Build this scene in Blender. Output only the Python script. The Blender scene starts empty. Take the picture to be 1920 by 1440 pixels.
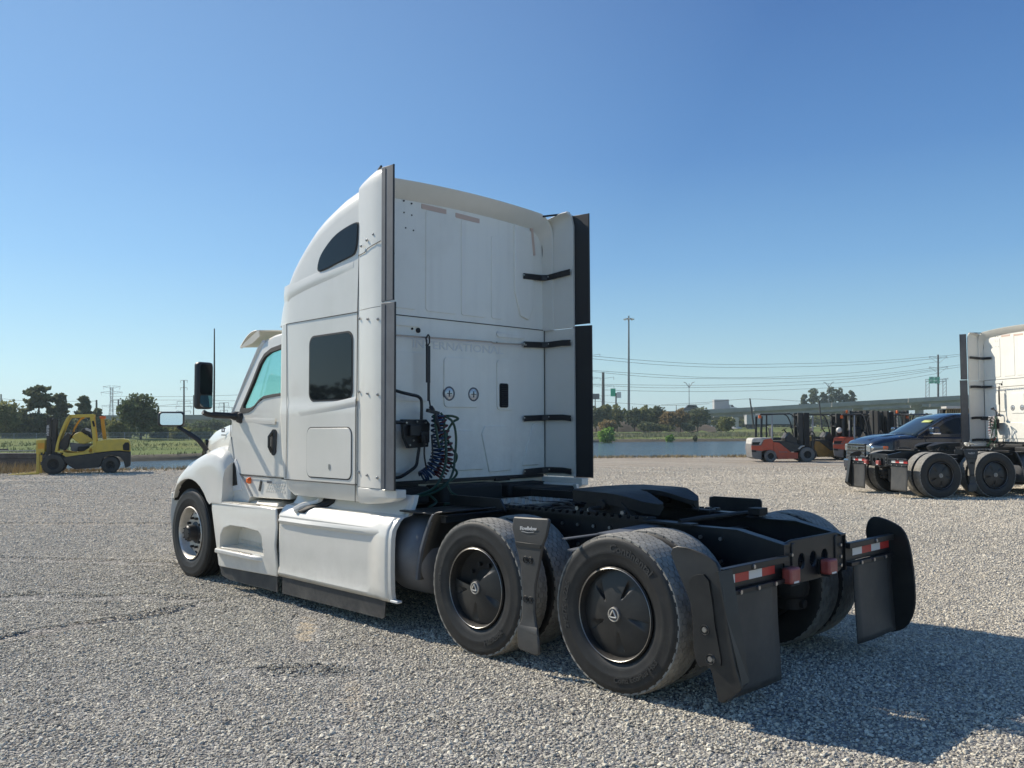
import bpy, bmesh, math, random
import numpy as np
from math import sin, cos, pi, radians, sqrt, atan2
from mathutils import Vector, Matrix, Euler
from mathutils.geometry import tessellate_polygon
from mathutils import noise as mnoise
random.seed(7); np.random.seed(7)
SC = bpy.context.scene
COL = SC.collection

# ------------------------------------------------------------------ camera
CAM = Vector((-3.6033, 5.5798, 1.6806))
YAW, PITCH, ROLL, FPX = 0.7694, 0.0497, -0.004, 1650.0
F_ = Vector((cos(YAW)*cos(PITCH), -sin(YAW)*cos(PITCH), sin(PITCH)))
R_ = F_.cross(Vector((0, 0, 1))).normalized()
U_ = R_.cross(F_)
R2 = R_*cos(ROLL) + U_*sin(ROLL)
U2 = U_*cos(ROLL) - R_*sin(ROLL)
cam = bpy.data.cameras.new('camera')
camo = bpy.data.objects.new('camera', cam); COL.objects.link(camo)
camo.matrix_world = Matrix(((R2.x, U2.x, -F_.x, CAM.x), (R2.y, U2.y, -F_.y, CAM.y), (R2.z, U2.z, -F_.z, CAM.z), (0, 0, 0, 1)))
cam.sensor_width = 36.0; cam.lens = FPX/1920*36.0
cam.clip_start = 0.1; cam.clip_end = 12000
SC.camera = camo
# ------------------------------------------------------------------ light
SUN_EL, SUN_AZ = radians(39.0), math.atan2(0.24, 1.0)      # azimuth measured from +X towards +Y
SUN_D = Vector((cos(SUN_EL)*cos(SUN_AZ), cos(SUN_EL)*sin(SUN_AZ), sin(SUN_EL)))
W = bpy.data.worlds.new('World'); SC.world = W; W.use_nodes = True
wn = W.node_tree; wn.nodes.clear()
sky = wn.nodes.new('ShaderNodeTexSky'); sky.sky_type = 'NISHITA'; sky.sun_disc = False
sky.sun_elevation = SUN_EL; sky.sun_rotation = radians(90) - SUN_AZ
sky.altitude = 10; sky.air_density = 1.0; sky.dust_density = 0.0; sky.ozone_density = 1.0
bg = wn.nodes.new('ShaderNodeBackground'); bg.inputs['Strength'].default_value = 0.118
wo = wn.nodes.new('ShaderNodeOutputWorld')

# clear deep-blue sky paling evenly towards the horizon all round, laid over the physical sky
_tc = wn.nodes.new('ShaderNodeTexCoord'); _sp = wn.nodes.new('ShaderNodeSeparateXYZ'); wn.links.new(_tc.outputs['Generated'], _sp.inputs[0])
_cr = wn.nodes.new('ShaderNodeValToRGB'); _e = _cr.color_ramp.elements
_st = [(0.0, (.47, .68, .73)), (.06, (.38, .64, .75)), (.123, (.24, .50, .74)), (.18, (.15, .385, .71)), (.29, (.068, .235, .57)), (.44, (.036, .145, .43)), (1.0, (.025, .09, .31))]
while len(_e) < len(_st): _e.new(.5)
for _k, (_p, _c) in zip(_e, _st): _k.position = _p; _k.color = (*_c, 1)
wn.links.new(_sp.outputs['Z'], _cr.inputs[0])
_vs = wn.nodes.new('ShaderNodeVectorMath'); _vs.operation = 'SCALE'; _vs.inputs['Scale'].default_value = 1/0.14; 
_dn = wn.nodes.new('ShaderNodeVectorMath'); _dn.operation = 'DOT_PRODUCT'; wn.links.new(_tc.outputs['Generated'], _dn.inputs[0]); _dn.inputs[1].default_value = tuple(SUN_D)
_mr = wn.nodes.new('ShaderNodeMapRange'); wn.links.new(_dn.outputs['Value'], _mr.inputs[0]); _mr.inputs[1].default_value = .45; _mr.inputs[2].default_value = 1.0; _mr.inputs[4].default_value = 1.45
_gl = wn.nodes.new('ShaderNodeVectorMath'); _gl.operation = 'SCALE'; _gl.inputs[0].default_value = (.13, .20, .24); wn.links.new(_mr.outputs[0], _gl.inputs['Scale'])
_ga = wn.nodes.new('ShaderNodeVectorMath'); _ga.operation = 'ADD'; wn.links.new(_cr.outputs[0], _ga.inputs[0]); wn.links.new(_gl.outputs[0], _ga.inputs[1])
wn.links.new(_ga.outputs[0], _vs.inputs[0])
_mx = wn.nodes.new('ShaderNodeMix'); _mx.data_type = 'RGBA'; _mx.inputs[0].default_value = 0.80
wn.links.new(sky.outputs[0], _mx.inputs[6]); wn.links.new(_vs.outputs[0], _mx.inputs[7]); wn.links.new(_mx.outputs[2], bg.inputs[0])
wn.links.new(bg.outputs[0], wo.inputs[0])
sl = bpy.data.lights.new('sun', 'SUN'); sl.energy = 5.0; sl.angle = radians(0.53); sl.color = (1.0, 0.915, 0.78)
so = bpy.data.objects.new('sun', sl); COL.objects.link(so)
so.rotation_euler = SUN_D.to_track_quat('Z', 'Y').to_euler(); so.location = (20, 0, 30)
SC.view_settings.view_transform = 'Standard'; SC.view_settings.look = 'None'
SC.view_settings.gamma = 1.0; SC.view_settings.exposure = 0.25; SC.view_settings.use_curve_mapping = False
SC.render.engine = 'CYCLES'
SC.cycles.use_denoising = True
SC.cycles.max_bounces = 8; SC.cycles.transparent_max_bounces = 16; SC.cycles.volume_bounces = 0
SC.cycles.caustics_reflective = False; SC.cycles.caustics_refractive = False

# frames of the surroundings: w = metres straight ahead of the camera's stand, s = metres to its right
FW = Vector((cos(YAW), -sin(YAW), 0)); RW = Vector((-sin(YAW), -cos(YAW), 0))
def ws(w, s, z=0.0):
    return Vector((CAM.x, CAM.y, 0)) + FW*w + RW*s + Vector((0, 0, z))
def px(u, v, w):                       # photo pixel (1920 wide) at w metres ahead -> world point
    d = F_ + R2*((u-960)/FPX) - U2*((v-720)/FPX)
    k = w/(d.dot(FW))
    return CAM + d*k

# ------------------------------------------------------------------ materials
MATS = {}
def nodes(name):
    m = bpy.data.materials.new(name); m.use_nodes = True
    nt = m.node_tree; b = nt.nodes['Principled BSDF']; MATS[name] = m
    return m, nt, b
def lnk(nt, a, b): nt.links.new(a, b)
def ramp(nt, fac, stops, interp='LINEAR'):
    r = nt.nodes.new('ShaderNodeValToRGB'); r.color_ramp.interpolation = interp
    el = r.color_ramp.elements
    while len(el) < len(stops): el.new(0.5)
    for e, (p, c) in zip(el, stops):
        e.position = p; e.color = (c[0], c[1], c[2], 1) if not isinstance(c, (int, float)) else (c, c, c, 1)
    lnk(nt, fac, r.inputs[0]); return r.outputs[0]
def tex(nt, kind, scale, coord='Object', **kw):
    tc = nt.nodes.new('ShaderNodeTexCoord')
    t = nt.nodes.new('ShaderNodeTex'+kind)
    if 'Scale' in t.inputs: t.inputs['Scale'].default_value = scale
    for k, v in kw.items():
        if k in t.inputs: t.inputs[k].default_value = v
        else: setattr(t, k, v)
    lnk(nt, tc.outputs[coord], t.inputs['Vector'])
    return t
def mixc(nt, fac, a, b, mode='MIX'):
    m = nt.nodes.new('ShaderNodeMix'); m.data_type = 'RGBA'; m.blend_type = mode
    for sck, v in ((0, fac), (6, a), (7, b)):
        if isinstance(v, (int, float)): m.inputs[sck].default_value = v
        elif isinstance(v, tuple): m.inputs[sck].default_value = (v[0], v[1], v[2], 1)
        else: lnk(nt, v, m.inputs[sck])
    return m.outputs[2]
def bump(nt, b, h, strength, dist):
    n = nt.nodes.new('ShaderNodeBump'); n.inputs['Strength'].default_value = strength; n.inputs['Distance'].default_value = dist
    lnk(nt, h, n.inputs['Height']); lnk(nt, n.outputs[0], b.inputs['Normal'])
def mat(name, c, rough=0.5, metal=0.0, var=0.0, vscale=3.0, bmp=0.0, bscale=60.0, coat=0.0, spec=0.5, c2=None, thr=(0.35, 0.7), rvar=0.0):
    m, nt, b = nodes(name)
    b.inputs['Roughness'].default_value = rough; b.inputs['Metallic'].default_value = metal
    b.inputs['Coat Weight'].default_value = coat; b.inputs['Coat Roughness'].default_value = 0.06
    b.inputs['Specular IOR Level'].default_value = spec
    b.inputs['Base Color'].default_value = (*c, 1)
    if var or c2:
        n = tex(nt, 'Noise', vscale, Detail=6.0, Roughness=0.65)
        cc = c2 if c2 else tuple(max(0, x*(1-var)) for x in c)
        f = ramp(nt, n.outputs[0], [(thr[0], 0.0), (thr[1], 1.0)])
        lnk(nt, mixc(nt, f, c, cc), b.inputs['Base Color'])
        if rvar:
            mr = nt.nodes.new('ShaderNodeMapRange'); lnk(nt, n.outputs[0], mr.inputs[0])
            mr.inputs[3].default_value = max(0.03, rough-rvar); mr.inputs[4].default_value = min(1, rough+rvar)
            lnk(nt, mr.outputs[0], b.inputs['Roughness'])
    if bmp:
        n2 = tex(nt, 'Noise', bscale, Detail=4.0)
        bump(nt, b, n2.outputs[0], bmp, 0.01)
    return m
WHITE = mat('white_paint', (0.77, 0.745, 0.675), 0.30, coat=0.4, c2=(0.70, 0.68, 0.605), vscale=1.6, thr=(0.42, 0.75), rvar=0.06)
WHITE2 = mat('white_wall_paint', (0.87, 0.845, 0.76), 0.35, coat=0.2, c2=(0.79, 0.765, 0.68), vscale=1.4, thr=(0.5, 0.75), rvar=0.10)
def road_film(m, z0, z1, amt, col, streak=0.0):
    nt = m.node_tree; b = nt.nodes['Principled BSDF']; src = b.inputs['Base Color'].links[0].from_socket
    tc = nt.nodes.new('ShaderNodeTexCoord'); sp = nt.nodes.new('ShaderNodeSeparateXYZ'); lnk(nt, tc.outputs['Object'], sp.inputs[0])
    mr = nt.nodes.new('ShaderNodeMapRange'); lnk(nt, sp.outputs['Z'], mr.inputs[0]); mr.inputs[1].default_value = z1; mr.inputs[2].default_value = z0
    n = tex(nt, 'Noise', 7.0, Detail=7.0, Roughness=.75); f = ramp(nt, n.outputs[0], [(.38, 0.0), (.68, 1.0)])
    mu = nt.nodes.new('ShaderNodeMath'); mu.operation = 'MULTIPLY'; lnk(nt, mr.outputs[0], mu.inputs[0]); lnk(nt, f, mu.inputs[1])
    m2 = nt.nodes.new('ShaderNodeMath'); m2.operation = 'MULTIPLY'; lnk(nt, mu.outputs[0], m2.inputs[0]); m2.inputs[1].default_value = amt
    c = mixc(nt, m2.outputs[0], src, col)
    if streak:
        mp = nt.nodes.new('ShaderNodeMapping'); mp.inputs['Scale'].default_value = (9, 9, .7); lnk(nt, tc.outputs['Object'], mp.inputs[0])
        n2 = nt.nodes.new('ShaderNodeTexNoise'); n2.inputs['Scale'].default_value = 1.0; n2.inputs['Detail'].default_value = 6; lnk(nt, mp.outputs[0], n2.inputs['Vector'])
        c = mixc(nt, ramp(nt, n2.outputs[0], [(.52, 0.0), (.75, streak)]), c, col)
    lnk(nt, c, b.inputs['Base Color'])
road_film(WHITE, .15, .85, .30, (.40, .37, .32), .04); road_film(WHITE2, 1.1, 2.2, .30, (.45, .42, .37), .12)
CREAM = mat('cream_plastic', (0.72, 0.68, 0.58), 0.5, var=0.15)
SKIRT = mat('sooty_black_skirt', (0.035, 0.035, 0.036), 0.55, c2=(0.10, 0.095, 0.085), vscale=4, thr=(0.5, 0.8))
PLAST = mat('black_moulded_plastic', (0.013, 0.013, 0.013), 0.42, c2=(0.028, 0.027, 0.025), vscale=6, bmp=0.08, bscale=400)
PLASTG = mat('weathered_grey_plastic', (0.034, 0.034, 0.034), 0.5, c2=(0.055, 0.053, 0.05), vscale=5, bmp=0.06, bscale=300)
RUBB = mat('tyre_rubber', (0.013, 0.013, 0.013), 0.55, c2=(0.032, 0.030, 0.027), vscale=9, thr=(0.45, 0.8), bmp=0.1, bscale=150)
TREAD = mat('dusty_tread_rubber', (0.20, 0.19, 0.168), 0.85, c2=(0.36, 0.34, 0.295), vscale=14, bmp=0.2, bscale=120)
TREADG = mat('tread_groove_rubber', (0.012, 0.012, 0.012), 0.9)
EDGE = mat('grey_rubber_edging', (0.115, 0.125, 0.14), 0.55, var=0.3, vscale=5)
STRAP = mat('black_bracket_plastic', (0.016, 0.016, 0.018), 0.45)
FRAME = mat('black_chassis_paint', (0.007, 0.009, 0.012), 0.42, c2=(0.02, 0.019, 0.018), vscale=7, thr=(0.45, 0.8), rvar=0.15, spec=0.4)
GREASE = mat('greasy_cast_steel', (0.008, 0.009, 0.010), 0.6, 0.0, c2=(0.03, 0.026, 0.022), vscale=9, bmp=0.3, bscale=40, rvar=.2, spec=0.3)
ALU = mat('polished_aluminium', (0.74, 0.69, 0.61), 0.45, .6, var=0.3, vscale=8, rvar=0.1)
ALUD = mat('diamond_plate_aluminium', (0.42, 0.43, 0.44), 0.4, 1.0, var=0.3, vscale=5)
TANKM = mat('brushed_fuel_tank', (0.15, 0.155, 0.165), 0.5, 0.3, var=0.25, vscale=4)
CHROME = mat('chrome', (0.75, 0.75, 0.76), 0.12, 1.0)
SEAM = mat('dark_seam', (0.05, 0.05, 0.05), 0.8)
SEAML = mat('panel_groove', (0.36, 0.36, 0.35), 0.6)
DGLASS = mat('dark_tinted_glass', (0.010, 0.013, 0.016), 0.03, coat=0.0, spec=0.3)
RED = mat('red_lens', (0.30, 0.055, 0.045), 0.45, c2=(.38, .12, .10), vscale=12)
REDT = mat('red_reflective_tape', (0.50, 0.035, 0.03), 0.35)
WHT = mat('white_reflective_tape', (0.72, 0.72, 0.70), 0.35)
AMBER = mat('amber_lens', (0.85, 0.16, 0.02), 0.25)
PEACH = mat('faded_reflector_strip', (0.62, 0.46, 0.38), 0.6)
STEEL = mat('bare_steel', (0.40, 0.39, 0.37), 0.35, 0.9)
LENS = mat('clear_lamp_lens', (0.55, 0.56, 0.56), 0.15, 0.3, coat=0.5)
BLUEH = mat('blue_hose', (0.012, 0.035, 0.09), 0.42)
REDH = mat('red_hose', (0.10, 0.012, 0.014), 0.42)
GREENH = mat('green_cable', (0.012, 0.055, 0.03), 0.42)
BLK = mat('matte_black', (0.01, 0.01, 0.01), 0.7)
SEAT = mat('dark_seat_cloth', (0.035, 0.036, 0.04), 0.8)
MIRR = mat('mirror_glass', (0.85, 0.87, 0.88), 0.03, 1.0)
BADGE = mat('badge_grey', (0.10, 0.10, 0.11), 0.35)
LETT = mat('raised_rubber_lettering', (0.042, 0.041, 0.039), 0.5)
EMB = mat('embossed_white', (0.72, 0.72, 0.70), 0.4)
TEXTW = mat('white_print', (0.65, 0.65, 0.64), 0.5)

def glassmat(name, tint, trans):
    m, nt, b = nodes(name)
    b.inputs['Base Color'].default_value = (*tint, 1); b.inputs['Roughness'].default_value = 0.03
    tr = nt.nodes.new('ShaderNodeBsdfTransparent'); tr.inputs[0].default_value = (*tint, 1)
    gl = nt.nodes.new('ShaderNodeBsdfGlossy'); gl.inputs['Roughness'].default_value = 0.02
    fr = nt.nodes.new('ShaderNodeFresnel'); ge = nt.nodes.new('ShaderNodeNewGeometry'); ma = nt.nodes.new('ShaderNodeMath'); ma.operation = 'MULTIPLY_ADD'; lnk(nt, ge.outputs['Backfacing'], ma.inputs[0]); ma.inputs[1].default_value = 1/1.45-1.45; ma.inputs[2].default_value = 1.45; lnk(nt, ma.outputs[0], fr.inputs[0])
    mx = nt.nodes.new('ShaderNodeMixShader')
    lnk(nt, fr.outputs[0], mx.inputs[0]); lnk(nt, tr.outputs[0], mx.inputs[1]); lnk(nt, gl.outputs[0], mx.inputs[2])
    out = nt.nodes['Material Output']; lnk(nt, mx.outputs[0], out.inputs[0])
    return m
CGLASS = glassmat('green_tinted_window', (0.80, 0.95, 0.93), 1)

# ------------------------------------------------------------------ mesh helpers
class MB:
    def __init__(s): s.v = []; s.f = []; s.m = []; s.cur = 0
    def add(s, vs, fs):
        o = len(s.v); s.v.extend([tuple(p) for p in vs]); s.f.extend([tuple(i+o for i in f) for f in fs]); s.m.extend([s.cur]*len(fs)); return s
    def box(s, c, d, rot=None):
        hx, hy, hz = d[0]/2, d[1]/2, d[2]/2
        vs = [Vector((x, y, z)) for x in (-hx, hx) for y in (-hy, hy) for z in (-hz, hz)]
        if rot is not None:
            R = rot if isinstance(rot, Matrix) else Euler(rot).to_matrix()
            vs = [R @ p for p in vs]
        c = Vector(c)
        return s.add([p+c for p in vs], [(0, 1, 3, 2), (4, 6, 7, 5), (0, 4, 5, 1), (2, 3, 7, 6), (0, 2, 6, 4), (1, 5, 7, 3)])
    def bx(s, x0, x1, y0, y1, z0, z1):
        return s.box(((x0+x1)/2, (y0+y1)/2, (z0+z1)/2), (abs(x1-x0), abs(y1-y0), abs(z1-z0)))
    def ring(s, c, ax, r, n, ph=0):
        ax = Vector(ax).normalized(); a = ax.orthogonal().normalized(); b = ax.cross(a)
        return [Vector(c)+(a*cos(ph+2*pi*i/n)+b*sin(ph+2*pi*i/n))*r for i in range(n)]
    def cyl(s, p0, p1, r0, r1=None, n=12, cap=True):
        r1 = r0 if r1 is None else r1
        p0, p1 = Vector(p0), Vector(p1)
        A = s.ring(p0, p1-p0, r0, n); B = s.ring(p1, p1-p0, r1, n)
        fs = [(i, (i+1) % n, n+(i+1) % n, n+i) for i in range(n)]
        if cap: fs += [tuple(range(n-1, -1, -1)), tuple(range(n, 2*n))]
        return s.add(A+B, fs)
    def tube(s, pts, r, n=8, cap=True):
        pts = [Vector(p) for p in pts]; N = len(pts); vs = []
        t = (pts[1]-pts[0]).normalized(); a = t.orthogonal().normalized()
        for i, p in enumerate(pts):
            t = (pts[min(i+1, N-1)]-pts[max(i-1, 0)])
            t = t.normalized() if t.length > 1e-9 else Vector((0, 0, 1))
            a = (a - t*a.dot(t)); a = a.normalized() if a.length > 1e-6 else t.orthogonal().normalized()
            b = t.cross(a); rr = r[i] if isinstance(r, (list, tuple)) else r
            vs += [p+(a*cos(2*pi*k/n)+b*sin(2*pi*k/n))*rr for k in range(n)]
        fs = [(i*n+k, i*n+(k+1) % n, (i+1)*n+(k+1) % n, (i+1)*n+k) for i in range(N-1) for k in range(n)]
        if cap: fs += [tuple(range(n-1, -1, -1)), tuple((N-1)*n+k for k in range(n))]
        return s.add(vs, fs)
    def lathe(s, prof, o, ax=(0, 1, 0), n=48, closed=False):
        # prof: list of (r, t) t along axis
        ax = Vector(ax).normalized(); a = Vector((0, 0, 1)) if abs(ax.z) < .9 else Vector((1, 0, 0)); a = (a-ax*a.dot(ax)).normalized(); b = ax.cross(a); o = Vector(o)
        m = len(prof); vs = []
        for i in range(n):
            th = 2*pi*i/n; d = a*cos(th)+b*sin(th)
            vs += [o+d*r+ax*t for r, t in prof]
        fs = []
        for i in range(n):
            j = (i+1) % n
            for k in range(m if closed else m-1):
                l = (k+1) % m
                fs.append((i*m+k, j*m+k, j*m+l, i*m+l))
        return s.add(vs, fs)
    def plate(s, outer, holes, fn, t=None):
        # outer, holes: 2-D polygons; fn(a, b, k) -> 3-D point, k = 0 front, 1 back; t: extrude if not None
        loops = [outer]+list(holes)
        flat = [p for L in loops for p in L]
        tris = tessellate_polygon([[Vector((p[0], p[1], 0)) for p in L] for L in loops])
        n = len(flat)
        A = [fn(p[0], p[1], 0) for p in flat]
        fs = [tuple(t_) for t_ in tris]
        if t is None: return s.add(A, fs)
        B = [fn(p[0], p[1], 1) for p in flat]
        fs += [tuple(n+i for i in reversed(t_)) for t_ in tris]
        o = 0
        for L in loops:
            m = len(L)
            fs += [(o+i, o+(i+1) % m, n+o+(i+1) % m, n+o+i) for i in range(m)]
            o += m
        return s.add(A+B, fs)
    def side(s, poly, y0, y1, holes=()):           # plate in the XZ plane between y0 and y1
        return s.plate(poly, holes, lambda a, b, k: Vector((a, y1 if k else y0, b)), 1)
    def flat(s, poly, x0, x1, holes=()):           # plate in the YZ plane
        return s.plate(poly, holes, lambda a, b, k: Vector((x1 if k else x0, a, b)), 1)
    def top(s, poly, z0, z1, holes=()):
        return s.plate(poly, holes, lambda a, b, k: Vector((a, b, z1 if k else z0)), 1)
    def grid(s, fn, nu, nv, closeu=False):
        vs = [fn(i/nu, j/nv) for i in range(nu+(0 if closeu else 1)) for j in range(nv+1)]
        fs = []
        for i in range(nu):
            i2 = (i+1) % nu if closeu else i+1
            for j in range(nv): fs.append((i*(nv+1)+j, i2*(nv+1)+j, i2*(nv+1)+j+1, i*(nv+1)+j+1))
        return s.add(vs, fs)
    def loft(s, rings, cap=True, closed=True):
        n = len(rings[0]); vs = [p for r in rings for p in r]; fs = []
        for i in range(len(rings)-1):
            for k in range(n if closed else n-1):
                l = (k+1) % n
                fs.append((i*n+k, i*n+l, (i+1)*n+l, (i+1)*n+k))
        if cap: fs += [tuple(range(n-1, -1, -1)), tuple((len(rings)-1)*n+k for k in range(n))]
        return s.add(vs, fs)
    def build(s, name, mats, parent=None, smooth=35, bevel=0, solid=0, seg=2, loc=None, recalc=True, weld=False):
        me = bpy.data.meshes.new(name)
        me.from_pydata([tuple(v) for v in s.v], [], s.f)
        if not isinstance(mats, (list, tuple)): mats = [mats]
        for m in mats: me.materials.append(m)
        if len(mats) > 1: me.polygons.foreach_set('material_index', s.m)
        if recalc or weld:
            bm = bmesh.new(); bm.from_mesh(me)
            if weld: bmesh.ops.remove_doubles(bm, verts=bm.verts, dist=1e-4)
            if recalc: bmesh.ops.recalc_face_normals(bm, faces=bm.faces)
            bm.to_mesh(me); bm.free()
        if smooth:
            me.polygons.foreach_set('use_smooth', [True]*len(me.polygons)); me.set_sharp_from_angle(angle=radians(smooth))
        me.update()
        o = bpy.data.objects.new(name, me); COL.objects.link(o)
        if parent is not None: o.parent = parent
        if loc is not None: o.location = loc
        if solid:
            md = o.modifiers.new('thickness', 'SOLIDIFY'); md.thickness = solid; md.offset = -1
        if bevel:
            md = o.modifiers.new('edge', 'BEVEL'); md.width = bevel; md.segments = seg; md.limit_method = 'ANGLE'; md.angle_limit = radians(35); md.harden_normals = False
        return o
def tag(o, label=None, cat=None, group=None, kind=None):
    if label: o['label'] = label
    if cat: o['category'] = cat
    if group: o['group'] = group
    if kind: o['kind'] = kind
    return o
def thing(name, loc, label, cat, rz=0, group=None):
    o = bpy.data.objects.new(name, None); COL.objects.link(o); o.location = loc; o.rotation_euler = (0, 0, rz); o.empty_display_size = .2
    return tag(o, label, cat, group)
def copy_tree(o, parent=None):
    kids = list(o.children)
    c = o.copy(); COL.objects.link(c); c.parent = parent
    for ch in kids: copy_tree(ch, c)
    return c
def inst(o, parent, loc=None, rz=None):            # a copy of one mesh object sharing its data
    c = o.copy(); COL.objects.link(c); c.parent = parent
    if loc is not None: c.location = loc
    if rz is not None: c.rotation_euler = (0, 0, rz)
    return c
def rrect(x0, x1, z0, z1, r, n=4):
    out = []
    for cx, cz, a0 in ((x1-r, z1-r, 0), (x0+r, z1-r, pi/2), (x0+r, z0+r, pi), (x1-r, z0+r, 1.5*pi)):
        out += [(cx+r*cos(a0+pi/2*i/n), cz+r*sin(a0+pi/2*i/n)) for i in range(n+1)]
    return out
def smoothpoly(pts, n=3):                          # closed Catmull-Rom
    N = len(pts); out = []
    for i in range(N):
        p0, p1, p2, p3 = pts[i-1], pts[i], pts[(i+1) % N], pts[(i+2) % N]
        for k in range(n):
            t = k/n
            out.append(tuple(0.5*((2*p1[j])+(-p0[j]+p2[j])*t+(2*p0[j]-5*p1[j]+4*p2[j]-p3[j])*t*t+(-p0[j]+3*p1[j]-3*p2[j]+p3[j])*t**3) for j in (0, 1)))
    return out
def cr(pts, n=6):                                  # open Catmull-Rom, any dimension
    out = []; N = len(pts)
    for i in range(N-1):
        p0, p1, p2, p3 = pts[max(i-1, 0)], pts[i], pts[i+1], pts[min(i+2, N-1)]
        for k in range(n):
            t = k/n
            out.append(tuple(0.5*((2*p1[j])+(-p0[j]+p2[j])*t+(2*p0[j]-5*p1[j]+4*p2[j]-p3[j])*t*t+(-p0[j]+3*p1[j]-3*p2[j]+p3[j])*t**3) for j in range(len(p1))))
    out.append(tuple(pts[-1])); return out
def lerp_tab(tab, x):
    if x <= tab[0][0]: return tab[0][1]
    for (a, va), (b, vb) in zip(tab, tab[1:]):
        if x <= b: return va+(vb-va)*(x-a)/(b-a)
    return tab[-1][1]
_tc = {}
def text2d(txt, size, bold=0.0, depth=0.003, sx=1.0):
    key = (txt, size, bold, depth, sx)
    if key in _tc: return _tc[key]
    cu = bpy.data.curves.new('t', 'FONT'); cu.body = txt; cu.size = size; cu.offset = bold; cu.extrude = depth/2; cu.align_x = 'CENTER'; cu.align_y = 'CENTER'; cu.resolution_u = 2
    ob = bpy.data.objects.new('t', cu); COL.objects.link(ob)
    dg = bpy.context.evaluated_depsgraph_get(); dg.update()
    me = bpy.data.meshes.new_from_object(ob.evaluated_get(dg))
    vs = [(v.co.x*sx, v.co.y, v.co.z) for v in me.vertices]; fs = [tuple(p.vertices) for p in me.polygons]
    bpy.data.objects.remove(ob); bpy.data.curves.remove(cu); bpy.data.meshes.remove(me)
    _tc[key] = (vs, fs); return vs, fs
def put_text(mb, txt, size, o, ax, ay, bold=0.0, depth=0.003, sx=1.0):
    vs, fs = text2d(txt, size, bold, depth, sx); o, ax, ay = Vector(o), Vector(ax).normalized(), Vector(ay).normalized(); az = ax.cross(ay)
    mb.add([o+ax*v[0]+ay*v[1]+az*v[2] for v in vs], fs)
def arc_text(mb, txt, size, c, r, th0, out=True, bold=0.0, depth=0.003, sx=1.0):
    # lettering bent round an arc in the plane y = c.y (seen from +y, where +x points left); out: tops point outwards
    vs, fs = text2d(txt, size, bold, depth, sx); R = []
    for x, y, z in vs:
        if out: rr = r+y; th = th0-x/r
        else: rr = r-y; th = th0+x/r
        R.append(Vector((c[0]-rr*cos(th), c[1]+z, c[2]+rr*sin(th))))
    mb.add(R, fs)

road_film(PLAST, .05, .8, .18, (.10, .092, .08)); road_film(PLASTG, .05, .9, .4, (.13, .12, .10)); road_film(SKIRT, .05, .3, .7, (.16, .15, .13))
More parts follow.
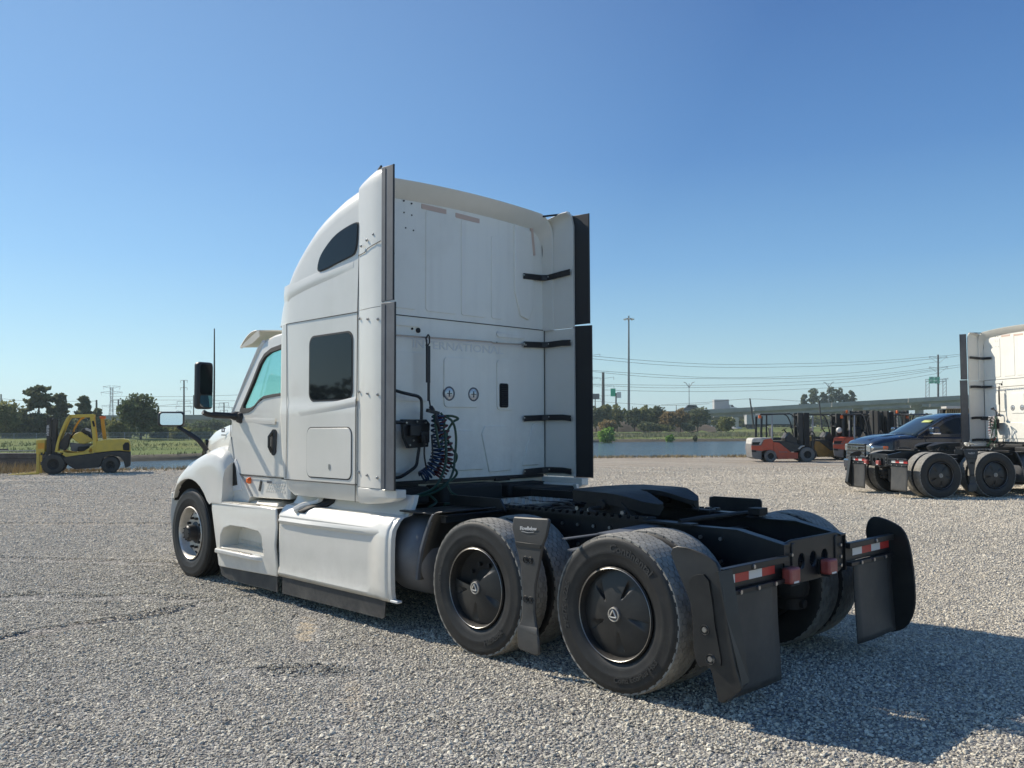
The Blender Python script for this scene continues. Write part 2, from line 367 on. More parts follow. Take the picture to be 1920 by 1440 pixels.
# ================================================================== GROUND
def ground_shader():
    m, nt, b = nodes('gravel')
    b.inputs['Roughness'].default_value = 0.95; b.inputs['Specular IOR Level'].default_value = 0.25
    vo = tex(nt, 'Voronoi', 48.0); wn_ = nt.nodes.new('ShaderNodeTexWhiteNoise'); wn_.noise_dimensions = '3D'; lnk(nt, vo.outputs['Position'], wn_.inputs['Vector'])
    stone = ramp(nt, wn_.outputs['Value'], [(0.0, (.14, .135, .13)), (0.35, (.32, .31, .29)), (0.7, (.50, .48, .44)), (1.0, (.74, .71, .64))])
    big = tex(nt, 'Noise', 0.10, Detail=5.0, Roughness=0.6)
    band = tex(nt, 'Noise', 0.5, Detail=5.0, Roughness=0.6)
    # warmer, sandier far out to the right and along the shore, cooler near the camera
    tc = nt.nodes.new('ShaderNodeTexCoord'); sep = nt.nodes.new('ShaderNodeSeparateXYZ'); lnk(nt, tc.outputs['Object'], sep.inputs[0])
    # distance from the shore strip: dot with the forward axis
    dotn = nt.nodes.new('ShaderNodeVectorMath'); dotn.operation = 'DOT_PRODUCT'; lnk(nt, tc.outputs['Object'], dotn.inputs[0]); dotn.inputs[1].default_value = (FW.x, FW.y, 0)
    off = CAM.x*FW.x+CAM.y*FW.y
    mr = nt.nodes.new('ShaderNodeMapRange'); lnk(nt, dotn.outputs['Value'], mr.inputs[0]); mr.inputs[1].default_value = off+9; mr.inputs[2].default_value = off+34
    add = nt.nodes.new('ShaderNodeMath'); add.operation = 'MULTIPLY_ADD'; lnk(nt, big.outputs[0], add.inputs[0]); add.inputs[1].default_value = 1.1; lnk(nt, mr.outputs[0], add.inputs[2])
    f = ramp(nt, add.outputs[0], [(0.50, 0.0), (1.20, 0.85)])
    c1 = mixc(nt, f, stone, (.60, .525, .41))
    mid = tex(nt, 'Noise', 5.0, Detail=7.0, Roughness=0.8); fmid = ramp(nt, mid.outputs[0], [(.42, 0.0), (.60, .5)])
    c1 = mixc(nt, fmid, c1, (.20, .19, .18))
    f2 = ramp(nt, band.outputs[0], [(0.50, 0.0), (0.72, 0.45)])
    c2 = mixc(nt, f2, c1, (.30, .27, .24))
    str_ = tex(nt, 'Noise', 1.0, Detail=4.0); mp = nt.nodes.new('ShaderNodeMapping'); mp.inputs['Scale'].default_value = (.10, .9, 1); mp.inputs['Rotation'].default_value = (0, 0, 0.35)
    lnk(nt, tc.outputs['Object'], mp.inputs[0]); lnk(nt, mp.outputs[0], str_.inputs['Vector'])
    f3 = ramp(nt, str_.outputs[0], [(0.45, 0.0), (0.60, 0.75)]); fm = nt.nodes.new('ShaderNodeMath'); fm.operation = 'MULTIPLY'; lnk(nt, f3, fm.inputs[0]); lnk(nt, mr.outputs[0], fm.inputs[1])
    c3 = mixc(nt, fm.outputs[0], c2, (.40, .32, .24))
    for (w0, s0, la, lb, fmax) in ((7.45, -1.73, 1.05, .20, 1.0), (5.6, -1.0, 1.2, .16, .6)):
        c0 = ws(w0, s0, 0); e1 = (FW-RW*.21).normalized(); e2 = e1.cross(Vector((0, 0, 1)))
        sb = nt.nodes.new('ShaderNodeVectorMath'); sb.operation = 'SUBTRACT'; lnk(nt, tc.outputs['Object'], sb.inputs[0]); sb.inputs[1].default_value = c0
        ds_ = []
        for e, L in ((e1, la), (e2, lb)):
            d = nt.nodes.new('ShaderNodeVectorMath'); d.operation = 'DOT_PRODUCT'; lnk(nt, sb.outputs[0], d.inputs[0]); d.inputs[1].default_value = e/L
            q = nt.nodes.new('ShaderNodeMath'); q.operation = 'POWER'; ab = nt.nodes.new('ShaderNodeMath'); ab.operation = 'ABSOLUTE'; lnk(nt, d.outputs['Value'], ab.inputs[0]); lnk(nt, ab.outputs[0], q.inputs[0]); q.inputs[1].default_value = 2.0; ds_.append(q.outputs[0])
        sm = nt.nodes.new('ShaderNodeMath'); sm.operation = 'ADD'; lnk(nt, ds_[0], sm.inputs[0]); lnk(nt, ds_[1], sm.inputs[1])
        nz = tex(nt, 'Noise', 9.0, Detail=5.0, Roughness=.7); s2 = nt.nodes.new('ShaderNodeMath'); s2.operation = 'MULTIPLY_ADD'; lnk(nt, nz.outputs[0], s2.inputs[0]); s2.inputs[1].default_value = 1.6; lnk(nt, sm.outputs[0], s2.inputs[2])
        c3 = mixc(nt, ramp(nt, s2.outputs[0], [(.75, fmax), (1.9, 0.0)]), c3, (.58, .49, .36))
    lnk(nt, c3, b.inputs['Base Color'])
    ad = nt.nodes.new('ShaderNodeMath'); ad.operation = 'MULTIPLY'; lnk(nt, vo.outputs['Distance'], ad.inputs[0]); ad.inputs[1].default_value = -1.0
    n2 = tex(nt, 'Noise', 8.0, Detail=8.0, Roughness=0.75)
    a3 = nt.nodes.new('ShaderNodeMath'); a3.operation = 'MULTIPLY_ADD'; lnk(nt, n2.outputs[0], a3.inputs[0]); a3.inputs[1].default_value = 1.3; lnk(nt, ad.outputs[0], a3.inputs[2])
    bump(nt, b, a3.outputs[0], 1.0, 0.035)
    return m
GRAVEL = ground_shader()
def gh(x, y):
    """height of the lot: shallow ripples, ruts and one little mound of pushed-up stones; flat where wheels stand"""
    h = 0.018*mnoise.noise(Vector((x*.55, y*.55, 3)))+0.010*mnoise.noise(Vector((x*1.9, y*1.9, 9)))
    d = Vector((x, y, 0))-Vector((CAM.x, CAM.y, 0)); w = d.dot(FW); s = d.dot(RW)
    # mound
    cx, cy = w-6.22, s+1.52; h += .045*math.exp(-(cy/.36)**4-(cx/.11)**2)
    q = w-(7.1+(s+4.1)*1.15)+.10*mnoise.noise(Vector((s*1.3, 5, 0)))
    if s < -1.9: h += (-.035*math.exp(-(q/.07)**2)+.028*math.exp(-((q-.16)/.10)**2))*min(1, (-1.9-s)*1.2)
    tx, ty = x-4.4, y+15.2; h += .10*max(0, min(1, (9.5-math.hypot(tx, ty*.8))/3.5))
    # ruts from turning wheels
    for (c0, k, sl_) in ((10.5, -.10, .35), (8.6, -.05, .15), (15.5, .02, .3)):
        q = w-(c0+k*s+sl_*.02*s*s); h += -.022*math.exp(-(q/.10)**2)+.016*math.exp(-((q-.2)/.12)**2) if s < -.6 else 0
    fl = 1.0
    if -1.2 < x < 7.2 and -1.6 < y < 1.6: fl = .15
    return h*fl
def shore_w(s):                                    # near edge of the pond, metres ahead
    return lerp_tab([(-90, 20), (-60, 29), (-20, 35.2), (-14, 38), (5, 50), (60, 51), (140, 52)], s)
mb = MB()
ss = np.concatenate([np.linspace(-120, -14, 26), np.linspace(-13.2, 13.2, 133), np.linspace(14, 150, 34)])
ts = np.concatenate([np.linspace(-.8, 0.02, 8), np.linspace(0.04, .42, 95), np.linspace(.435, .97, 50), [.985, 1.0]])
vs = []; nt_ = len(ts)
for s_ in ss:
    we = shore_w(s_)+.5*mnoise.noise(Vector((s_*.3, 0, 0)))
    for t in ts:
        w_ = t*we; p = ws(w_, s_); z = gh(p.x, p.y) if w_ < 40 else .02*mnoise.noise(Vector((p.x*.3, p.y*.3, 0)))
        z += -.02*max(0, t-.9)*10*0; p.z = z; vs.append(p)
    for dw, dz in ((.5, -.22), (1.1, -.62), (2.2, -1.25), (4, -1.7)):
        p = ws(we+dw, s_, dz+.05*mnoise.noise(Vector((s_*2, dw*3, 0)))); vs.append(p)
N = nt_+4
fs = [(i*N+j, (i+1)*N+j, (i+1)*N+j+1, i*N+j+1) for i in range(len(ss)-1) for j in range(N-1)]
mb.add(vs, fs); lot = tag(mb.build('gravel_lot', GRAVEL, smooth=180), kind='structure')

# loose stones, one object, instanced by geometry nodes
def stones():
    m, nt, b = nodes('loose_stone'); b.inputs['Roughness'].default_value = 0.9; b.inputs['Specular IOR Level'].default_value = 0.3
    oi = nt.nodes.new('ShaderNodeObjectInfo')
    c = ramp(nt, oi.outputs['Random'], [(0.0, (.24, .215, .175)), (0.2, (.40, .37, .305)), (0.6, (.55, .505, .41)), (0.85, (.67, .62, .50)), (1.0, (.84, .77, .62))])
    tc = nt.nodes.new('ShaderNodeNewGeometry')
    bg_ = nt.nodes.new('ShaderNodeTexNoise'); bg_.inputs['Scale'].default_value = .10; bg_.inputs['Detail'].default_value = 5; bg_.inputs['Roughness'].default_value = .6; lnk(nt, tc.outputs['Position'], bg_.inputs['Vector'])
    dotn = nt.nodes.new('ShaderNodeVectorMath'); dotn.operation = 'DOT_PRODUCT'; lnk(nt, tc.outputs['Position'], dotn.inputs[0]); dotn.inputs[1].default_value = (FW.x, FW.y, 0)
    off = CAM.x*FW.x+CAM.y*FW.y
    mr = nt.nodes.new('ShaderNodeMapRange'); lnk(nt, dotn.outputs['Value'], mr.inputs[0]); mr.inputs[1].default_value = off+9; mr.inputs[2].default_value = off+34
    add = nt.nodes.new('ShaderNodeMath'); add.operation = 'MULTIPLY_ADD'; lnk(nt, bg_.outputs[0], add.inputs[0]); add.inputs[1].default_value = 1.1; lnk(nt, mr.outputs[0], add.inputs[2])
    f = ramp(nt, add.outputs[0], [(0.45, 0.0), (1.15, 0.85)])
    lnk(nt, mixc(nt, f, c, (.66, .585, .465)), b.inputs['Base Color'])
    rng = np.random.default_rng(5); pts = []
    n = 4700000
    # uniform over the wedge in front of the camera, with a margin so a step aside stays covered
    w = np.sqrt(rng.uniform(2.4**2, 38**2, n)); s = rng.uniform(-1, 1, n)*(w*.60+2.0)
    # thin out with distance
    keep = rng.uniform(0, 1, n) < np.clip(1.0/(1+np.clip(w-7, 0, 99)/7.5)**2, 0, 1)*np.clip((38-w)/8, 0, 1)
    w, s = w[keep], s[keep]
    x = CAM.x+FW.x*w+RW.x*s; y = CAM.y+FW.y*w+RW.y*s
    # bare sandy patches
    def patch(cx, cy, a, b_): return ((w-cx)/a)**2+((s-cy)/b_)**2
    ang = (s+1.74)-(w-7.5)*-.21; bare = ((w-7.5)/.95)**2+(ang/.165)**2+rng.normal(0, .22, len(w))
    keep = rng.uniform(0, 1, len(w)) < np.clip((bare-.45)*.9, .05, 1)
    bare2 = patch(5.5, -1.0, 1.1, .16); keep &= rng.uniform(0, 1, len(w)) < np.clip(.35+.5*bare2, 0, 1)
    w, s, x, y = w[keep], s[keep], x[keep], y[keep]
    z = np.array([gh(a, b_) for a, b_ in zip(x, y)])
    n = len(x); wq = w; me = bpy.data.meshes.new('loose_gravel'); me.vertices.add(n)
    sc = rng.lognormal(math.log(.0058), .34, n).clip(.0035, .015)*(1+np.clip((wq-8)/19, 0, 1.6))
    co = np.stack([x, y, z+sc*.25], 1).astype(np.float32); me.vertices.foreach_set('co', co.ravel())
    a = me.attributes.new('rot', 'FLOAT_VECTOR', 'POINT'); a.data.foreach_set('vector', np.stack([rng.normal(0, .33, n), rng.normal(0, .33, n), rng.uniform(0, 6.28, n)], 1).astype(np.float32).ravel())
    a = me.attributes.new('siz', 'FLOAT_VECTOR', 'POINT'); a.data.foreach_set('vector', (sc[:, None]*rng.uniform(.7, 1.35, (n, 3))*np.array([[1.1, 1.1, .72]])).astype(np.float32).ravel())
    a = me.attributes.new('idx', 'INT', 'POINT'); a.data.foreach_set('value', rng.integers(0, 4, n).astype(np.int32))
    me.update(); me.materials.append(m)
    o = bpy.data.objects.new('loose_gravel', me); COL.objects.link(o); tag(o, 'loose grey crushed stones scattered over the lot', kind='stuff')
    ng = bpy.data.node_groups.new('scatter', 'GeometryNodeTree')
    ng.interface.new_socket('Geometry', in_out='INPUT', socket_type='NodeSocketGeometry'); ng.interface.new_socket('Geometry', in_out='OUTPUT', socket_type='NodeSocketGeometry')
    N_ = ng.nodes; gi = N_.new('NodeGroupInput'); go = N_.new('NodeGroupOutput'); L = ng.links
    jn = N_.new('GeometryNodeJoinGeometry')
    for k in range(4):
        ic = N_.new('GeometryNodeMeshIcoSphere'); ic.inputs['Radius'].default_value = 1; ic.inputs['Subdivisions'].default_value = 1
        sp = N_.new('GeometryNodeSetPosition'); nz = N_.new('ShaderNodeTexWhiteNoise'); nz.noise_dimensions = '4D'
        ps = N_.new('GeometryNodeInputPosition'); L.new(ps.outputs[0], nz.inputs['Vector']); nz.inputs['W'].default_value = k*3.7+1
        sub = N_.new('ShaderNodeVectorMath'); sub.operation = 'SUBTRACT'; sub.inputs[1].default_value = (.5, .5, .5); L.new(nz.outputs['Color'], sub.inputs[0])
        scl = N_.new('ShaderNodeVectorMath'); scl.operation = 'SCALE'; scl.inputs['Scale'].default_value = .75; L.new(sub.outputs[0], scl.inputs[0])
        L.new(scl.outputs[0], sp.inputs['Offset']); L.new(ic.outputs[0], sp.inputs['Geometry'])
        sh = N_.new('GeometryNodeSetShadeSmooth'); sh.inputs['Shade Smooth'].default_value = False; L.new(sp.outputs[0], sh.inputs[0])
        sm = N_.new('GeometryNodeSetMaterial'); sm.inputs['Material'].default_value = m; L.new(sh.outputs[0], sm.inputs[0])
        gt = N_.new('GeometryNodeGeometryToInstance'); L.new(sm.outputs[0], gt.inputs[0]); L.new(gt.outputs[0], jn.inputs[0])
    ip = N_.new('GeometryNodeInstanceOnPoints'); ip.inputs['Pick Instance'].default_value = True
    L.new(gi.outputs[0], ip.inputs['Points']); L.new(jn.outputs[0], ip.inputs['Instance'])
    for nm, typ, sk in (('rot', 'FLOAT_VECTOR', 'Rotation'), ('siz', 'FLOAT_VECTOR', 'Scale'), ('idx', 'INT', 'Instance Index')):
        na = N_.new('GeometryNodeInputNamedAttribute'); na.data_type = typ; na.inputs['Name'].default_value = nm; L.new(na.outputs[0], ip.inputs[sk])
    L.new(ip.outputs[0], go.inputs[0])
    o.modifiers.new('scatter', 'NODES').node_group = ng
stones()
SAND = mat('bare_sandy_ground', (.50, .44, .34), .95, c2=(.36, .33, .28), vscale=9, bmp=.5, bscale=50)
def blob(w0, s0, a, b_, name='sandy_patch', n=40):
    mb = MB(); c = ws(w0, s0); 
    vs = [Vector((c.x, c.y, gh(c.x, c.y)+.004))]
    for rr_ in (.4, .7, 1.0):
        for i in range(n):
            t = 2*pi*i/n; k = rr_*(1+.18*mnoise.noise(Vector((cos(t)*2+w0, sin(t)*2+s0, 0)))*(rr_ > .5)); p = ws(w0+a*k*cos(t), s0+b_*k*sin(t)-.21*a*k*cos(t)); p.z = gh(p.x, p.y)+(.004 if rr_ < 1 else -.012); vs.append(p)
    fs = [(0, 1+i, 1+(i+1) % n) for i in range(n)]
    for r_ in range(2): fs += [(1+r_*n+i, 1+(r_+1)*n+i, 1+(r_+1)*n+(i+1) % n, 1+r_*n+(i+1) % n) for i in range(n)]
    mb.add(vs, fs); tag(mb.build(name, SAND, smooth=180), kind='structure')
pass

# ------------------------------------------------------------------ pond
def water_shader():
    m, nt, b = nodes('pond_water'); b.inputs['Base Color'].default_value = (.055, .085, .10, 1); b.inputs['Roughness'].default_value = .12; b.inputs['IOR'].default_value = 1.33
    tc = nt.nodes.new('ShaderNodeTexCoord'); mp = nt.nodes.new('ShaderNodeMapping'); mp.inputs['Scale'].default_value = (2.2, 2.2, 1); lnk(nt, tc.outputs['Object'], mp.inputs[0])
    n1 = nt.nodes.new('ShaderNodeTexNoise'); n1.inputs['Scale'].default_value = 1.1; n1.inputs['Detail'].default_value = 5; lnk(nt, mp.outputs[0], n1.inputs['Vector'])
    bump(nt, b, n1.outputs[0], 1.0, .22)
    return m
WATER = water_shader()
def far_w(s):
    return lerp_tab([(-160, 21), (-90, 24), (-60, 38), (-36, 62), (-28, 69), (-10, 95), (15, 149), (40, 152), (90, 156), (260, 170)], s)
mb = MB(); wv = []; fs = []
SS = list(np.linspace(-160, 260, 106))
for s_ in SS: wv += [ws(shore_w(s_)-1, s_, -.80), ws(far_w(s_)+6, s_, -.80)]
fs = [(2*i, 2*i+2, 2*i+3, 2*i+1) for i in range(len(SS)-1)]
mb.add(wv, fs); tag(mb.build('pond_water', WATER, smooth=0), kind='structure')

# ------------------------------------------------------------------ far bank and fields
def grass_shader():
    m, nt, b = nodes('meadow_grass'); b.inputs['Roughness'].default_value = .95; b.inputs['Specular IOR Level'].default_value = .15
    n = tex(nt, 'Noise', .9, Detail=8.0, Roughness=.7); n2 = tex(nt, 'Noise', .045, Detail=5.0, Roughness=.6)
    c = ramp(nt, n.outputs[0], [(.3, (.10, .13, .040)), (.5, (.15, .18, .055)), (.7, (.20, .21, .075))])
    c2 = ramp(nt, n2.outputs[0], [(.38, (.10, .15, .04)), (.55, (.17, .19, .06)), (.75, (.25, .21, .10))])
    lnk(nt, mixc(nt, .55, c, c2), b.inputs['Base Color']); bump(nt, b, n.outputs[0], 1.0, .25)
    return m
GRASS = grass_shader()
BANK = mat('muddy_bank', (.055, .045, .03), .95, c2=(.12, .10, .06), vscale=1.5, bmp=.6, bscale=4)
def field_h(d): return lerp_tab([(0, -.95), (.5, -.62), (1.4, -.36), (8, -.30), (40, .2), (100, 1.0), (200, 1.55), (500, 1.6), (9000, 1.6)], d)
ds = [-1.5, 0, .5, 1.4, 3, 6, 10, 16, 25, 40, 60, 80, 100, 140, 200, 300, 500, 1000, 3000, 8500]
SF_ = list(np.linspace(-400, -62, 24))+list(np.linspace(-60, 260, 161))+list(np.linspace(268, 900, 40))
mb = MB(); vs = []
for s_ in SF_:
    f0 = far_w(s_)+.9*mnoise.noise(Vector((s_*.25, 0, 4)))
    for d in ds: vs.append(ws(f0+d, s_*(1+max(0, d-60)/260), -1.1 if d < 0 else field_h(d)+(.07*mnoise.noise(Vector((s_*.7, d*.7, 1))) if .3 < d < 60 else 0)))
N = len(ds)
for i in range(len(SF_)-1):
    for j in range(N-1):
        mb.cur = 1 if j < 4 else 0; mb.add([], []); mb.f.append((i*N+j, (i+1)*N+j, (i+1)*N+j+1, i*N+j+1)); mb.m.append(mb.cur)
mb.v = vs
tag(mb.build('far_bank_meadow', [GRASS, BANK], smooth=60), kind='structure')
# ================================================================== TRACTOR
RS = 0.505                                          # wheel radius; hubs at z = 0.5
def hexcells():
    # tread blocks: rounded hexagons laid round the circumference, one mesh shared by every drive tyre
    mb = MB(); NC, rows, Wd = 44, 10, 0.25
    cw = 2*Wd/rows*1.0
    for r_ in range(rows+1):   # half-row pitch, alternate rows offset
        for c in range(NC):
            th0 = 2*pi*(c+(0.5 if r_ % 2 else 0))/NC
            y0 = -Wd/2+cw*.5*r_
            L = 2*pi*RS/NC*.72
            hx = [(-L*.44, 0), (-L*.24, cw*.46), (L*.24, cw*.46), (L*.44, 0), (L*.24, -cw*.46), (-L*.24, -cw*.46)]
            top, bot = [], []
            for ax_, ay_ in hx:
                y = max(-Wd/2, min(Wd/2, y0+ay_*.93)); th = th0+ax_/RS
                sh = 0.010*max(0, (abs(y)/(Wd/2))-0.55)/0.45
                top.append(Vector(((RS-sh)*cos(th), y, (RS-sh)*sin(th)))); bot.append(Vector(((RS-.016-sh)*cos(th), y, (RS-.016-sh)*sin(th))))
            if max(p.y for p in top)-min(p.y for p in top) < .01: continue
            n = 6
            mb.add(top+bot, [tuple(range(n))]+[(i, n+i, n+(i+1) % n, (i+1) % n) for i in range(n)])
    return mb
def tyre_prof(half=0.14, rb=0.29):
    return [(rb, -half*.72), (rb+.02, -half*.86), (rb+.06, -half*.96), (.40, -half*1.0), (.445, -half*.98), (.475, -half*.93), (.488, -half*.87), (.489, -half*.80),
            (.489, 0), (.489, half*.80), (.488, half*.87), (.475, half*.93), (.470, half*.945), (.452, half*.975), (.448, half*.97), (.40, half*1.0), (.385, half*1.01), (.38, half*1.0), (rb+.06, half*.96), (rb+.045, half*.95), (rb+.02, half*.86), (rb, half*.72)]
def ribtread():
    mb = MB()
    for y0, y1 in ((-.115, -.075), (-.068, -.026), (-.019, .019), (.026, .068), (.075, .115)):
        mb.lathe([(.480, y0), (.503, y0+.002), (.505, (y0+y1)/2), (.503, y1-.002), (.480, y1)], (0, 0, 0), n=64)
    return mb
PROTO = {}
def wheel_parts(kind):
    # returns list of (name, object, children) built once, then shared
    if kind in PROTO: return PROTO[kind]
    out = []
    if kind == 'drive':
        t = MB().lathe(tyre_prof(), (0, 0, 0), n=64).build('tyre', RUBB); tr = hexcells().build('tread_blocks', TREAD, smooth=25); tag(tr, kind='stuff')
        rim = MB().lathe([(.20, .0), (.262, -.10), (.285, -.10), (.296, .118), (.300, .128), (.292, .134), (.283, .126), (.276, .10), (.262, .05), (.20, .03), (.12, .02)], (0, 0, 0), n=48).build('rim', GREASE)
        out = [t, tr, rim]
    if kind == 'steer':
        t = MB().lathe(tyre_prof(), (0, 0, 0), n=64).build('tyre', RUBB); tr = ribtread().build('tread_blocks', RUBB)
        mb = MB().lathe([(.12, .06), (.185, .066), (.205, .064), (.25, .030), (.264, .05), (.276, .10), (.284, .126), (.292, .134), (.300, .128), (.292, .11), (.285, -.10), (.262, -.10), (.235, .02), (.12, .01)], (0, 0, 0), n=60)
        rim = mb.build('rim', ALU)
        out = [t, tr, rim]
    PROTO[kind] = out; return out
def far(o): o.location = (0, 0, -60)
def make_wheel(parent, x, y, side, kind, cover=False, letters=None, proto=None):
    """wheel part (empty) > tyre, tread, rim, cover ..."""
    w = bpy.data.objects.new('wheel', None); COL.objects.link(w); w.parent = parent; w.empty_display_size = .1
    w.location = (x, y, .497); w.rotation_euler = (0, random.uniform(0, 6), 0)
    if side < 0: w.rotation_euler = (0, random.uniform(0, 6), pi)
    w.rotation_euler[1] = 0
    for p in wheel_parts(kind):
        c = p.copy(); COL.objects.link(c); c.parent = w
        if p.name.startswith(('tread', 'tyre')): c.rotation_euler = (0, random.uniform(0, 6), 0)
    return w
def cover_mesh(broken=False):
    mb = MB(); n = 72; rr = [0, .045, .05, .07, .11, .16, .21, .245, .262, .268, .27]
    rings = []
    def f(u, v):
        th = 2*pi*u; k = v*(len(rr)-1); i = int(min(k, len(rr)-2)); r = rr[i]+(rr[i+1]-rr[i])*(k-i)
        z = .040*(1-(r/.27)**2)
        if r > .262: z = -.004-(r-.262)*1.0
        a = (th*5/(2*pi)+.15) % 1.0                     # five swept dimples
        if .105 < r < .235:
            e = min(1, (r-.105)/.02)*min(1, (.235-r)/.05)
            wdt = .10+.13*(r-.105)/.13
            if a < wdt: z -= .019*e*(1-a/wdt)**.6
        return Vector((r*cos(th), z, r*sin(th)))
    nu, nv = 180, 40
    vs = [f(i/nu, j/nv) for i in range(nu) for j in range(nv+1)]; fs = []
    for i in range(nu):
        th = i/nu*360
        for j in range(nv):
            if broken and (300 < th or th < 65) and rr[-1]*j/nv > .05 and j > 9: continue
            i2 = (i+1) % nu; fs.append((i*(nv+1)+j, i2*(nv+1)+j, i2*(nv+1)+j+1, i*(nv+1)+j+1))
    mb.add(vs, fs); return mb
def hub_cap_mesh():
    mb = MB().lathe([(0, .008), (.022, .008), (.024, .014), (.034, .014), (.038, .008), (.046, .006), (.05, -.004)], (0, .037, 0), n=32)
    return mb
def hub_ring_mesh():
    mb = MB()
    for k in range(3):
        a = pi/2+k*2*pi/3; b = a+2*pi/3
        mb.tube([(.03*cos(a), .052, .03*sin(a)), (.016*cos((a+b)/2), .054, .016*sin((a+b)/2)), (.03*cos(b), .052, .03*sin(b))], .005, 6)
    mb.lathe([(.036, .0), (.038, .006), (.043, .006), (.045, 0)], (0, .046, 0), n=32)
    return mb

SEAM_R = .0035
def seam(parent, pts, r=SEAM_R, m=SEAM, name='seam', n=5): return MB().tube(pts, r, n).build(name, m, parent)

def build_tractor():
    T = thing('semi_truck', (0, 0, 0), 'white high-roof sleeper semi tractor parked in the foreground on gravel', 'truck', group='white sleeper tractors')
    # ---------------------------------------------------------- chassis
    fr = MB()
    for s in (1, -1):
        y0, y1 = s*.43, s*.352
        out = [(-.76, .93), (-.42, 1.0), (6.9, 1.0), (6.9, .72), (-.40, .72), (-.70, .66), (-.76, .68)]
        fr.side(out, y0, y0-s*.010)
        fr.side([(-.76, .93), (-.42, 1.0), (6.9, 1.0), (6.9, .99), (-.42, .99), (-.76, .92)], y0-s*.010, y1)
        fr.side([(6.9, .72), (-.40, .72), (-.70, .66), (-.70, .67), (-.40, .73), (6.9, .73)], y0-s*.010, y1)
    fr.build('frame_rail', FRAME, T, smooth=20)
    cm = MB(); hol = [[(yy+.045*cos(a), .80+.05*sin(a)) for a in np.linspace(0, 2*pi, 14, endpoint=False)] for yy in (.18, .02, -.14)]
    cm.flat([(-.42, .93), (-.42, .70), (-.30, .66), (.30, .66), (.42, .70), (.42, .93), (.30, .95), (-.30, .95)], -.745, -.725, hol)
    for yy in (.30, -.30): cm.bx(-.755, -.70, yy-.02, yy+.02, .70, .93)
    cm.build('rear_crossmember', FRAME, T, bevel=.006)
    c2 = MB()
    for x in (.0, .66, 1.32, 2.0, 2.7): c2.bx(x-.05, x+.05, -.35, .35, .74, .93)
    c2.build('crossmember', FRAME, T, bevel=.01)
    # bolts along rails
    bo = MB()
    for x in np.arange(-.3, 2.4, .16):
        for z in (.78, .93): bo.cyl((x, .43, z), (x, .445, z), .014, n=6)
    for x in (-.72, -.66, -.60): bo.cyl((x, .43, .80), (x, .447, .80), .013, n=6)
    for yy in (.34, -.34):
        for z in (.72, .78, .86): bo.cyl((-.755, yy, z), (-.77, yy, z), .012, n=6)
    tag(bo.build('frame_bolt', STEEL, T), kind='stuff')
    # axles, differentials, suspension
    for x in (0, 1.32):
        ax = MB(); ax.cyl((x, -.95, .497), (x, .95, .497), .075, n=16)
        ax.lathe([(0, -.28), (.10, -.26), (.17, -.16), (.21, -.05), (.21, .05), (.17, .16), (.10, .26), (0, .28)], (x, 0, .50), n=24)
        ax.cyl((x+.1, 0, .52), (x+.42, 0, .60), .12, .07, n=16)
        for s in (1, -1):
            ax.lathe([(0, -.05), (.20, -.05), (.21, -.03), (.21, .10), (.19, .12), (0, .12)], (x, s*.62, .497), n=28)
        ax.build('axle', GREASE, T, bevel=0)
        ab = MB()
        for s in (1, -1):
            ab.lathe([(0, .17), (.11, .17), (.135, .14), (.14, .06), (.12, .03), (.135, 0), (.14, -.05), (.13, -.10), (.10, -.12), (.09, -.2), (0, -.2)], (x-.34, s*.40, .56), ax=(0, 0, 1), n=28)
        ab.build('air_spring', GREASE, T)
        sp = MB()
        for s in (1, -1):
            sp.tube([(x-.46, s*.40, .40), (x-.2, s*.40, .42), (x, s*.42, .41), (x+.3, s*.42, .48), (x+.55, s*.43, .60)], .035, 8)
            sp.cyl((x+.18, s*.34, .46), (x+.12, s*.34, .88), .035, n=10)
            sp.box((x+.55, s*.43, .66), (.16, .05, .24))
        sp.build('suspension_arm', GREASE, T, bevel=.006)
    ds = MB(); ds.cyl((.42, 0, .60), (.92, 0, .55), .05, n=14); ds.cyl((1.74, 0, .60), (4.2, 0, .75), .055, n=14); ds.build('drive_shaft', GREASE, T)
    bp_ = MB(); bp_.cyl((-.30, .05, .30), (-.30, .05, .60), .15, .16, n=28); bp_.cyl((-.30, .05, .27), (-.30, .05, .30), .12, n=28); bp_.cyl((-.30, .05, .60), (-.30, .05, .70), .11, n=20)
    bp_.build('air_tank', GREASE, T, bevel=.012)
    # clutter: air lines, valves between the rails
    cl = MB(); rnd = random.Random(3)
    for i in range(26):
        x0 = rnd.uniform(.9, 2.0); y0 = rnd.uniform(-.33, .33); pts = [(x0+j*.22, y0+rnd.uniform(-.05, .05), .98+rnd.uniform(-.02, .05)) for j in range(4)]
        cl.tube(cr(pts, 4), .009, 6)
    for i in range(16):
        x0 = rnd.uniform(-.6, 2.4); y0 = rnd.uniform(-.34, .34); pts = [(x0+j*.18, y0+rnd.uniform(-.08, .08), .84+rnd.uniform(-.06, .06)) for j in range(4)]
        cl.tube(cr(pts, 4), .011, 6)
    cl.build('air_line', STRAP, T)
    vb = MB()
    for i in range(14): vb.box((rnd.uniform(-.5, 2.4), rnd.uniform(-.33, .33), rnd.uniform(.74, .9)), (rnd.uniform(.06, .16), rnd.uniform(.05, .12), rnd.uniform(.05, .1)), (0, 0, rnd.uniform(-.4, .4)))
    vb.build('air_valve', GREASE, T, bevel=.006)
    # ---------------------------------------------------------- fifth wheel
    fw = bpy.data.objects.new('fifth_wheel', None); COL.objects.link(fw); fw.parent = T
    pl = [(1.13, .10), (1.13, -.10), (1.09, -.34), (1.0, -.45), (.62, -.47), (.50, -.46), (.30, -.36), (.22, -.26), (.25, -.17), (.60, -.045), (.62, .045), (.25, .17), (.22, .26), (.30, .36), (.50, .46), (.62, .47), (1.0, .45), (1.09, .34)]
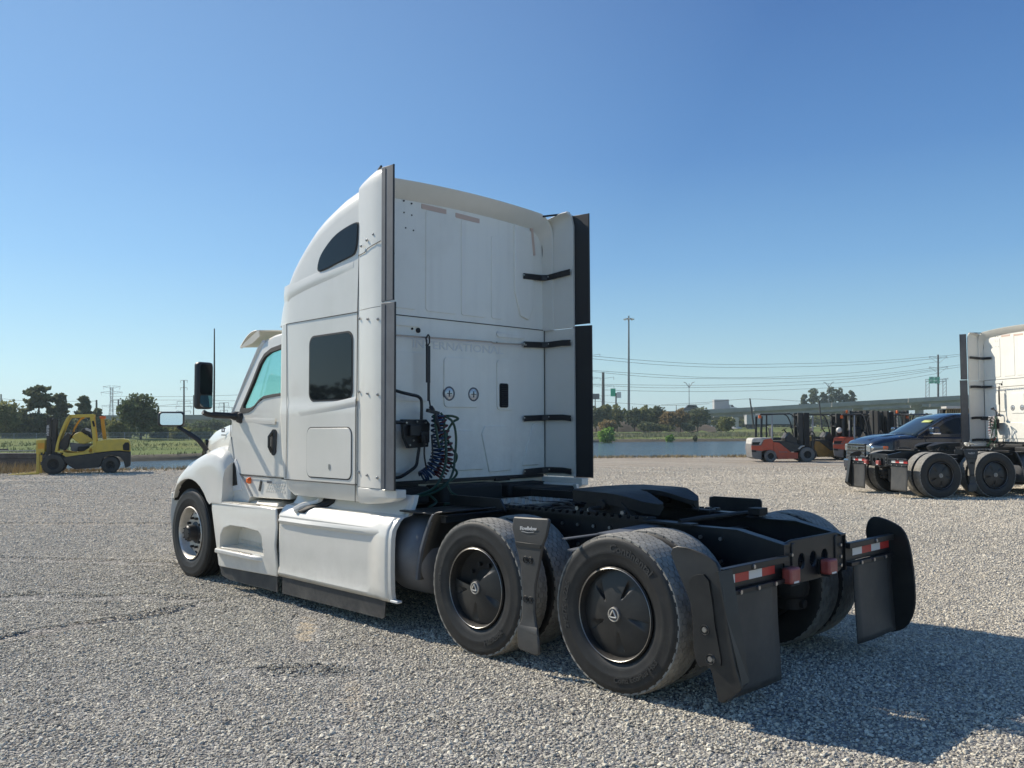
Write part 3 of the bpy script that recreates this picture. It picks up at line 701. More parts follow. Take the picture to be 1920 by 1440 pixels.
    def fz(a, b, k):
        a = .34+(a-.22)*.87; z = 1.15+.04*max(0, min(1, (a-.33)/.3))-(.035*max(0, (.55-a)/.2)) + .012*(a-.6)
        return Vector((a, b, z-(.035 if k else 0)))
    # subdivide surface by slicing polygon in strips
    mbf = MB(); 
    def edge_y(a):      # outer half width at x = a
        ys = [(.22, .26), (.30, .36), (.50, .46), (.62, .47), (1.0, .45), (1.09, .34), (1.13, .10)]
        return lerp_tab(ys, a)
    def slot(a): return lerp_tab([(.22, .20), (.25, .17), (.60, .045), (.63, .0)], a)
    xs = [.22, .25, .30, .36, .42, .50, .60, .62, .63, .8, 1.0, 1.09, 1.13]
    for s in (1, -1):
        mbf.loft([[fz(a, s*edge_y(a), 0), fz(a, s*(edge_y(a)*.5+slot(a)*.5), 0), fz(a, s*slot(a), 0), fz(a, s*slot(a), 1), fz(a, s*edge_y(a), 1)+Vector((0, 0, -.05))] for a in xs])
    mbf.build('top_plate', GREASE, fw, smooth=25)
    br = MB()
    for s in (1, -1):
        br.side([(.45, 1.02), (.95, 1.02), (.86, 1.15), (.56, 1.15)], s*.36, s*.44)
        br.bx(.30, 1.15, s*.34, s*.47, 1.0, 1.03)
        br.cyl((.70, s*.30, 1.10), (.70, s*.50, 1.10), .04, n=12)
    br.build('pivot_bracket', GREASE, fw, bevel=.006)
    sl_ = MB()
    for s in (1, -1):
        sl_.bx(-.1, 1.75, s*.40, s*.50, 1.004, 1.018)
        for x in np.arange(.3, 1.72, .075): sl_.bx(x, x+.04, s*.455, s*.50, 1.018, 1.04)
    sl_.build('slide_rail', FRAME, fw)
    lk = MB(); lk.bx(.62, .78, -.12, .12, 1.06, 1.14); lk.cyl((.7, -.1, 1.09), (.7, .62, 1.08), .014, n=8); lk.tube([(.7, .62, 1.08), (.66, .66, 1.07), (.60, .66, 1.06)], .014, 8)
    lk.tube([(.02, .45, 1.02), (.0, .2, 1.03), (.02, -.45, 1.02)], .02, 8); lk.bx(-.14, -.04, -.46, -.34, 1.02, 1.07)
    lk.build('locking_gear', GREASE, fw, bevel=.003)
    sb = MB()
    for (x, y) in ((1.02, .36), (.86, .40), (.52, .42), (.95, -.36)): sb.cyl((x, y+.02, 1.05), (x, y+.045, 1.05), .018, n=6)
    for x in np.arange(.32, 1.7, .15): sb.cyl((x, .44, 1.02), (x, .44, 1.035), .015, n=6); sb.cyl((x, -.44, 1.02), (x, -.44, 1.035), .015, n=6)
    sb.build('bolt_head', STEEL, fw)
    cp = MB(); cp.tube([(1.28+.022*math.sin(t*9)*1.0, .17-t*.16, 1.135+.03*cos(t*9*1.0)) for t in np.linspace(0, 4.6*1.0, 90)], .006, 5)
    cp.build('small_coiled_hose', STRAP, T)
    # deck plates in front of the drive wheels
    dp = MB(); dp.top([(2.32, .36), (2.32, -.40), (1.72, -.40), (1.66, -.1), (1.74, .36)], 1.004, 1.03)
    for x in np.arange(1.76, 2.3, .045):
        for y in np.arange(-.37, .34, .045): dp.box((x, y, 1.032), (.030, .008, .004), (0, 0, .78 if (int(round(x/.045))+int(round(y/.045))) % 2 else -.78))
    dp.build('deck_plate', ALUD, T)
    # quarter fenders
    for s in (1, -1):
        q = MB(); prof = [(1.74, 1.03), (1.86, 1.0), (1.95, .86), (2.02, .70), (2.06, .55), (2.07, .46)]
        prof = cr(prof, 4)
        q.grid(lambda u, v: Vector((lerp_idx(prof, v)[0], s*(.60+.56*u), lerp_idx(prof, v)[1])), 4, 20)
        q.build('quarter_fender', PLAST, T, solid=.012)
        e = MB(); e.loft([[Vector((p[0]-.014, s*1.135, p[1])), Vector((p[0]-.014, s*1.165, p[1])), Vector((p[0]+.014, s*1.165, p[1])), Vector((p[0]+.014, s*1.135, p[1]))] for p in prof[4:]])
        e.build('fender_edging', EDGE, T, bevel=.004)
        b = MB(); b.bx(1.78, 1.84, s*.44, s*1.10, .93, .98); b.bx(1.73, 2.36, s*.46, s*1.12, .985, 1.0); b.build('fender_bracket', FRAME, T, bevel=.004)
        # catwalk edge plate
        e2 = MB(); e2.side([(1.70, .99), (2.42, .99), (2.42, 1.09), (1.78, 1.09)], s*.50, s*.52); e2.build('catwalk_panel', PLAST, T)
    # ---------------------------------------------------------- wheels
    cvm = cover_mesh().build('wheel_cover', PLAST, None, smooth=28); cvb = cover_mesh(True).build('wheel_cover', PLAST, None, smooth=28)
    hcm = hub_cap_mesh().build('hub_cap', BADGE, None); hrm = hub_ring_mesh().build('hub_emblem', ALU, None)
    rr = MB().lathe([(.2865, .12), (.287, .134), (.289, .136), (.291, .134), (.2915, .12)], (0, 0, 0), n=60).build('cover_ring', STEEL, None)
    protos = [cvm, cvb, hcm, hrm, rr]
    for x in (0, 1.32):
        for s in (1, -1):
            w = make_wheel(T, x, s*1.07, s, 'drive')
            cv = inst(cvb if (x > 1 and s > 0) else cvm, w, (0, .084, 0)); cv.scale = (1.045, 1, 1.045); cv.rotation_euler = (0, -1.15 if x > 1 else .35, 0)
            inst(hcm, w, (0, .084, 0)); inst(hrm, w, (0, .087, 0)); inst(rr, w, (0, 0, 0))
            if x > 1 and s > 0:
                inner = MB(); inner.lathe([(.0, .04), (.10, .035), (.16, .0), (.20, -.02), (.262, -.04)], (0, 0, 0), n=40)
                for k in range(10):
                    a = k*2*pi/10; inner.cyl((.167*cos(a), .0, .167*sin(a)), (.167*cos(a), .05, .167*sin(a)), .017, n=6)
                inner.build('wheel_disc', GREASE, w)
            make_wheel(T, x, s*.73, s, 'drive')
    for s in (1, -1):
        w = make_wheel(T, 6.22, s*1.06, s, 'steer')
        nut = MB(); hol = MB(); hb = MB(); rnd2 = random.Random(5)
        for k in range(10):
            a = k*2*pi/10
            nut.cyl((.168*cos(a), .04, .168*sin(a)), (.168*cos(a), .10, .168*sin(a)), .018, .015, n=6)
            a2 = a+pi/10; c = Vector((.228*cos(a2), .047, .228*sin(a2))); nrm = Vector((.75*cos(a2), 1, .75*sin(a2))).normalized()
            hol.cyl(c-nrm*.02, c+nrm*.0055, .025, n=16)
        nut.build('wheel_nut', STRAP, w); hol.build('hand_hole', BLK, w)
        hb.lathe([(.13, .03), (.125, .06), (.09, .075), (.085, .16), (.07, .175), (0, .178)], (0, 0, 0), n=28)
        for k in range(8): a = k*pi/4; hb.cyl((.07*cos(a), .17, .07*sin(a)), (.07*cos(a), .185, .07*sin(a)), .008, n=6)
        hb.build('hub', STRAP, w)
        br_ = MB().cyl((0, -.16, 0), (0, -.06, 0), .19, n=28); br_.build('brake_drum', GREASE, w)
    for o in protos: bpy.data.objects.remove(o)
    for k in ('drive', 'steer'):
        for o in PROTO[k]: bpy.data.objects.remove(o)
    # ---------------------------------------------------------- rear bumper bars, flaps
    for s in (1, -1):
        hb = MB(); hb.bx(-.79, -.745, s*.43, s*1.17, .825, .865); hb.bx(-.752, -.745, s*.43, s*1.17, .73, .83); hb.bx(-.79, -.745, s*.45, s*1.15, .70, .728)
        hg = hb.build('flap_hanger', FRAME, T, bevel=.003)
        for k in range(4):
            ya = .54+.1525*k
            MB().bx(-.7545, -.7525, s*(ya+.001), s*(ya+.1515), .765, .822).build('reflective_block', REDT if (k % 2 == (0 if s > 0 else 1)) else WHT, hg)
        bl = MB()
        for yy in (.60, .80, 1.0): bl.cyl((-.79, s*yy, .714), (-.80, s*yy, .714), .013, n=8)
        bl.cyl((-.79, s*.85, .845), (-.80, s*.85, .845), .013, n=8)
        bl.build('bolt_head', STEEL, hg)
        fl = MB()
        def ff(u, v, s=s):
            z = .72-v*(.60 if s > 0 else .57); bend = .025*v*v*math.sin(v*2.2)+.008*math.sin(u*5)*v
            return Vector((-.765-bend-(.012*u*v), s*(.535+.625*u), z))
        fl.grid(ff, 8, 14); fl.build('mud_flap', PLASTG, T, solid=.009)
        # outer rear wheel fairing
        poly = [(-.455, .93), (-.50, .975), (-.62, .965), (-.73, .925), (-.79, .86), (-.83, .62), (-.885, .34), (-.915, .24), (-.90, .205), (-.79, .125), (-.765, .16), (-.735, .28), (-.70, .315), (-.645, .30), (-.62, .40), (-.615, .52), (-.60, .66), (-.53, .80)]
        if s < 0: poly = [(-.555, .80), (-.555, .89), (-.59, .965), (-.66, .985), (-.79, .945), (-.865, .88), (-.905, .72), (-.925, .5), (-.92, .33), (-.87, .20), (-.79, .135), (-.69, .125), (-.66, .3), (-.60, .52)]
        poly = smoothpoly(poly, 2)
        fp = MB()
        fp.plate(poly, [], lambda a, b, k, s=s: Vector((a, s*((1.235 if k else 1.215)-.05*max(0, (-.62-a))*1.5-.12*max(0, b-.8)), b)), 1)
        o = fp.build('rear_wheel_fairing' if s > 0 else 'right_rear_wheel_fairing', PLAST, T, bevel=.008)
        rb = MB(); rb.plate(smoothpoly([(-.60, .78), (-.66, .83), (-.73, .80), (-.765, .55), (-.80, .36), (-.78, .33), (-.70, .345), (-.665, .5), (-.64, .66)], 2), [], lambda a, b, k, s=s: Vector((a-.0, s*((1.246 if k else 1.23)-.05*max(0, (-.62-a))*1.5), b)), 1)
        rb.build('fairing_rib', PLAST, o, bevel=.006)
        # backing of fairing behind flap (wraps inwards)
        wr = MB()
        if s > 0: wr.loft([[Vector((-.79, s*1.235, .86)), Vector((-.80, s*1.10, .86))], [Vector((-.83, s*1.22, .62)), Vector((-.84, s*1.10, .62))], [Vector((-.915, s*1.20, .24)), Vector((-.90, s*1.1, .24))], [Vector((-.80, s*1.21, .12)), Vector((-.80, s*1.12, .12))]], cap=False, closed=False)
        if s > 0: wr.build('fairing_return', PLAST, o, solid=.01, smooth=0)
        bb = MB()
        for (x, z) in ((-.70, .52), (-.735, .36)): bb.lathe([(0, .006), (.014, .006), (.018, -.004), (.026, -.004), (.028, .004), (.03, -.01)], (x, s*1.24, z), ax=(0, s, 0), n=18)
        bb.build('recessed_bolt', STEEL, o)
        # fairing between the drive wheels
        poly = [(.875, 1.055), (.545, 1.065), (.525, 1.05), (.545, .95), (.585, .87), (.615, .74), (.655, .60), (.665, .42), (.645, .32), (.605, .25), (.60, .15), (.635, .135), (.79, .15), (.81, .17), (.815, .29), (.79, .36), (.775, .55), (.80, .74), (.85, .88), (.885, .98)]
        mf = MB(); mf.plate(poly, [], lambda a, b, k, s=s: Vector((a, s*((1.245 if k else 1.222)-.10*max(0, b-.95)+.02*(b < .3)-.0), b)), 1)
        o = mf.build('mid_wheel_fairing', PLASTG, T, bevel=.010)
        rg = MB(); rg.plate([(.845, .885), (.59, .885), (.60, .855), (.84, .855)], [], lambda a, b, k, s=s: Vector((a, s*((1.25 if k else 1.24)), b)), 1); rg.build('fairing_crease', PLAST, o, bevel=.006)
        rg = MB(); rg.loft([[Vector((.80, s*1.262, .31)), Vector((.805, s*1.245, .335)), Vector((.81, s*1.262, .29))], [Vector((.625, s*1.262, .285)), Vector((.64, s*1.245, .32)), Vector((.61, s*1.262, .265))]]); rg.build('fairing_ridge', PLASTG, o)
        bb = MB()
        for (x, z) in ((.745, .77), (.695, .77), (.745, .50), (.695, .50)): bb.lathe([(0, .004), (.010, .004), (.012, -.008), (.019, -.008), (.021, .003), (.026, -.003)], (x, s*1.247, z), ax=(0, s, 0), n=16)
        bb.build('recessed_bolt', GREASE, o)
        lt = MB(); put_text(lt, 'FlowBelow', .036, (.715, s*1.2475, .985), (-s, 0, .05), (0, 0, 1), bold=.0006, depth=.002, sx=1.0); lt.tube([(.78, s*1.2475, .962), (.72, s*1.2475, .957), (.66, s*1.2475, .965)], .0015, 4)
        lt.build('maker_lettering', TEXTW, o)
        # strut from frame to fairing
        st = MB(); st.box((.35, s*.85, .95), (.04, .85, .008), (0, 0, 0)); st.loft([[Vector((.10, s*.52, .965)), Vector((.16, s*.52, .965)), Vector((.16, s*.52, .955)), Vector((.10, s*.52, .955))], [Vector((.38, s*1.15, .86)), Vector((.44, s*1.15, .86)), Vector((.44, s*1.15, .85)), Vector((.38, s*1.15, .85))]])
        st.loft([[Vector((.16, s*1.0, .97)), Vector((.30, s*1.0, .97)), Vector((.30, s*1.0, .96)), Vector((.16, s*1.0, .96))], [Vector((.16, s*.44, .99)), Vector((.30, s*.44, .99)), Vector((.30, s*.44, .98)), Vector((.16, s*.44, .98))]])
        st.build('fairing_strut', EDGE, T, smooth=0)
        # little top flap over the drive wheels on the far side
        tf = MB(); tf.side(rrect(.34, .84, .95, 1.065, .03), s*1.19, s*1.21) if s < 0 else tf.side([(.6, .95), (.8, .95), (.8, 1.0), (.6, 1.0)], 1.19, 1.2)
        tf.build('fairing_cap', PLAST, T, bevel=.005)
    # tail lamps
    for y in (.42, -.09):
        tl = MB(); tl.bx(-.835, -.765, y-.062, y+.062, .695, .795); o = tl.build('tail_lamp', RED, T, bevel=.014)
        b = MB(); b.bx(-.76, -.72, y-.05, y+.05, .69, .79); b.bx(-.83, -.77, y-.055, y+.055, .684, .694); b.build('lamp_bracket', BLK, o)
        MB().bx(-.837, -.834, y-.03, y+.03, .70, .712).build('licence_light', WHT, o)
    # ---------------------------------------------------------- sleeper box
    def plan(w, xf, rear, cr_=.16, bul=.10, n=6):
        # plan outline from rear +y corner round the nose to rear -y corner
        pts = [(rear, w), ((rear+xf)/2, w), (xf-cr_, w)]
        pts += [(xf-cr_+cr_*sin(a), w-cr_+cr_*cos(a)) for a in np.linspace(0, 1.35, n)[1:]]
        ex, ey = pts[-1]
        pts += [(ex+bul*(1-(yy/ey)**2), yy) for yy in np.linspace(ey, 0, 5)[1:]]
        return pts+[(x, -y) for x, y in reversed(pts[:-1])]
    def sideY(z): return 1.205 if z < 1.86 else (1.205-.014*(min(z, 1.94)-1.86)/.08)
    zs = [1.195, 1.5, 1.80, 1.86, 1.90, 1.94, 2.0, 2.4, 2.66, 2.702]
    rings = [[Vector((x, y, z)) for x, y in plan(sideY(z), lerp_tab([(1.2, 4.19), (1.6, 4.26), (2.1, 4.30), (2.7, 4.28)], z), 2.875, .12)] for z in zs]
    mb = MB(); mb.loft(rings, cap=True); SB = mb.build('sleeper_box', WHITE, T, smooth=40)
    # lower skirt panel of the sleeper
    mb = MB()
    rings = [[Vector((x, y, z)) for x, y in plan(w_, xf, 2.90)] for z, w_, xf in ((1.185, 1.20, 4.19), (1.10, 1.185, 4.17), (1.04, 1.15, 4.12), (1.03, 1.08, 4.06))]
    mb.loft(rings, cap=True); mb.build('sleeper_skirt', WHITE, T, smooth=40)
    # roof fairing: sections along x
    prof = [(2.74, 3.96), (2.9, 3.925), (3.2, 3.86), (3.47, 3.765), (3.65, 3.675), (3.84, 3.55), (4.02, 3.40), (4.14, 3.27), (4.24, 3.15), (4.33, 3.06), (4.41, 2.97), (4.50, 2.88), (4.58, 2.81), (4.66, 2.76)]
    wid = [(2.74, 1.185), (3.6, 1.185), (3.95, 1.18), (4.1, 1.175), (4.25, 1.145), (4.36, 1.105), (4.44, 1.055), (4.51, .96), (4.58, .82), (4.63, .64), (4.66, .4)]
    crn = [(2.74, .015), (3.1, .04), (3.6, .12), (4.2, .20), (4.66, .06)]
    def sec(x, d=0.0, nn=9):
        T_ = lerp_tab(prof, x)-d; w_ = lerp_tab(wid, x)-d; c_ = lerp_tab(crn, x); r_ = min(.24, (T_-2.74)*.98, w_*.6); zb = 2.708
        base = T_-.03
        pts = [(w_+.008, zb), (w_+.006, zb+(base-r_-zb)*.33), (w_+.002, zb+(base-r_-zb)*.66)]
        pts += [(w_-r_+r_*cos(a), base-r_+r_*sin(a)) for a in np.linspace(0, pi/2*.86, 7)]
        ex, ez = pts[-1]
        pts += [(yy, ez+(c_+.02)*(1-(yy/ex)**2)) for yy in np.linspace(ex, 0, 6)[1:]]
        return [Vector((x, y, z)) for y, z in pts]+[Vector((x, -y, z)) for y, z in reversed(pts[:-1])]
    xs = [2.74, 2.82, 3.0, 3.2, 3.35, 3.5, 3.65, 3.8, 3.92, 4.04, 4.14, 4.22, 4.30, 4.36, 4.42, 4.48, 4.54, 4.60, 4.66]
    rings = [sec(x) for x in xs]
    inner = [sec(2.745, .02), [Vector((2.87, v.y*.985, 2.708+(v.z-2.708)*.90)) for v in sec(2.745, .03)]]
    mb = MB(); mb.loft(list(reversed(inner))+rings, cap=False, closed=False)
    n = len(rings[0]); mb.add(rings[-1], [tuple(range(n))])
    RF = mb.build('roof_fairing', WHITE, T, smooth=40)
    # soft flare crease under the upper window
    cs = MB(); 
    path = [(4.22, 3.0, .001), (4.05, 3.01, .012), (3.7, 3.06, .018), (3.3, 3.10, .013), (2.95, 3.13, .004)]
    pc = cr(path, 5)
    def wAt(x, z): return lerp_tab(wid, x)+.004
    cs.loft([[Vector((p[0], wAt(p[0], 0)-.006, p[1]+.09)), Vector((p[0], wAt(p[0], 0)+p[2]*.55, p[1]+.018)), Vector((p[0], wAt(p[0], 0)+p[2]*.5, p[1]-.018)), Vector((p[0], wAt(p[0], 0)-.006, p[1]-.08))] for p in pc], cap=True)
    cs.build('body_crease', WHITE, T, smooth=60)
    # seams on the sleeper side
    for s in (1, -1):
        seam(SB, [(4.10, s*1.193, 2.705), (3.2, s*1.195, 2.705), (2.88, s*1.195, 2.705)])
        seam(SB, [(2.872, s*1.212, 1.04), (2.872, s*1.212, 1.86), (2.872, s*1.20, 2.0), (2.872, s*1.197, 2.70), (2.86, s*1.192, 3.2), (2.83, s*1.19, 3.62), (2.79, s*1.17, 3.80)])
        seam(SB, [(4.17, s*1.19, 1.19), (4.0, s*1.206, 1.19), (2.88, s*1.208, 1.19)])
        seam(SB, [(4.06, s*1.209, 1.2), (4.05, s*1.209, 1.86), (4.08, s*1.195, 2.0), (4.10, s*1.193, 2.70)], r=.0022)
        # lower window
        wn_ = MB(); wn_.side(rrect(2.945, 3.675, 1.93, 2.55, .085, 6), s*1.188, s*1.196); wo_ = wn_.build('window_seal', SEAM, SB, bevel=.002)
        wg = MB(); wg.side(rrect(2.962, 3.658, 1.947, 2.533, .075, 6), s*1.19, s*1.1985); wg.build('window_glass', DGLASS, SB)
        # hatch
        fnY = lambda k: s*(1.2125 if k else 1.19)
        hp = MB(); hp.side(rrect(2.935, 3.685, 1.225, 1.695, .07, 6), s*1.19, s*1.2065); hp.build('hatch_groove', SEAM, SB)
        hp = MB(); hp.side(rrect(2.945, 3.675, 1.235, 1.685, .065, 6), s*1.19, s*1.2125); ho = hp.build('luggage_hatch', WHITE, SB, bevel=.003)
        lk = MB(); lk.side(rrect(3.27, 3.30, 1.31, 1.36, .012, 3), s*1.21, s*1.217); lk.build('hatch_lock', STEEL, ho, bevel=.002)
        # upper window
        up = smoothpoly([(3.53, 3.155), (3.50, 3.27), (3.38, 3.37), (3.22, 3.45), (3.02, 3.495), (2.89, 3.505), (2.865, 3.47), (2.88, 3.33), (2.905, 3.25), (2.96, 3.215), (3.2, 3.18), (3.4, 3.15)], 4)
        ug = MB(); ug.plate(up, [], lambda a, b, k, s=s: Vector((a, s*(1.199 if k else 1.18), b)), 1); uo = ug.build('window_seal', SEAM, RF, bevel=.002)
        cx_ = sum(p[0] for p in up)/len(up); cz_ = sum(p[1] for p in up)/len(up)
        ug = MB(); ug.plate([(cx_+(p[0]-cx_)*.965, cz_+(p[1]-cz_)*.95) for p in up], [], lambda a, b, k, s=s: Vector((a, s*(1.2025 if k else 1.18), b)), 1); ug.build('window_glass', DGLASS, RF)
        # marker lamp at the roof's front corner
        ml = MB(); ml.lathe([(0, .05), (.03, .045), (.05, .02), (.055, -.01)], (4.40, s*1.00, 2.80), ax=(.75, s*.65, .12), n=18); ml.build('clearance_lamp', LENS, RF)
        # crease below the window
        c_ = MB(); c_.loft([[Vector((x, s*(1.204), z+.035)), Vector((x, s*(1.204+b), z+.004)), Vector((x, s*(1.204+b*.8), z-.02)), Vector((x, s*1.204, z-.05))] for x, z, b in ((2.875, 1.925, .010), (3.1, 1.90, .011), (3.5, 1.865, .008), (3.85, 1.84, .001))], cap=True)
        c_.build('body_crease', WHITE, SB, smooth=70)
    # ---------------------------------------------------------- back wall
    BW = MB(); arch = [(1.17, 1.20), (1.17, 3.72), (1.12, 3.82)]+[(yy, 3.86+.04*(1-(yy/1.1)**2)) for yy in np.linspace(1.05, -1.05, 11)]+[(-1.12, 3.82), (-1.17, 3.72), (-1.17, 1.20)]
    BW.flat(arch, 2.868, 2.90); BWo = BW.build('back_wall', WHITE2, T)
    # lip band under the roof (inner return of the fairing)
    pan = MB()
    def pnl(y0, y1, z0, z1, r=.04, d=.012): pan.flat(rrect(min(y0, y1), max(y0, y1), z0, z1, r, 4), 2.868-d, 2.875)
    def pq(pts, d=.012): pan.flat(pts, 2.868-d, 2.875)
    pnl(.40, .86, 1.93, 2.38); pnl(.22, -.22, 1.88, 2.36); pnl(-.47, -.70, 1.86, 2.37)
    pnl(1.0, .50, 2.62, 2.69, .03); pnl(-.47, -.85, 2.60, 2.66, .03)
    pq([(.34, 1.66), (-.14, 1.66), (-.22, 1.60), (-.30, 1.30), (-.27, 1.27), (.34, 1.27)]); pq([(-.36, 1.24), (-.66, 1.25), (-.68, 1.5), (-.60, 1.70), (-.30, 1.70), (-.26, 1.62)])
    pq([(-.82, 1.29), (-1.06, 1.29), (-1.06, 1.72), (-.98, 1.72)]); pnl(.96, .42, 1.27, 1.66)
    for (ya, yb, z0, z1) in ((.44, .06, 2.78, 3.74), (.0, -.32, 2.78, 3.72), (-.40, -.56, 2.78, 3.62), (.95, .55, 2.78, 3.74)): pnl(ya, yb, z0, z1, .03, .007)
    pan.build('pressed_panel', WHITE2, BWo, bevel=.007, smooth=30)
    gr = MB(); 
    for z in (2.715,): gr.bx(2.862, 2.869, -1.17, 1.17, z-.004, z+.004)
    gr.build('seam', SEAM, BWo)
    pillar = MB(); pillar.flat([(-.80, 2.84), (-.92, 2.80), (-1.0, 2.95), (-.99, 3.75), (-.72, 3.79), (-.72, 3.1)], 2.85, 2.875); pillar.build('pressed_corner', WHITE2, BWo, bevel=.012, seg=3)
    rp = MB()
    for (a, b, dz) in (((.49, 3.79), (.19, 3.785), .03), ((.07, 3.775), (-.24, 3.765), .028)): rp.flat([(a[0], a[1]), (b[0], b[1]), (b[0], b[1]-.045), (a[0], a[1]-.045)], 2.862, 2.869)
    rp.flat([(-.955, 3.78), (-.985, 3.78), (-1.02, 3.50), (-.99, 3.50)], 2.846, 2.869)
    for k in range(1): rp.build('reflector_strip', PEACH, BWo)
    hl = MB()
    for (y, z) in ((.70, 3.78), (.61, 3.77), (.70, 3.67), (.61, 3.66), (.68, 3.53), (.59, 3.52), (.55, 2.25), (-.47, 2.54)): hl.cyl((2.866, y, z), (2.858, y, z), .008, n=8)
    hl.cyl((2.868, .53, 2.59), (2.858, .53, 2.59), .024, n=16); hl.cyl((2.868, .60, 2.60), (2.858, .60, 2.60), .011, n=10)
    hl.build('rubber_plug', BLK, BWo)
    for y in (.16, -.15):
        lp = MB(); lp.lathe([(0, .006), (.05, .007), (.056, .004)], (2.86, y, 2.01), ax=(-1, 0, 0), n=28); lo = lp.build('load_lamp', LENS, BWo)
        MB().lathe([(.054, 0), (.056, .012), (.068, .012), (.073, 0)], (2.865, y, 2.01), ax=(-1, 0, 0), n=28).build('lamp_bezel', EDGE, lo)
        e = MB(); e.bx(2.848, 2.852, y-.03, y+.03, 2.006, 2.014); e.bx(2.848, 2.852, y-.004, y+.004, 1.98, 2.04)
        e.build('lamp_reflector', EDGE, lo)
    vt = MB(); vt.flat(rrect(-.615, -.50, 1.885, 2.13, .02, 3), 2.845, 2.868); vo = vt.build('air_vent', BLK, BWo, bevel=.003)
    for z in np.arange(1.90, 2.12, .019): MB().box((2.842, -.5575, z+.006), (.010, .088, .008), (0, .5, 0)).build('slat', STRAP, vo)
    tx = MB(); put_text(tx, 'INTERNATIONAL', .105, (2.8665, .02, 2.46), (0, -1, 0), (0, 0, 1), bold=.001, depth=.005, sx=1.42); tx.build('embossed_lettering', EMB, BWo)
    # bottom sill of the back wall
    sl2 = MB(); sl2.bx(2.84, 2.90, -1.12, 1.12, 1.165, 1.20); sl2.bx(2.83, 2.86, -.42, -.62, 1.15, 1.19); sl2.bx(2.83, 2.86, .55, .85, 1.15, 1.185); sl2.build('wall_sill', FRAME, BWo, bevel=.004)
    db = MB(); db.bx(2.66, 4.0, -.36, .42, .98, 1.15); db.bx(2.72, 3.9, -.50, -1.05, .97, 1.13); db.bx(2.72, 3.9, .50, .98, .99, 1.15); db.build('cab_subframe', BLK, T, bevel=.03)
    for s in (1, -1): seam(BWo, [(2.862, s*1.163, 1.2), (2.862, s*1.163, 2.71), (2.862, s*1.150, 3.4), (2.862, s*1.13, 3.72), (2.862, s*1.08, 3.80)], r=.0045)
    # hanger rod with brackets
    rod = MB(); rod.tube([(2.80, 1.12, 2.515), (2.80, .5, 2.522), (2.80, -.34, 2.532), (2.80, -.36, 2.524), (2.80, -.83, 2.535)], .008, 6); rod.build('hose_rail', STEEL, T)
    # extender brackets on both sides
    for s in (1, -1):
        for zw, zt in ((3.26, 3.30), (2.545, 2.56), (1.775, 1.775), (1.225, 1.225)):
            pts = [(2.845, s*.85), (2.84, s*1.12), (2.80, s*1.17), (2.62, s*1.19), (2.505, s*1.196)]
            zz = [zw, zw+.01, zw+.012, (zw+zt)/2+.012, zt]
            r = []
            for (x, y), z in zip(pts, zz):
                r.append([Vector((x-.005, y-s*.02, z+.03)), Vector((x+.02, y+s*.012, z+.03)), Vector((x+.02, y+s*.012, z-.03)), Vector((x-.005, y-s*.02, z-.03))])
            b = MB(); b.loft(r); bo_ = b.build('extender_bracket', STRAP, T, bevel=.004, smooth=20)
            k = MB()
            for (x, y), z in zip(pts[::2], zz[::2]): k.cyl((x-.004, y-s*.015, z+.008), (x-.016, y-s*.02, z+.008), .008, n=6)
            k.build('bracket_bolt', STEEL, bo_)
    # ---------------------------------------------------------- side extenders
    for s in (1, -1):
        pl_ = [(2.868, 1.192), (2.80, 1.203), (2.72, 1.214), (2.62, 1.224), (2.54, 1.228), (2.475, 1.222)]
        def ext(z0s, top, name, s=s):
            mb = MB(); rings = []
            for z in z0s:
                rings.append([Vector((x, s*y, z)) for x, y in pl_]+[Vector((x, s*(y-.022), z)) for x, y in reversed(pl_)])
            if top:
                for (dz, dy, sh) in ((3.86, -.004, 0), (3.905, -.03, .02), (3.925, -.09, .05)):
                    rings.append([Vector((max(2.49, x-sh), s*(y+dy), dz-.22*max(0, x-2.62))) for x, y in pl_]+[Vector((max(2.49, x-sh), s*(y+dy-.022), dz-.015-.22*max(0, x-2.62))) for x, y in reversed(pl_)])
            mb.loft(rings, cap=True); return mb.build(name, WHITE, T, smooth=45)
        ext([1.175, 1.6, 2.2, 2.71], False, 'side_extender'); ext([2.716, 3.0, 3.231], False, 'side_extender'); EX = ext([3.2312, 3.4, 3.6, 3.78], True, 'side_extender')
        seam(EX, [(2.86, s*1.20, 3.20), (2.74, s*1.218, 3.21), (2.68, s*1.226, 3.235), (2.60, s*1.232, 3.25), (2.48, s*1.232, 3.27)], r=.003)
        # flared tail below
        tl = MB(); tl.loft([[Vector((x, s*y0, 1.17)), Vector((x, s*y0, 1.10)), Vector((x, s*(y0-.03), zb)), Vector((x, s*(y0-.10), zb)), Vector((x, s*(y0-.10), 1.17))] for x, y0, zb in ((2.86, 1.205, 1.03), (2.7, 1.218, 1.035), (2.5, 1.222, 1.05), (2.36, 1.215, 1.07), (2.29, 1.20, 1.10))]); tl.build('extender_tail', WHITE, T, bevel=.006, smooth=45)
        # rubber
        for z0, z1, x1 in ((2.745, 3.895, 2.29), (1.17, 2.735, 2.265)):
            r = MB(); yy = 1.226
            x0_ = 2.46 if s > 0 else 2.505; r.plate([(x0_, z0), (x1, z0), (x1, z1-.01), (x0_, z1)], [], lambda a, b, k, s=s: Vector((a, s*(yy+(.011 if k else -.002)+.03*(2.49-a)), b)), 1)
            ro = r.build('rubber_extender', EDGE if s > 0 else STRAP, T, bevel=.003)  # left strip greyer than the right: grazing sunlight put into its colour
            e = MB(); e.tube([(x1, s*(yy+.012), z0), (x1, s*(yy+.012), z1-.01)], .009, 6); e.build('edge_bead', STRAP, ro)
            e = MB(); e.bx(2.40, 2.41, s*(yy+.006), s*(yy+.018), z0+.01, z1-.02) if s > 0 else e.bx(2.49, 2.50, s*(yy-.012), s*yy, z0, z1); e.build('stiffener', EDGE, ro)
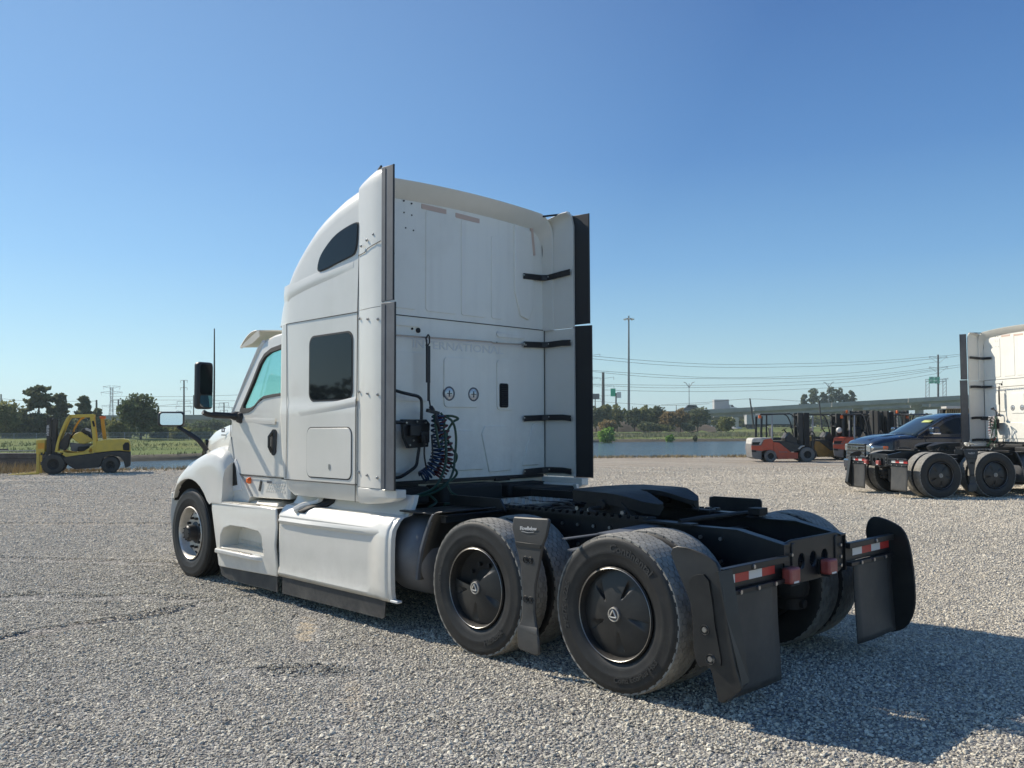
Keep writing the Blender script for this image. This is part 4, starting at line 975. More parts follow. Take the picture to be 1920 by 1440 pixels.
        bt = MB()
        for zz in (2.62, 1.98, 1.28):
            for x, z in ((2.83, zz+.02), (2.68, zz), (2.52, zz-.015)): bt.lathe([(0, .014), (.008, .012), (.013, 0)], (x, s*(1.205+.03*min(1, (2.87-x)*4)-.006), z), ax=(0, s, 0), n=10)
        for x, z in ((2.78, 3.27), (2.70, 3.31), (2.60, 3.345)): bt.lathe([(0, .014), (.008, .012), (.013, 0)], (x, s*1.222, z), ax=(0, s, 0), n=10)
        bt.build('panel_fastener', STEEL, EX)
    tp = MB()
    for s in (1, -1): tp.tube([(2.86, s*.93, 3.885), (2.75, s*1.03, 3.90), (2.60, s*1.17, 3.92), (2.52, s*1.2, 3.925)], .011, 6)
    tp.build('top_seal', STRAP, T)
    # ---------------------------------------------------------- cab
    def cabY(z): return 1.085-.10*max(0, (z-1.86)/.8)
    cs_out = [(4.26, 1.19), (5.23, 1.19), (5.37, 1.36), (5.455, 1.62), (5.455, 1.84), (5.36, 1.98), (5.07, 2.44), (4.93, 2.585), (4.72, 2.645), (4.45, 2.67), (4.26, 2.67)]
    win = [(4.30, 2.545), (4.5, 2.54), (4.74, 2.51), (4.87, 2.46), (4.95, 2.38), (5.08, 2.15), (5.24, 1.90), (5.235, 1.87), (5.20, 1.86), (5.05, 1.87), (4.97, 1.895), (4.88, 1.96), (4.78, 2.0), (4.6, 2.015), (4.30, 2.03)]
    cab = bpy.data.objects.new('cab', None); COL.objects.link(cab); cab.parent = T
    for s in (1, -1):
        d = MB(); d.plate(cs_out, [win], lambda a, b, k, s=s: Vector((a, s*(cabY(b)-(0 if k else .05)), b)), 1)
        DO = d.build('door', WHITE, cab, bevel=.012, smooth=30)
        g = MB(); g.plate(win, [], lambda a, b, k, s=s: Vector((a, s*(cabY(b)-.022+(.004 if k else 0)), b)), 1); g.build('window_glass', CGLASS, cab)
        cx_, cz_ = 4.75, 2.2
        inn = [(4.30 if p[0] < 4.31 else cx_+(p[0]-cx_)*.90, cz_+(p[1]-cz_)*.89) for p in win]
        outw = [(4.26 if p[0] < 4.31 else cx_+(p[0]-cx_)*1.04, cz_+(p[1]-cz_)*1.05) for p in win]
        f = MB(); f.plate(outw, [inn], lambda a, b, k, s=s: Vector((a, s*(cabY(b)+(.006 if k else -.03)), b)), 1); f.build('window_frame', SEAM, cab, bevel=.003)
        # lower cab sill
        lo = MB(); lo.side([(4.20, 1.182), (5.20, 1.182), (5.05, 1.05), (4.95, .96), (4.20, .98)], s*1.0, s*1.075); lo.build('cab_sill', WHITE, cab, bevel=.01)
        trd = MB()
        for i in range(9):
            for j in range(3):
                x = 4.32+i*.045+(j % 2)*.02
                if x < 4.72-j*.02: trd.box((x, s*1.076, 1.05+j*.035), (.03, .006, .016), (0, .5, 0))
        trd.build('grip_pattern', WHITE, cab)
        sg = MB(); sg.box((4.62, s*1.078, 1.135), (.09, .004, .022)); sg.build('sill_plate', BADGE, cab)
        # door details
        seam(DO, [(4.3, s*1.087, 1.185), (5.22, s*1.087, 1.185), (5.38, s*1.088, 1.36), (5.458, s*1.088, 1.62), (5.46, s*1.088, 1.85)])
        c_ = MB(); c_.loft([[Vector((x, s*1.083, z+.03)), Vector((x, s*(1.083+b), z)), Vector((x, s*1.083, z-.035))] for x, z, b in ((5.44, 1.79, .009), (5.1, 1.775, .010), (4.8, 1.765, .006), (4.5, 1.76, .001))]); c_.build('body_crease', WHITE, DO, smooth=70)
        h = MB(); h.plate(rrect(4.475, 4.565, 1.41, 1.675, .043, 5), [], lambda a, b, k, s=s: Vector((a, s*(1.095 if k else 1.07), b)), 1); hh = h.build('door_handle', SEAM, DO, bevel=.006)
        h = MB(); h.tube([(4.535, s*1.09, 1.65), (4.545, s*1.125, 1.60), (4.545, s*1.125, 1.50), (4.535, s*1.10, 1.44)], .016, 8); h.build('handle_grip', PLAST, hh)
        k = MB(); k.lathe([(0, .006), (.018, .005), (.024, 0)], (5.33, s*1.087, 1.33), ax=(0, s, 0), n=16); k.build('door_lock', SEAM, DO)
        a_ = MB(); a_.lathe([(0, .03), (.022, .028), (.032, .012), (.034, -.01)], (5.03, s*1.085, 1.135), ax=(.1, s, 0), n=18); a_.build('side_marker_lamp', AMBER, cab)
        # dark latch strap
        q = MB(); q.box((4.80, s*1.08, 1.09), (.03, .012, .11), (0, -.35, 0)); q.build('sill_latch', SEAM, cab)
    rf = MB(); rf.grid(lambda u, v: Vector((4.20+.80*u, (1-2*v)*(1.0-.04*u), 2.672-.02*u-.10*max(0, u-.6)+.05*(1-(1-2*v)**2))), 8, 12); rf.build('cab_roof', WHITE, cab, solid=.04)
    def wsx(u, v):      # u: 0 bottom 1 top, v across
        y = (1-2*v); z = 1.86+(.74)*u; return Vector((5.44-.46*u+.30*(1-y*y)*(1-.35*u), y*(1.05-.10*u), z+.02*(1-y*y)))
    wsd = MB(); wsd.grid(wsx, 8, 16); wsd.build('windshield', CGLASS, cab, solid=.006)
    pil = MB()
    for s in (1, -1): pil.tube([(5.45, s*1.06, 1.84), (5.22, s*1.02, 2.22), (5.02, s*.985, 2.52), (4.93, s*.97, 2.60)], .035, 8)
    pil.build('windshield_pillar', WHITE, cab)
    # sun visor
    vi = MB(); vi.grid(lambda u, v: Vector((4.98+.40*u-.16*(1-2*v)**2*u*0, (1-2*v)*(1.03), 2.73-.13*u*u-.02*u+.045*(1-(1-2*v)**2)+.02*sin(pi*u))), 8, 14); vi.build('sun_visor', CREAM, cab, solid=.014)
    vp = MB()
    for s in (1, -1): vp.plate([(4.98, 2.73), (5.38, 2.575), (5.36, 2.56), (5.1, 2.60), (4.95, 2.66)], [], lambda a, b, k, s=s: Vector((a, s*(1.03-(.012 if k else 0)), b)), 1)
    vp.build('visor_end', CREAM, cab)
    # interior
    it = MB()
    for y in (.55, -.55):
        it.box((4.55, y, 1.55), (.5, .5, .16)); it.box((4.33, y, 1.92), (.14, .48, .72), (0, -.12, 0)); it.box((4.27, y, 2.36), (.10, .28, .2))
    it.build('seat', SEAT, cab, bevel=.05, seg=3)
    ds_ = MB(); ds_.box((5.25, 0, 1.62), (.42, 1.9, .40)); ds_.bx(5.36, 5.44, -.9, .9, 1.4, 1.84); ds_.build('dashboard', SEAT, cab, bevel=.06, seg=3)
    sw = MB(); sw.lathe([(.215, -.012), (.228, 0), (.215, .012), (.202, 0)], (4.98, .55, 1.86), ax=(-.75, 0, .66), n=28, closed=True); sw.box((5.0, .55, 1.84), (.03, .40, .05), (0, .7, 0)); sw.build('steering_wheel', SEAT, cab)
    fl_ = MB(); fl_.bx(4.2, 5.4, -1.0, 1.0, 1.2, 1.24); fl_.bx(5.40, 5.44, -1.0, 1.0, .95, 1.84); fl_.build('cab_floor', BLK, cab)
    cb = MB(); cb.tube(cr([(4.98, .96, 2.55), (4.93, .96, 2.45), (4.99, .96, 2.38), (5.08, .96, 2.33)], 5), .004, 5); cb.build('dangling_cord', BLK, cab)
    # ---------------------------------------------------------- hood
    hw = [(5.46, 1.05), (5.75, 1.0), (6.1, .93), (6.5, .84), (6.8, .77), (7.0, .70), (7.08, .62), (7.12, .50)]
    ht = [(5.46, 1.80), (5.75, 1.765), (6.1, 1.73), (6.5, 1.685), (6.8, 1.60), (7.0, 1.48), (7.08, 1.32), (7.12, 1.10)]
    def hsec(x):
        w_ = lerp_tab(hw, x); t_ = lerp_tab(ht, x); zb = .88; r_ = min(.20, (t_-zb)*.7)
        p = [(w_, zb), (w_, zb+(t_-r_-zb)*.5), (w_, t_-r_)]+[(w_-r_+r_*cos(a), t_-r_+r_*sin(a)) for a in np.linspace(0, pi/2*.88, 7)[1:]]
        ex, ez = p[-1]; p += [(yy, ez+.10*(1-(yy/ex)**2)) for yy in np.linspace(ex, 0, 5)[1:]]
        return [Vector((x, y, z)) for y, z in p]+[Vector((x, -y, z)) for y, z in reversed(p[:-1])]
    hd = MB(); hd.loft([hsec(x) for x in (5.462, 5.6, 5.75, 5.95, 6.1, 6.3, 6.5, 6.65, 6.8, 6.88, 6.95, 7.0, 7.04, 7.08, 7.12)]); HD = hd.build('hood', WHITE, T, smooth=45)
    gg = MB()
    for z in np.arange(.95, 1.5, .07): gg.box((7.10-.12*max(0, z-1.2), 0, z), (.02, .85, .03))
    gg.build('grille', BLK, HD)
    cow = MB(); cow.loft([[Vector((5.36, y, 1.86)), Vector((5.50, y, 1.885+.03*(1-y*y))), Vector((5.70+.18*(1-y*y), y, 1.83+.06*(1-y*y))), Vector((5.6, y, 1.78))] for y in np.linspace(-1.02, 1.02, 11)]); cow.build('cowl', WHITE, T, smooth=60)
    for s in (1, -1):
        bdg = MB(); put_text(bdg, 'LT', .06, (5.80, s*1.006, 1.665), (-s, 0, 0), (0, 0, 1), bold=.004, depth=.006, sx=1.3); bdg.build('model_badge', BADGE, HD)
        bdg = MB(); bdg.box((5.80, s*1.005, 1.612), (.10, .005, .012)); bdg.build('badge_bar', BADGE, HD)
        # hood line crease
        # headlamp
        hlm = MB(); hlm.plate(smoothpoly([(6.98, 1.24), (6.78, 1.44), (6.66, 1.56), (6.60, 1.50), (6.70, 1.34), (6.85, 1.2)], 3), [], lambda a, b, k, s=s: Vector((a, s*(lerp_tab(hw, a)+(.02 if k else -.02)), b)), 1); hlm.build('headlamp', DGLASS, T, bevel=.006)
        # fender
        ftop = [(5.37, 1.30), (5.45, 1.40), (5.62, 1.46), (5.83, 1.45), (6.05, 1.40), (6.31, 1.335), (6.5, 1.23), (6.7, 1.08), (6.88, .96), (6.98, .90)]
        R0 = .615
        def arch_z(x):
            d = abs(x-6.19)
            return .50+sqrt(max(0.0, R0*R0-d*d)) if d < R0 else .5
        def flow(x):
            if x < 5.66: return .885
            return max(.86, arch_z(x)) if x < 6.81 else .85
        mb = MB(); NS = 14; xsf = [5.375, 5.40, 5.45, 5.52, 5.6, 5.66, 5.72, 5.8, 5.9, 6.0, 6.1, 6.19, 6.3, 6.4, 6.5, 6.6, 6.68, 6.74, 6.80, 6.88, 6.96, 6.98]
        def fsec(x, s=s):
            t_ = lerp_tab(ftop, x); lo_ = min(flow(x), t_-.02); hwx = lerp_tab(hw, x)-.06
            wmax = 1.215-.30*max(0, x-6.5)**1.2
            # from hood outward to the crest then down to the arch lip
            hh = t_-lo_; pts = [(hwx, t_+.05), (hwx+(wmax-hwx)*.45, t_+.02), (hwx+(wmax-hwx)*.72, t_-.02), (hwx+(wmax-hwx)*.90, t_-.07*min(1, hh/.2)), (wmax-.008, t_-.14*min(1, hh/.25)), (wmax, t_-.2*min(1, hh/.3)), (wmax+.004, lo_+hh*.25), (wmax+.012, lo_+.012), (wmax+.006, lo_), (wmax-.03, lo_+.004), (wmax-.06, lo_+.02)]
            sm = cr(pts, 2)
            return [Vector((x, s*p[0], p[1])) for p in sm]
        rf_ = [fsec(x) for x in xsf]
        mb.loft(rf_, cap=False, closed=False)
        # rear face
        a0 = rf_[0]; mb.add(a0+[Vector((5.375, s*.80, .89))], [tuple(range(len(a0)+1))])
        FD = mb.build('fender', WHITE, T, smooth=50)
        wl = MB(); wl.lathe([(.60, s*.78), (.60, s*1.17)], (6.20, 0, .52), n=40); wl.bx(5.62, 6.8, s*.70, s*.75, .5, 1.3)
        wlo = wl.build('wheel_well', BLK, T)
        # cut the lower half by shifting: keep it above the step fairing only
        me = wlo.data; bm_ = bmesh.new(); bm_.from_mesh(me); bmesh.ops.bisect_plane(bm_, geom=bm_.verts[:]+bm_.edges[:]+bm_.faces[:], plane_co=(0, 0, .84), plane_no=(0, 0, -1), clear_outer=True); bm_.to_mesh(me); bm_.free()
        # panel between fender and door with its vent
        vp_ = [(5.45, 1.60), (5.37, 1.36), (5.22, 1.18), (5.10, 1.08), (4.98, .97), (5.05, .905), (5.40, .90), (5.60, .90), (5.60, 1.36), (5.52, 1.45)]
        vn = MB(); vn.plate(vp_, [], lambda a, b, k, s=s: Vector((a, s*(1.09 if k else .95), b)), 1); VN = vn.build('cowl_side_panel', WHITE, T, bevel=.008)
        vr = MB(); vr.plate([(5.40, 1.30), (5.33, 1.36), (5.27, 1.30), (5.20, 1.10), (5.18, 1.03), (5.40, 1.0)], [], lambda a, b, k, s=s: Vector((a, s*(1.097 if k else 1.08), b)), 1); vr.build('vent_surround', EMB, VN, bevel=.006)
        vb_ = MB(); vb_.plate([(5.40, 1.28), (5.35, 1.32), (5.31, 1.26), (5.27, 1.08), (5.40, 1.06)], [], lambda a, b, k, s=s: Vector((a, s*(1.101 if k else 1.09), b)), 1); vb_.build('vent_opening', BLK, VN)
        # front bumper
        bmp = MB(); bmp.loft([[Vector((x, s*y, .90)), Vector((x+.01, s*(y+.02), .70)), Vector((x, s*y, .42)), Vector((x-.06, s*(y-.05), .36)), Vector((x-.06, s*(y-.12), .36)), Vector((x-.06, s*(y-.12), .90))] for x, y in ((6.76, 1.165), (6.82, 1.13), (6.88, 1.07), (6.94, .98), (7.02, .8), (7.12, .4), (7.14, .0))]); bmp.build('bumper', WHITE, T, smooth=45)
        sk = MB(); sk.bx(6.76, 6.80, s*1.08, s*1.17, .82, .93); sk.build('bumper_bracket', CREAM, T, bevel=.01)
        # hood mirror
        hm = MB(); hm.box((6.80, s*1.18, 1.80), (.26, .30, .17) if False else (.13, .30, .18), (0, 0, -s*.38)); hmo = hm.build('hood_mirror', STRAP, T, bevel=.04, seg=3)
        nrm = Vector((-cos(s*.38), sin(s*.38), 0)); ctr = Vector((6.80, s*1.18, 1.80))+nrm*.067; axu = Vector((nrm.y, -nrm.x, 0))
        g = MB(); g.add([ctr+axu*p[0]+Vector((0, 0, p[1])) for p in rrect(-.125, .125, -.07, .07, .03, 4)], [tuple(range(20))]); g.build('mirror_glass', MIRR, hmo, smooth=0)
        am = MB(); am.tube(cr([(6.75, s*1.12, 1.71), (6.64, s*1.02, 1.62), (6.56, s*.94, 1.54), (6.52, s*.86, 1.42)], 5), [.022]*5+[.03]*11, 8); am.build('mirror_arm', STRAP, hmo)
    # door mirrors
    for s in (1, -1):
        mm = MB(); hc = Vector((5.38, s*1.44, 2.14)); rot = Euler((0, 0, s*.20)).to_matrix()
        mm.box(hc, (.10, .19, .50), rot); mo = mm.build('door_mirror', STRAP, T, bevel=.035, seg=3)
        g = MB(); nrm = rot @ Vector((-1, 0, 0)); axu = rot @ Vector((0, 1, 0)); c0 = hc+nrm*.0515
        g.add([c0+axu*p[0]+Vector((0, 0, p[1]+.06)) for p in rrect(-.078, .078, -.155, .165, .03, 4)], [tuple(range(20))]); g.build('mirror_glass', DGLASS, mo, smooth=0)
        g = MB(); g.add([c0+axu*p[0]+Vector((0, 0, p[1]-.175)) for p in rrect(-.078, .078, -.055, .07, .025, 4)], [tuple(range(20))]); g.build('convex_mirror_glass', MIRR, mo, smooth=0)
        ar = MB(); ar.tube(cr([(5.38, s*1.44, 1.86), (5.38, s*1.38, 1.835), (5.35, s*1.25, 1.825), (5.30, s*1.13, 1.82), (5.26, s*1.06, 1.82)], 4), [.028]*6+[.036]*6+[.05]*5, 10); ar.build('mirror_arm', STRAP, mo)
        bs = MB(); bs.lathe([(0, .06), (.05, .05), (.07, .0)], (5.24, s*1.07, 1.80), ax=(0, s, 0), n=20); bs.build('mirror_base', STRAP, mo)
        if s > 0:
            an = MB(); an.tube([(5.40, 1.31, 1.80), (5.40, 1.312, 2.30), (5.395, 1.32, 2.76)], [.011, .009, .006], 6); an.build('whip_antenna', STRAP, mo)
    # ---------------------------------------------------------- step fairing and tank fairing
    for s in (1, -1):
        rec = [(5.34, .43), (5.325, .55), (5.25, .635), (5.12, .668), (4.8, .672), (4.50, .655), (4.44, .62), (4.42, .52), (4.40, .43)]
        outl = [(5.635, .875), (5.60, .80), (5.40, .23), (5.38, .215), (4.16, .25), (4.145, .30), (4.17, .55), (4.155, .72), (4.19, .87), (4.20, .90), (4.6, .905)]
        def fy(a, b, k, s=s):
            y = 1.235+.025*sin(max(0, min(1, (b-.2)/.7))*pi)-.06*max(0, a-5.45)*2
            return Vector((a, s*(y-(0 if k else .03)), b))
        mb = MB(); mb.plate(outl, [rec], fy, 1); SF = mb.build('step_fairing', WHITE, T, bevel=.010)
        rb = MB(); 
        n = len(rec); cxr, czr = 4.87, .53
        back = [(cxr+(p[0]-cxr)*.93, czr+(p[1]-czr)*.9+.005) for p in rec]
        rb.add([fy(p[0], p[1], 1)-Vector((0, s*.006, 0)) for p in rec]+[Vector((p[0], s*1.06, p[1])) for p in back], [(i, (i+1) % n, n+(i+1) % n, n+i) for i in range(n)]+[tuple(range(n, 2*n))])
        rb.build('step_recess', WHITE, SF, smooth=40)
        stp = MB(); stp.top([(5.42, s*1.07), (4.42, s*1.07), (4.42, s*1.255), (4.55, s*1.295), (5.38, s*1.295), (5.42, s*1.24)], .365, .415); so_ = stp.build('lower_step', WHITE, SF, bevel=.012)
        tr = MB(); tr.top([(5.36, s*1.13), (4.62, s*1.13), (4.62, s*1.28), (5.34, s*1.28)], .414, .420); tro = tr.build('tread_plate', ALU, so_, bevel=.002)
        ri = MB()
        for x in np.arange(4.65, 5.34, .028):
            ri.box((x, s*1.205, .424), (.010, .13, .008))
        ri.build('tread_ridge', CREAM, so_)
        r2 = MB()
        for x in np.arange(4.5, 5.25, .03): r2.box((x, s*1.075, .47+.02*(x-4.5)), (.012, .01, .045), (0, -.5, 0))
        r2.build('recess_grip', WHITE, SF)
        # top deck with upper tread
        tk = MB(); tk.top([(5.63, s*.80), (4.20, s*.80), (4.20, s*1.235), (5.62, s*1.225)], .87, .893); to = tk.build('step_deck', WHITE, T, bevel=.010)
        tr = MB(); tr.top([(5.55, s*1.08), (4.72, s*1.12), (4.66, s*1.225), (5.50, s*1.225)], .892, .902); tr.build('tread_plate', ALU, to, bevel=.003)
        ri = MB()
        for x in np.arange(4.74, 5.5, .026): ri.box((x, s*1.165, .905), (.010, .085, .006))
        ri.build('tread_ridge', CREAM, to)
        cv = MB(); cv.loft([[Vector((5.35, s*.82, .895)), Vector((5.35, s*1.06, .895)), Vector((4.42, s*1.10, .895)), Vector((4.42, s*.82, .895))], [Vector((5.28, s*.85, .95)), Vector((5.28, s*1.02, .925)), Vector((4.47, s*1.06, .93)), Vector((4.47, s*.85, .95))]]); cv.build('battery_cover', CREAM, to, bevel=.012)
        # gap strip
        gp = MB(); gp.side([(4.20, .90), (4.13, .90), (4.105, .72), (4.125, .55), (4.10, .24), (4.165, .24), (4.18, .55), (4.165, .72)], s*1.16, s*1.22); gp.build('fairing_gap', BLK, T)
        # tank fairing shell: profile swept along x, with a sunken panel
        pr = [(1.235, .262), (1.25, .30), (1.258, .36), (1.262, .50), (1.262, .66), (1.258, .775), (1.245, .845), (1.20, .915), (1.165, .942), (1.12, .948), (1.09, .955), (1.06, .99), (1.03, 1.06), (1.015, 1.12)]
        xs_ = [4.12, 4.10, 4.0, 3.5, 3.0, 2.66, 2.60, 2.50, 2.42, 2.36, 2.31]
        def off(x, i):
            z = pr[i][1]; e = 0.0
            if 2.60 <= x <= 4.12 and .34 < z < .79: e = -.020
            return e
        rings = []
        for x in xs_:
            fl_x = .0 if x > 2.45 else .012
            rings.append([Vector((x-(0 if z > .3 else 0), s*(y+off(x, i)+fl_x), z)) for i, (y, z) in enumerate(pr)])
        mb = MB(); mb.loft(rings, cap=False, closed=False); TF = mb.build('tank_fairing', WHITE, T, solid=.022, smooth=26)
        ln = MB(); ln.loft([[Vector((2.31, s*(y+dy+.012), z)), Vector((2.27, s*(y+dy+.010), z)), Vector((2.265, s*(y+dy-.03), z)), Vector((2.31, s*(y+dy-.03), z))] for (y, z), dy in zip(pr, [0]*len(pr))]); ln.build('fairing_flange', WHITE, TF, bevel=.006, smooth=50)
        ll = MB(); ll.box((2.245, s*1.235, .275), (.10, .05, .022)); ll.build('flange_foot', EMB, TF, bevel=.006)
        # crease line of the sunken panel
        hb_ = MB(); hb_.loft([[Vector((x, s*1.246, z+.03)), Vector((x, s*(1.246+b), z)), Vector((x, s*1.244, z-.035))] for x, z, b in ((4.10, .80, .018), (3.6, .80, .022), (2.7, .81, .020), (2.4, .82, .01))]); hb_.build('body_crease', WHITE, TF, smooth=60)
        # notch over the filler
        nt_ = MB(); nt_.loft([[Vector((a_, s*y, z)), Vector((b_, s*y, z))] for a_, b_, y, z in ((3.70, 3.80, 1.23, .905), (3.62, 3.74, 1.17, .953), (3.50, 3.68, 1.115, .972), (3.44, 3.62, 1.072, 1.0), (3.42, 3.60, 1.04, 1.11))], cap=False, closed=False); nt_.build('filler_notch', BLK, TF, solid=.03, smooth=40)
        nw = MB(); nw.tube(cr([(3.86, s*1.22, .905), (3.80, s*1.17, .945), (3.73, s*1.11, .965), (3.66, s*1.07, 1.0), (3.64, s*1.04, 1.11), (3.66, s*1.02, 1.13)], 4), .038, 8); nw.build('notch_lip', WHITE, TF)
        tb = MB(); tb.lathe([(0, -1.05), (.20, -1.045), (.28, -1.01), (.325, -.95), (.335, -.90), (.335, .85), (.30, .93), (0, .96)], (3.05, s*.86, .635), ax=(1, 0, 0), n=48); tb.build('fuel_tank', TANKM, T)
        tsp = MB()
        for x in (2.45, 3.5): tsp.lathe([(.336, -.03), (.342, -.03), (.342, .03), (.336, .03)], (x, s*.86, .635), ax=(1, 0, 0), n=40)
        tsp.build('tank_strap', FRAME, T)
        # black skirts
        sk = MB(); sk.plate([(5.44, .235), (5.36, .12), (5.20, .095), (4.19, .095), (4.19, .26), (5.40, .23)], [], lambda a, b, k, s=s: Vector((a, s*(1.215 if k else 1.205), b)), 1); sk.build('lower_skirt', SKIRT, T)
        sk = MB(); sk.plate([(4.08, .28), (4.08, .10), (2.45, .105), (2.42, .12), (2.40, .28)], [], lambda a, b, k, s=s: Vector((a, s*((1.225 if k else 1.215)), b)), 1); sk.build('lower_skirt', SKIRT, T)
        bk = MB(); bk.bx(5.5, 4.2, s*.55, s*1.0, .3, .85); bk.build('battery_box', BLK, T)
        # lettering on tyres near side handled outside
    # black backing box stands in for shade inside the right-hand fairing
    ex = MB(); ex.bx(2.30, 2.75, -.55, -1.05, .55, 1.10); ex.build('shade_backing', BLK, T, bevel=.03)
    return T
def lerp_idx(pts, v):
    k = v*(len(pts)-1); i = int(min(k, len(pts)-2)); f = k-i
    return tuple(a+(b-a)*f for a, b in zip(pts[i], pts[i+1]))

TRUCK = build_tractor()
# ================================================================== TREES
def leafmat(name, a, b_, c):
    m, nt, b = nodes(name); b.inputs['Roughness'].default_value = .85; b.inputs['Specular IOR Level'].default_value = .2
    n = tex(nt, 'Noise', 1.1, Detail=4.0, Roughness=.7); col = ramp(nt, n.outputs[0], [(.30, tuple(x*2.5 for x in a)), (.5, tuple(x*2.9 for x in b_)), (.72, tuple(x*3.1 for x in c))]); lnk(nt, col, b.inputs['Base Color'])
    tl = nt.nodes.new('ShaderNodeBsdfTranslucent'); lnk(nt, col, tl.inputs[0]); mx = nt.nodes.new('ShaderNodeMixShader'); mx.inputs[0].default_value = .38
    lnk(nt, b.outputs[0], mx.inputs[1]); lnk(nt, tl.outputs[0], mx.inputs[2]); lnk(nt, mx.outputs[0], nt.nodes['Material Output'].inputs[0])
    return m
LF_DARK = leafmat('dark_evergreen_leaves', (.026, .032, .018), (.044, .050, .027), (.070, .076, .038))
LF_OAK = leafmat('deep_green_leaves', (.022, .030, .015), (.036, .046, .022), (.055, .068, .032))
LF_OLIVE = leafmat('olive_leaves', (.034, .042, .016), (.064, .068, .026), (.105, .098, .04))
LF_RUST = leafmat('autumn_leaves', (.042, .034, .016), (.085, .062, .028), (.13, .092, .04))
LF_LIME = leafmat('fresh_green_leaves', (.045, .08, .014), (.08, .13, .026), (.12, .18, .042))
BARK = mat('bark', (.085, .066, .048), .95, var=.4, vscale=6)
DRY = mat('dry_grass_blades', (.42, .32, .17), .95, c2=(.24, .19, .10), vscale=.8)
TALLG = mat('tall_green_grass', (.16, .20, .065), .95, c2=(.26, .25, .11), vscale=.35, thr=(.4, .6))
def leaves(blobs, n, size, rng, hollow=.45):
    vs = []; tot = sum(b[3]*b[4]*b[5] for b in blobs)
    P = []
    for b in blobs:
        k = max(6, int(n*b[3]*b[4]*b[5]/tot))
        d = rng.normal(size=(k, 3)); d /= np.linalg.norm(d, axis=1)[:, None]
        r = (hollow**3+(1-hollow**3)*rng.uniform(0, 1, k))**(1/3)
        r *= 1+.16*np.sin(d[:, 0]*5+b[0]*3)*np.cos(d[:, 2]*6+b[1]*2); r *= 1+np.abs(rng.normal(0, .13, k))*(rng.uniform(0, 1, k) < .5)
        P.append(np.array(b[:3])+d*r[:, None]*np.array(b[3:6]))
    P = np.concatenate(P); k = len(P)
    a = rng.normal(size=(k, 3)); a /= np.linalg.norm(a, axis=1)[:, None]; c = rng.normal(size=(k, 3)); b2 = np.cross(a, c); b2 /= np.linalg.norm(b2, axis=1)[:, None]
    s = size*rng.uniform(.55, 1.35, k)[:, None]
    V = np.stack([P-a*s-b2*s*.5, P+a*s*.2-b2*s*.8, P+a*s+b2*s*.4, P-a*s*.3+b2*s*.8], 1).reshape(-1, 3)
    F = [(4*i, 4*i+1, 4*i+2, 4*i+3) for i in range(k)]
    return V, F
def raw(name, V, F, m, parent):
    me = bpy.data.meshes.new(name); me.from_pydata(V.tolist() if hasattr(V, 'tolist') else V, [], F); me.materials.append(m); me.update()
    o = bpy.data.objects.new(name, me); COL.objects.link(o); o.parent = parent; return o
def tree(name, u, vtop, vbase, w, width, kind, label, leafm, seed=0, n=1300, size=.2, group=None, zb=None, trunk=True, loc=None, h=None):
    rng = np.random.default_rng(seed*17+3)
    if loc is None:
        p = px(u, vbase, w); top = px(u, vtop, w); z0 = p.z if zb is None else zb; h = top.z-z0; loc = Vector((p.x, p.y, z0)); wd = width/FPX*w
    else: wd = width
    T = thing(name, loc, label, 'tree' if kind != 'bush' else 'shrub', rz=seed*1.3, group=group)
    R = wd/2; blobs = []
    if kind == 'pine':       # open crown of separate clumps on upper limbs
        for i in range(22):
            a = rng.uniform(0, 6.28); zz = h*(.34+.62*i/21); rr = R*(1.05-.75*abs((i/21)-.35))*rng.uniform(.3, .85)
            blobs.append((rr*cos(a), rr*sin(a), zz, R*rng.uniform(.2, .38), R*rng.uniform(.2, .38), h*rng.uniform(.03, .055)))
        blobs.append((0, 0, h*.94, R*.33, R*.33, h*.07)); blobs.append((0, 0, h*.72, R*.45, R*.45, h*.10))
    elif kind == 'round':
        for i in range(20):
            a = rng.uniform(0, 6.28); el = rng.uniform(-.5, 1.1); rr = R*rng.uniform(.5, .75)
            blobs.append((rr*cos(a)*cos(el), rr*sin(a)*cos(el), h*.56+h*.36*el*.85, R*rng.uniform(.32, .5), R*rng.uniform(.32, .5), h*rng.uniform(.10, .2)))
        blobs.append((0, 0, h*.5, R*.7, R*.7, h*.34)); blobs.append((0, 0, h*.85, R*.4, R*.4, h*.15))
    elif kind == 'bush':
        for i in range(8):
            a = rng.uniform(0, 6.28); rr = R*.5
            blobs.append((rr*cos(a), rr*sin(a), h*rng.uniform(.25, .7), R*rng.uniform(.35, .55), R*rng.uniform(.35, .55), h*rng.uniform(.2, .32)))
        blobs.append((0, 0, h*.4, R*.75, R*.75, h*.4))
    V, F = leaves(blobs, n, size, rng, hollow=.3 if kind == 'pine' else .5)
    V[:, 2] = np.maximum(V[:, 2], .05)
    raw('crown', V, F, leafm, T)
    mb = MB(); r0 = max(.08, h*.022)
    mb.tube([(0, 0, -.1), (.01*h, 0, h*.3), (-.01*h, .01*h, h*.6), (0, 0, h*.88)], [r0*1.3, r0, r0*.7, r0*.25], 7)
    for b in blobs[:9]:
        z0_ = max(.2*h, b[2]-.22*h) if kind != 'bush' else .05*h
        mb.tube([(0, 0, z0_), (b[0]*.5, b[1]*.5, (z0_+b[2])/2+.02*h), (b[0], b[1], b[2])], [r0*.5, r0*.32, r0*.12], 5)
    mb.build('trunk', BARK, T)
    return T
GL = 'trees standing on the left beyond the pond'
W1 = 112
tree('broadleaf_tree', 5, 752, 829, W1, 80, 'round', 'olive tree cut by the left edge of the picture, beyond the pond', LF_OLIVE, 1, 1500, .22, GL)
tree('pine_tree', 70, 724, 829, W1+4, 74, 'pine', 'tallest open-crowned pine on the left, behind the mast of the yellow forklift', LF_DARK, 2, 2400, .22, GL)
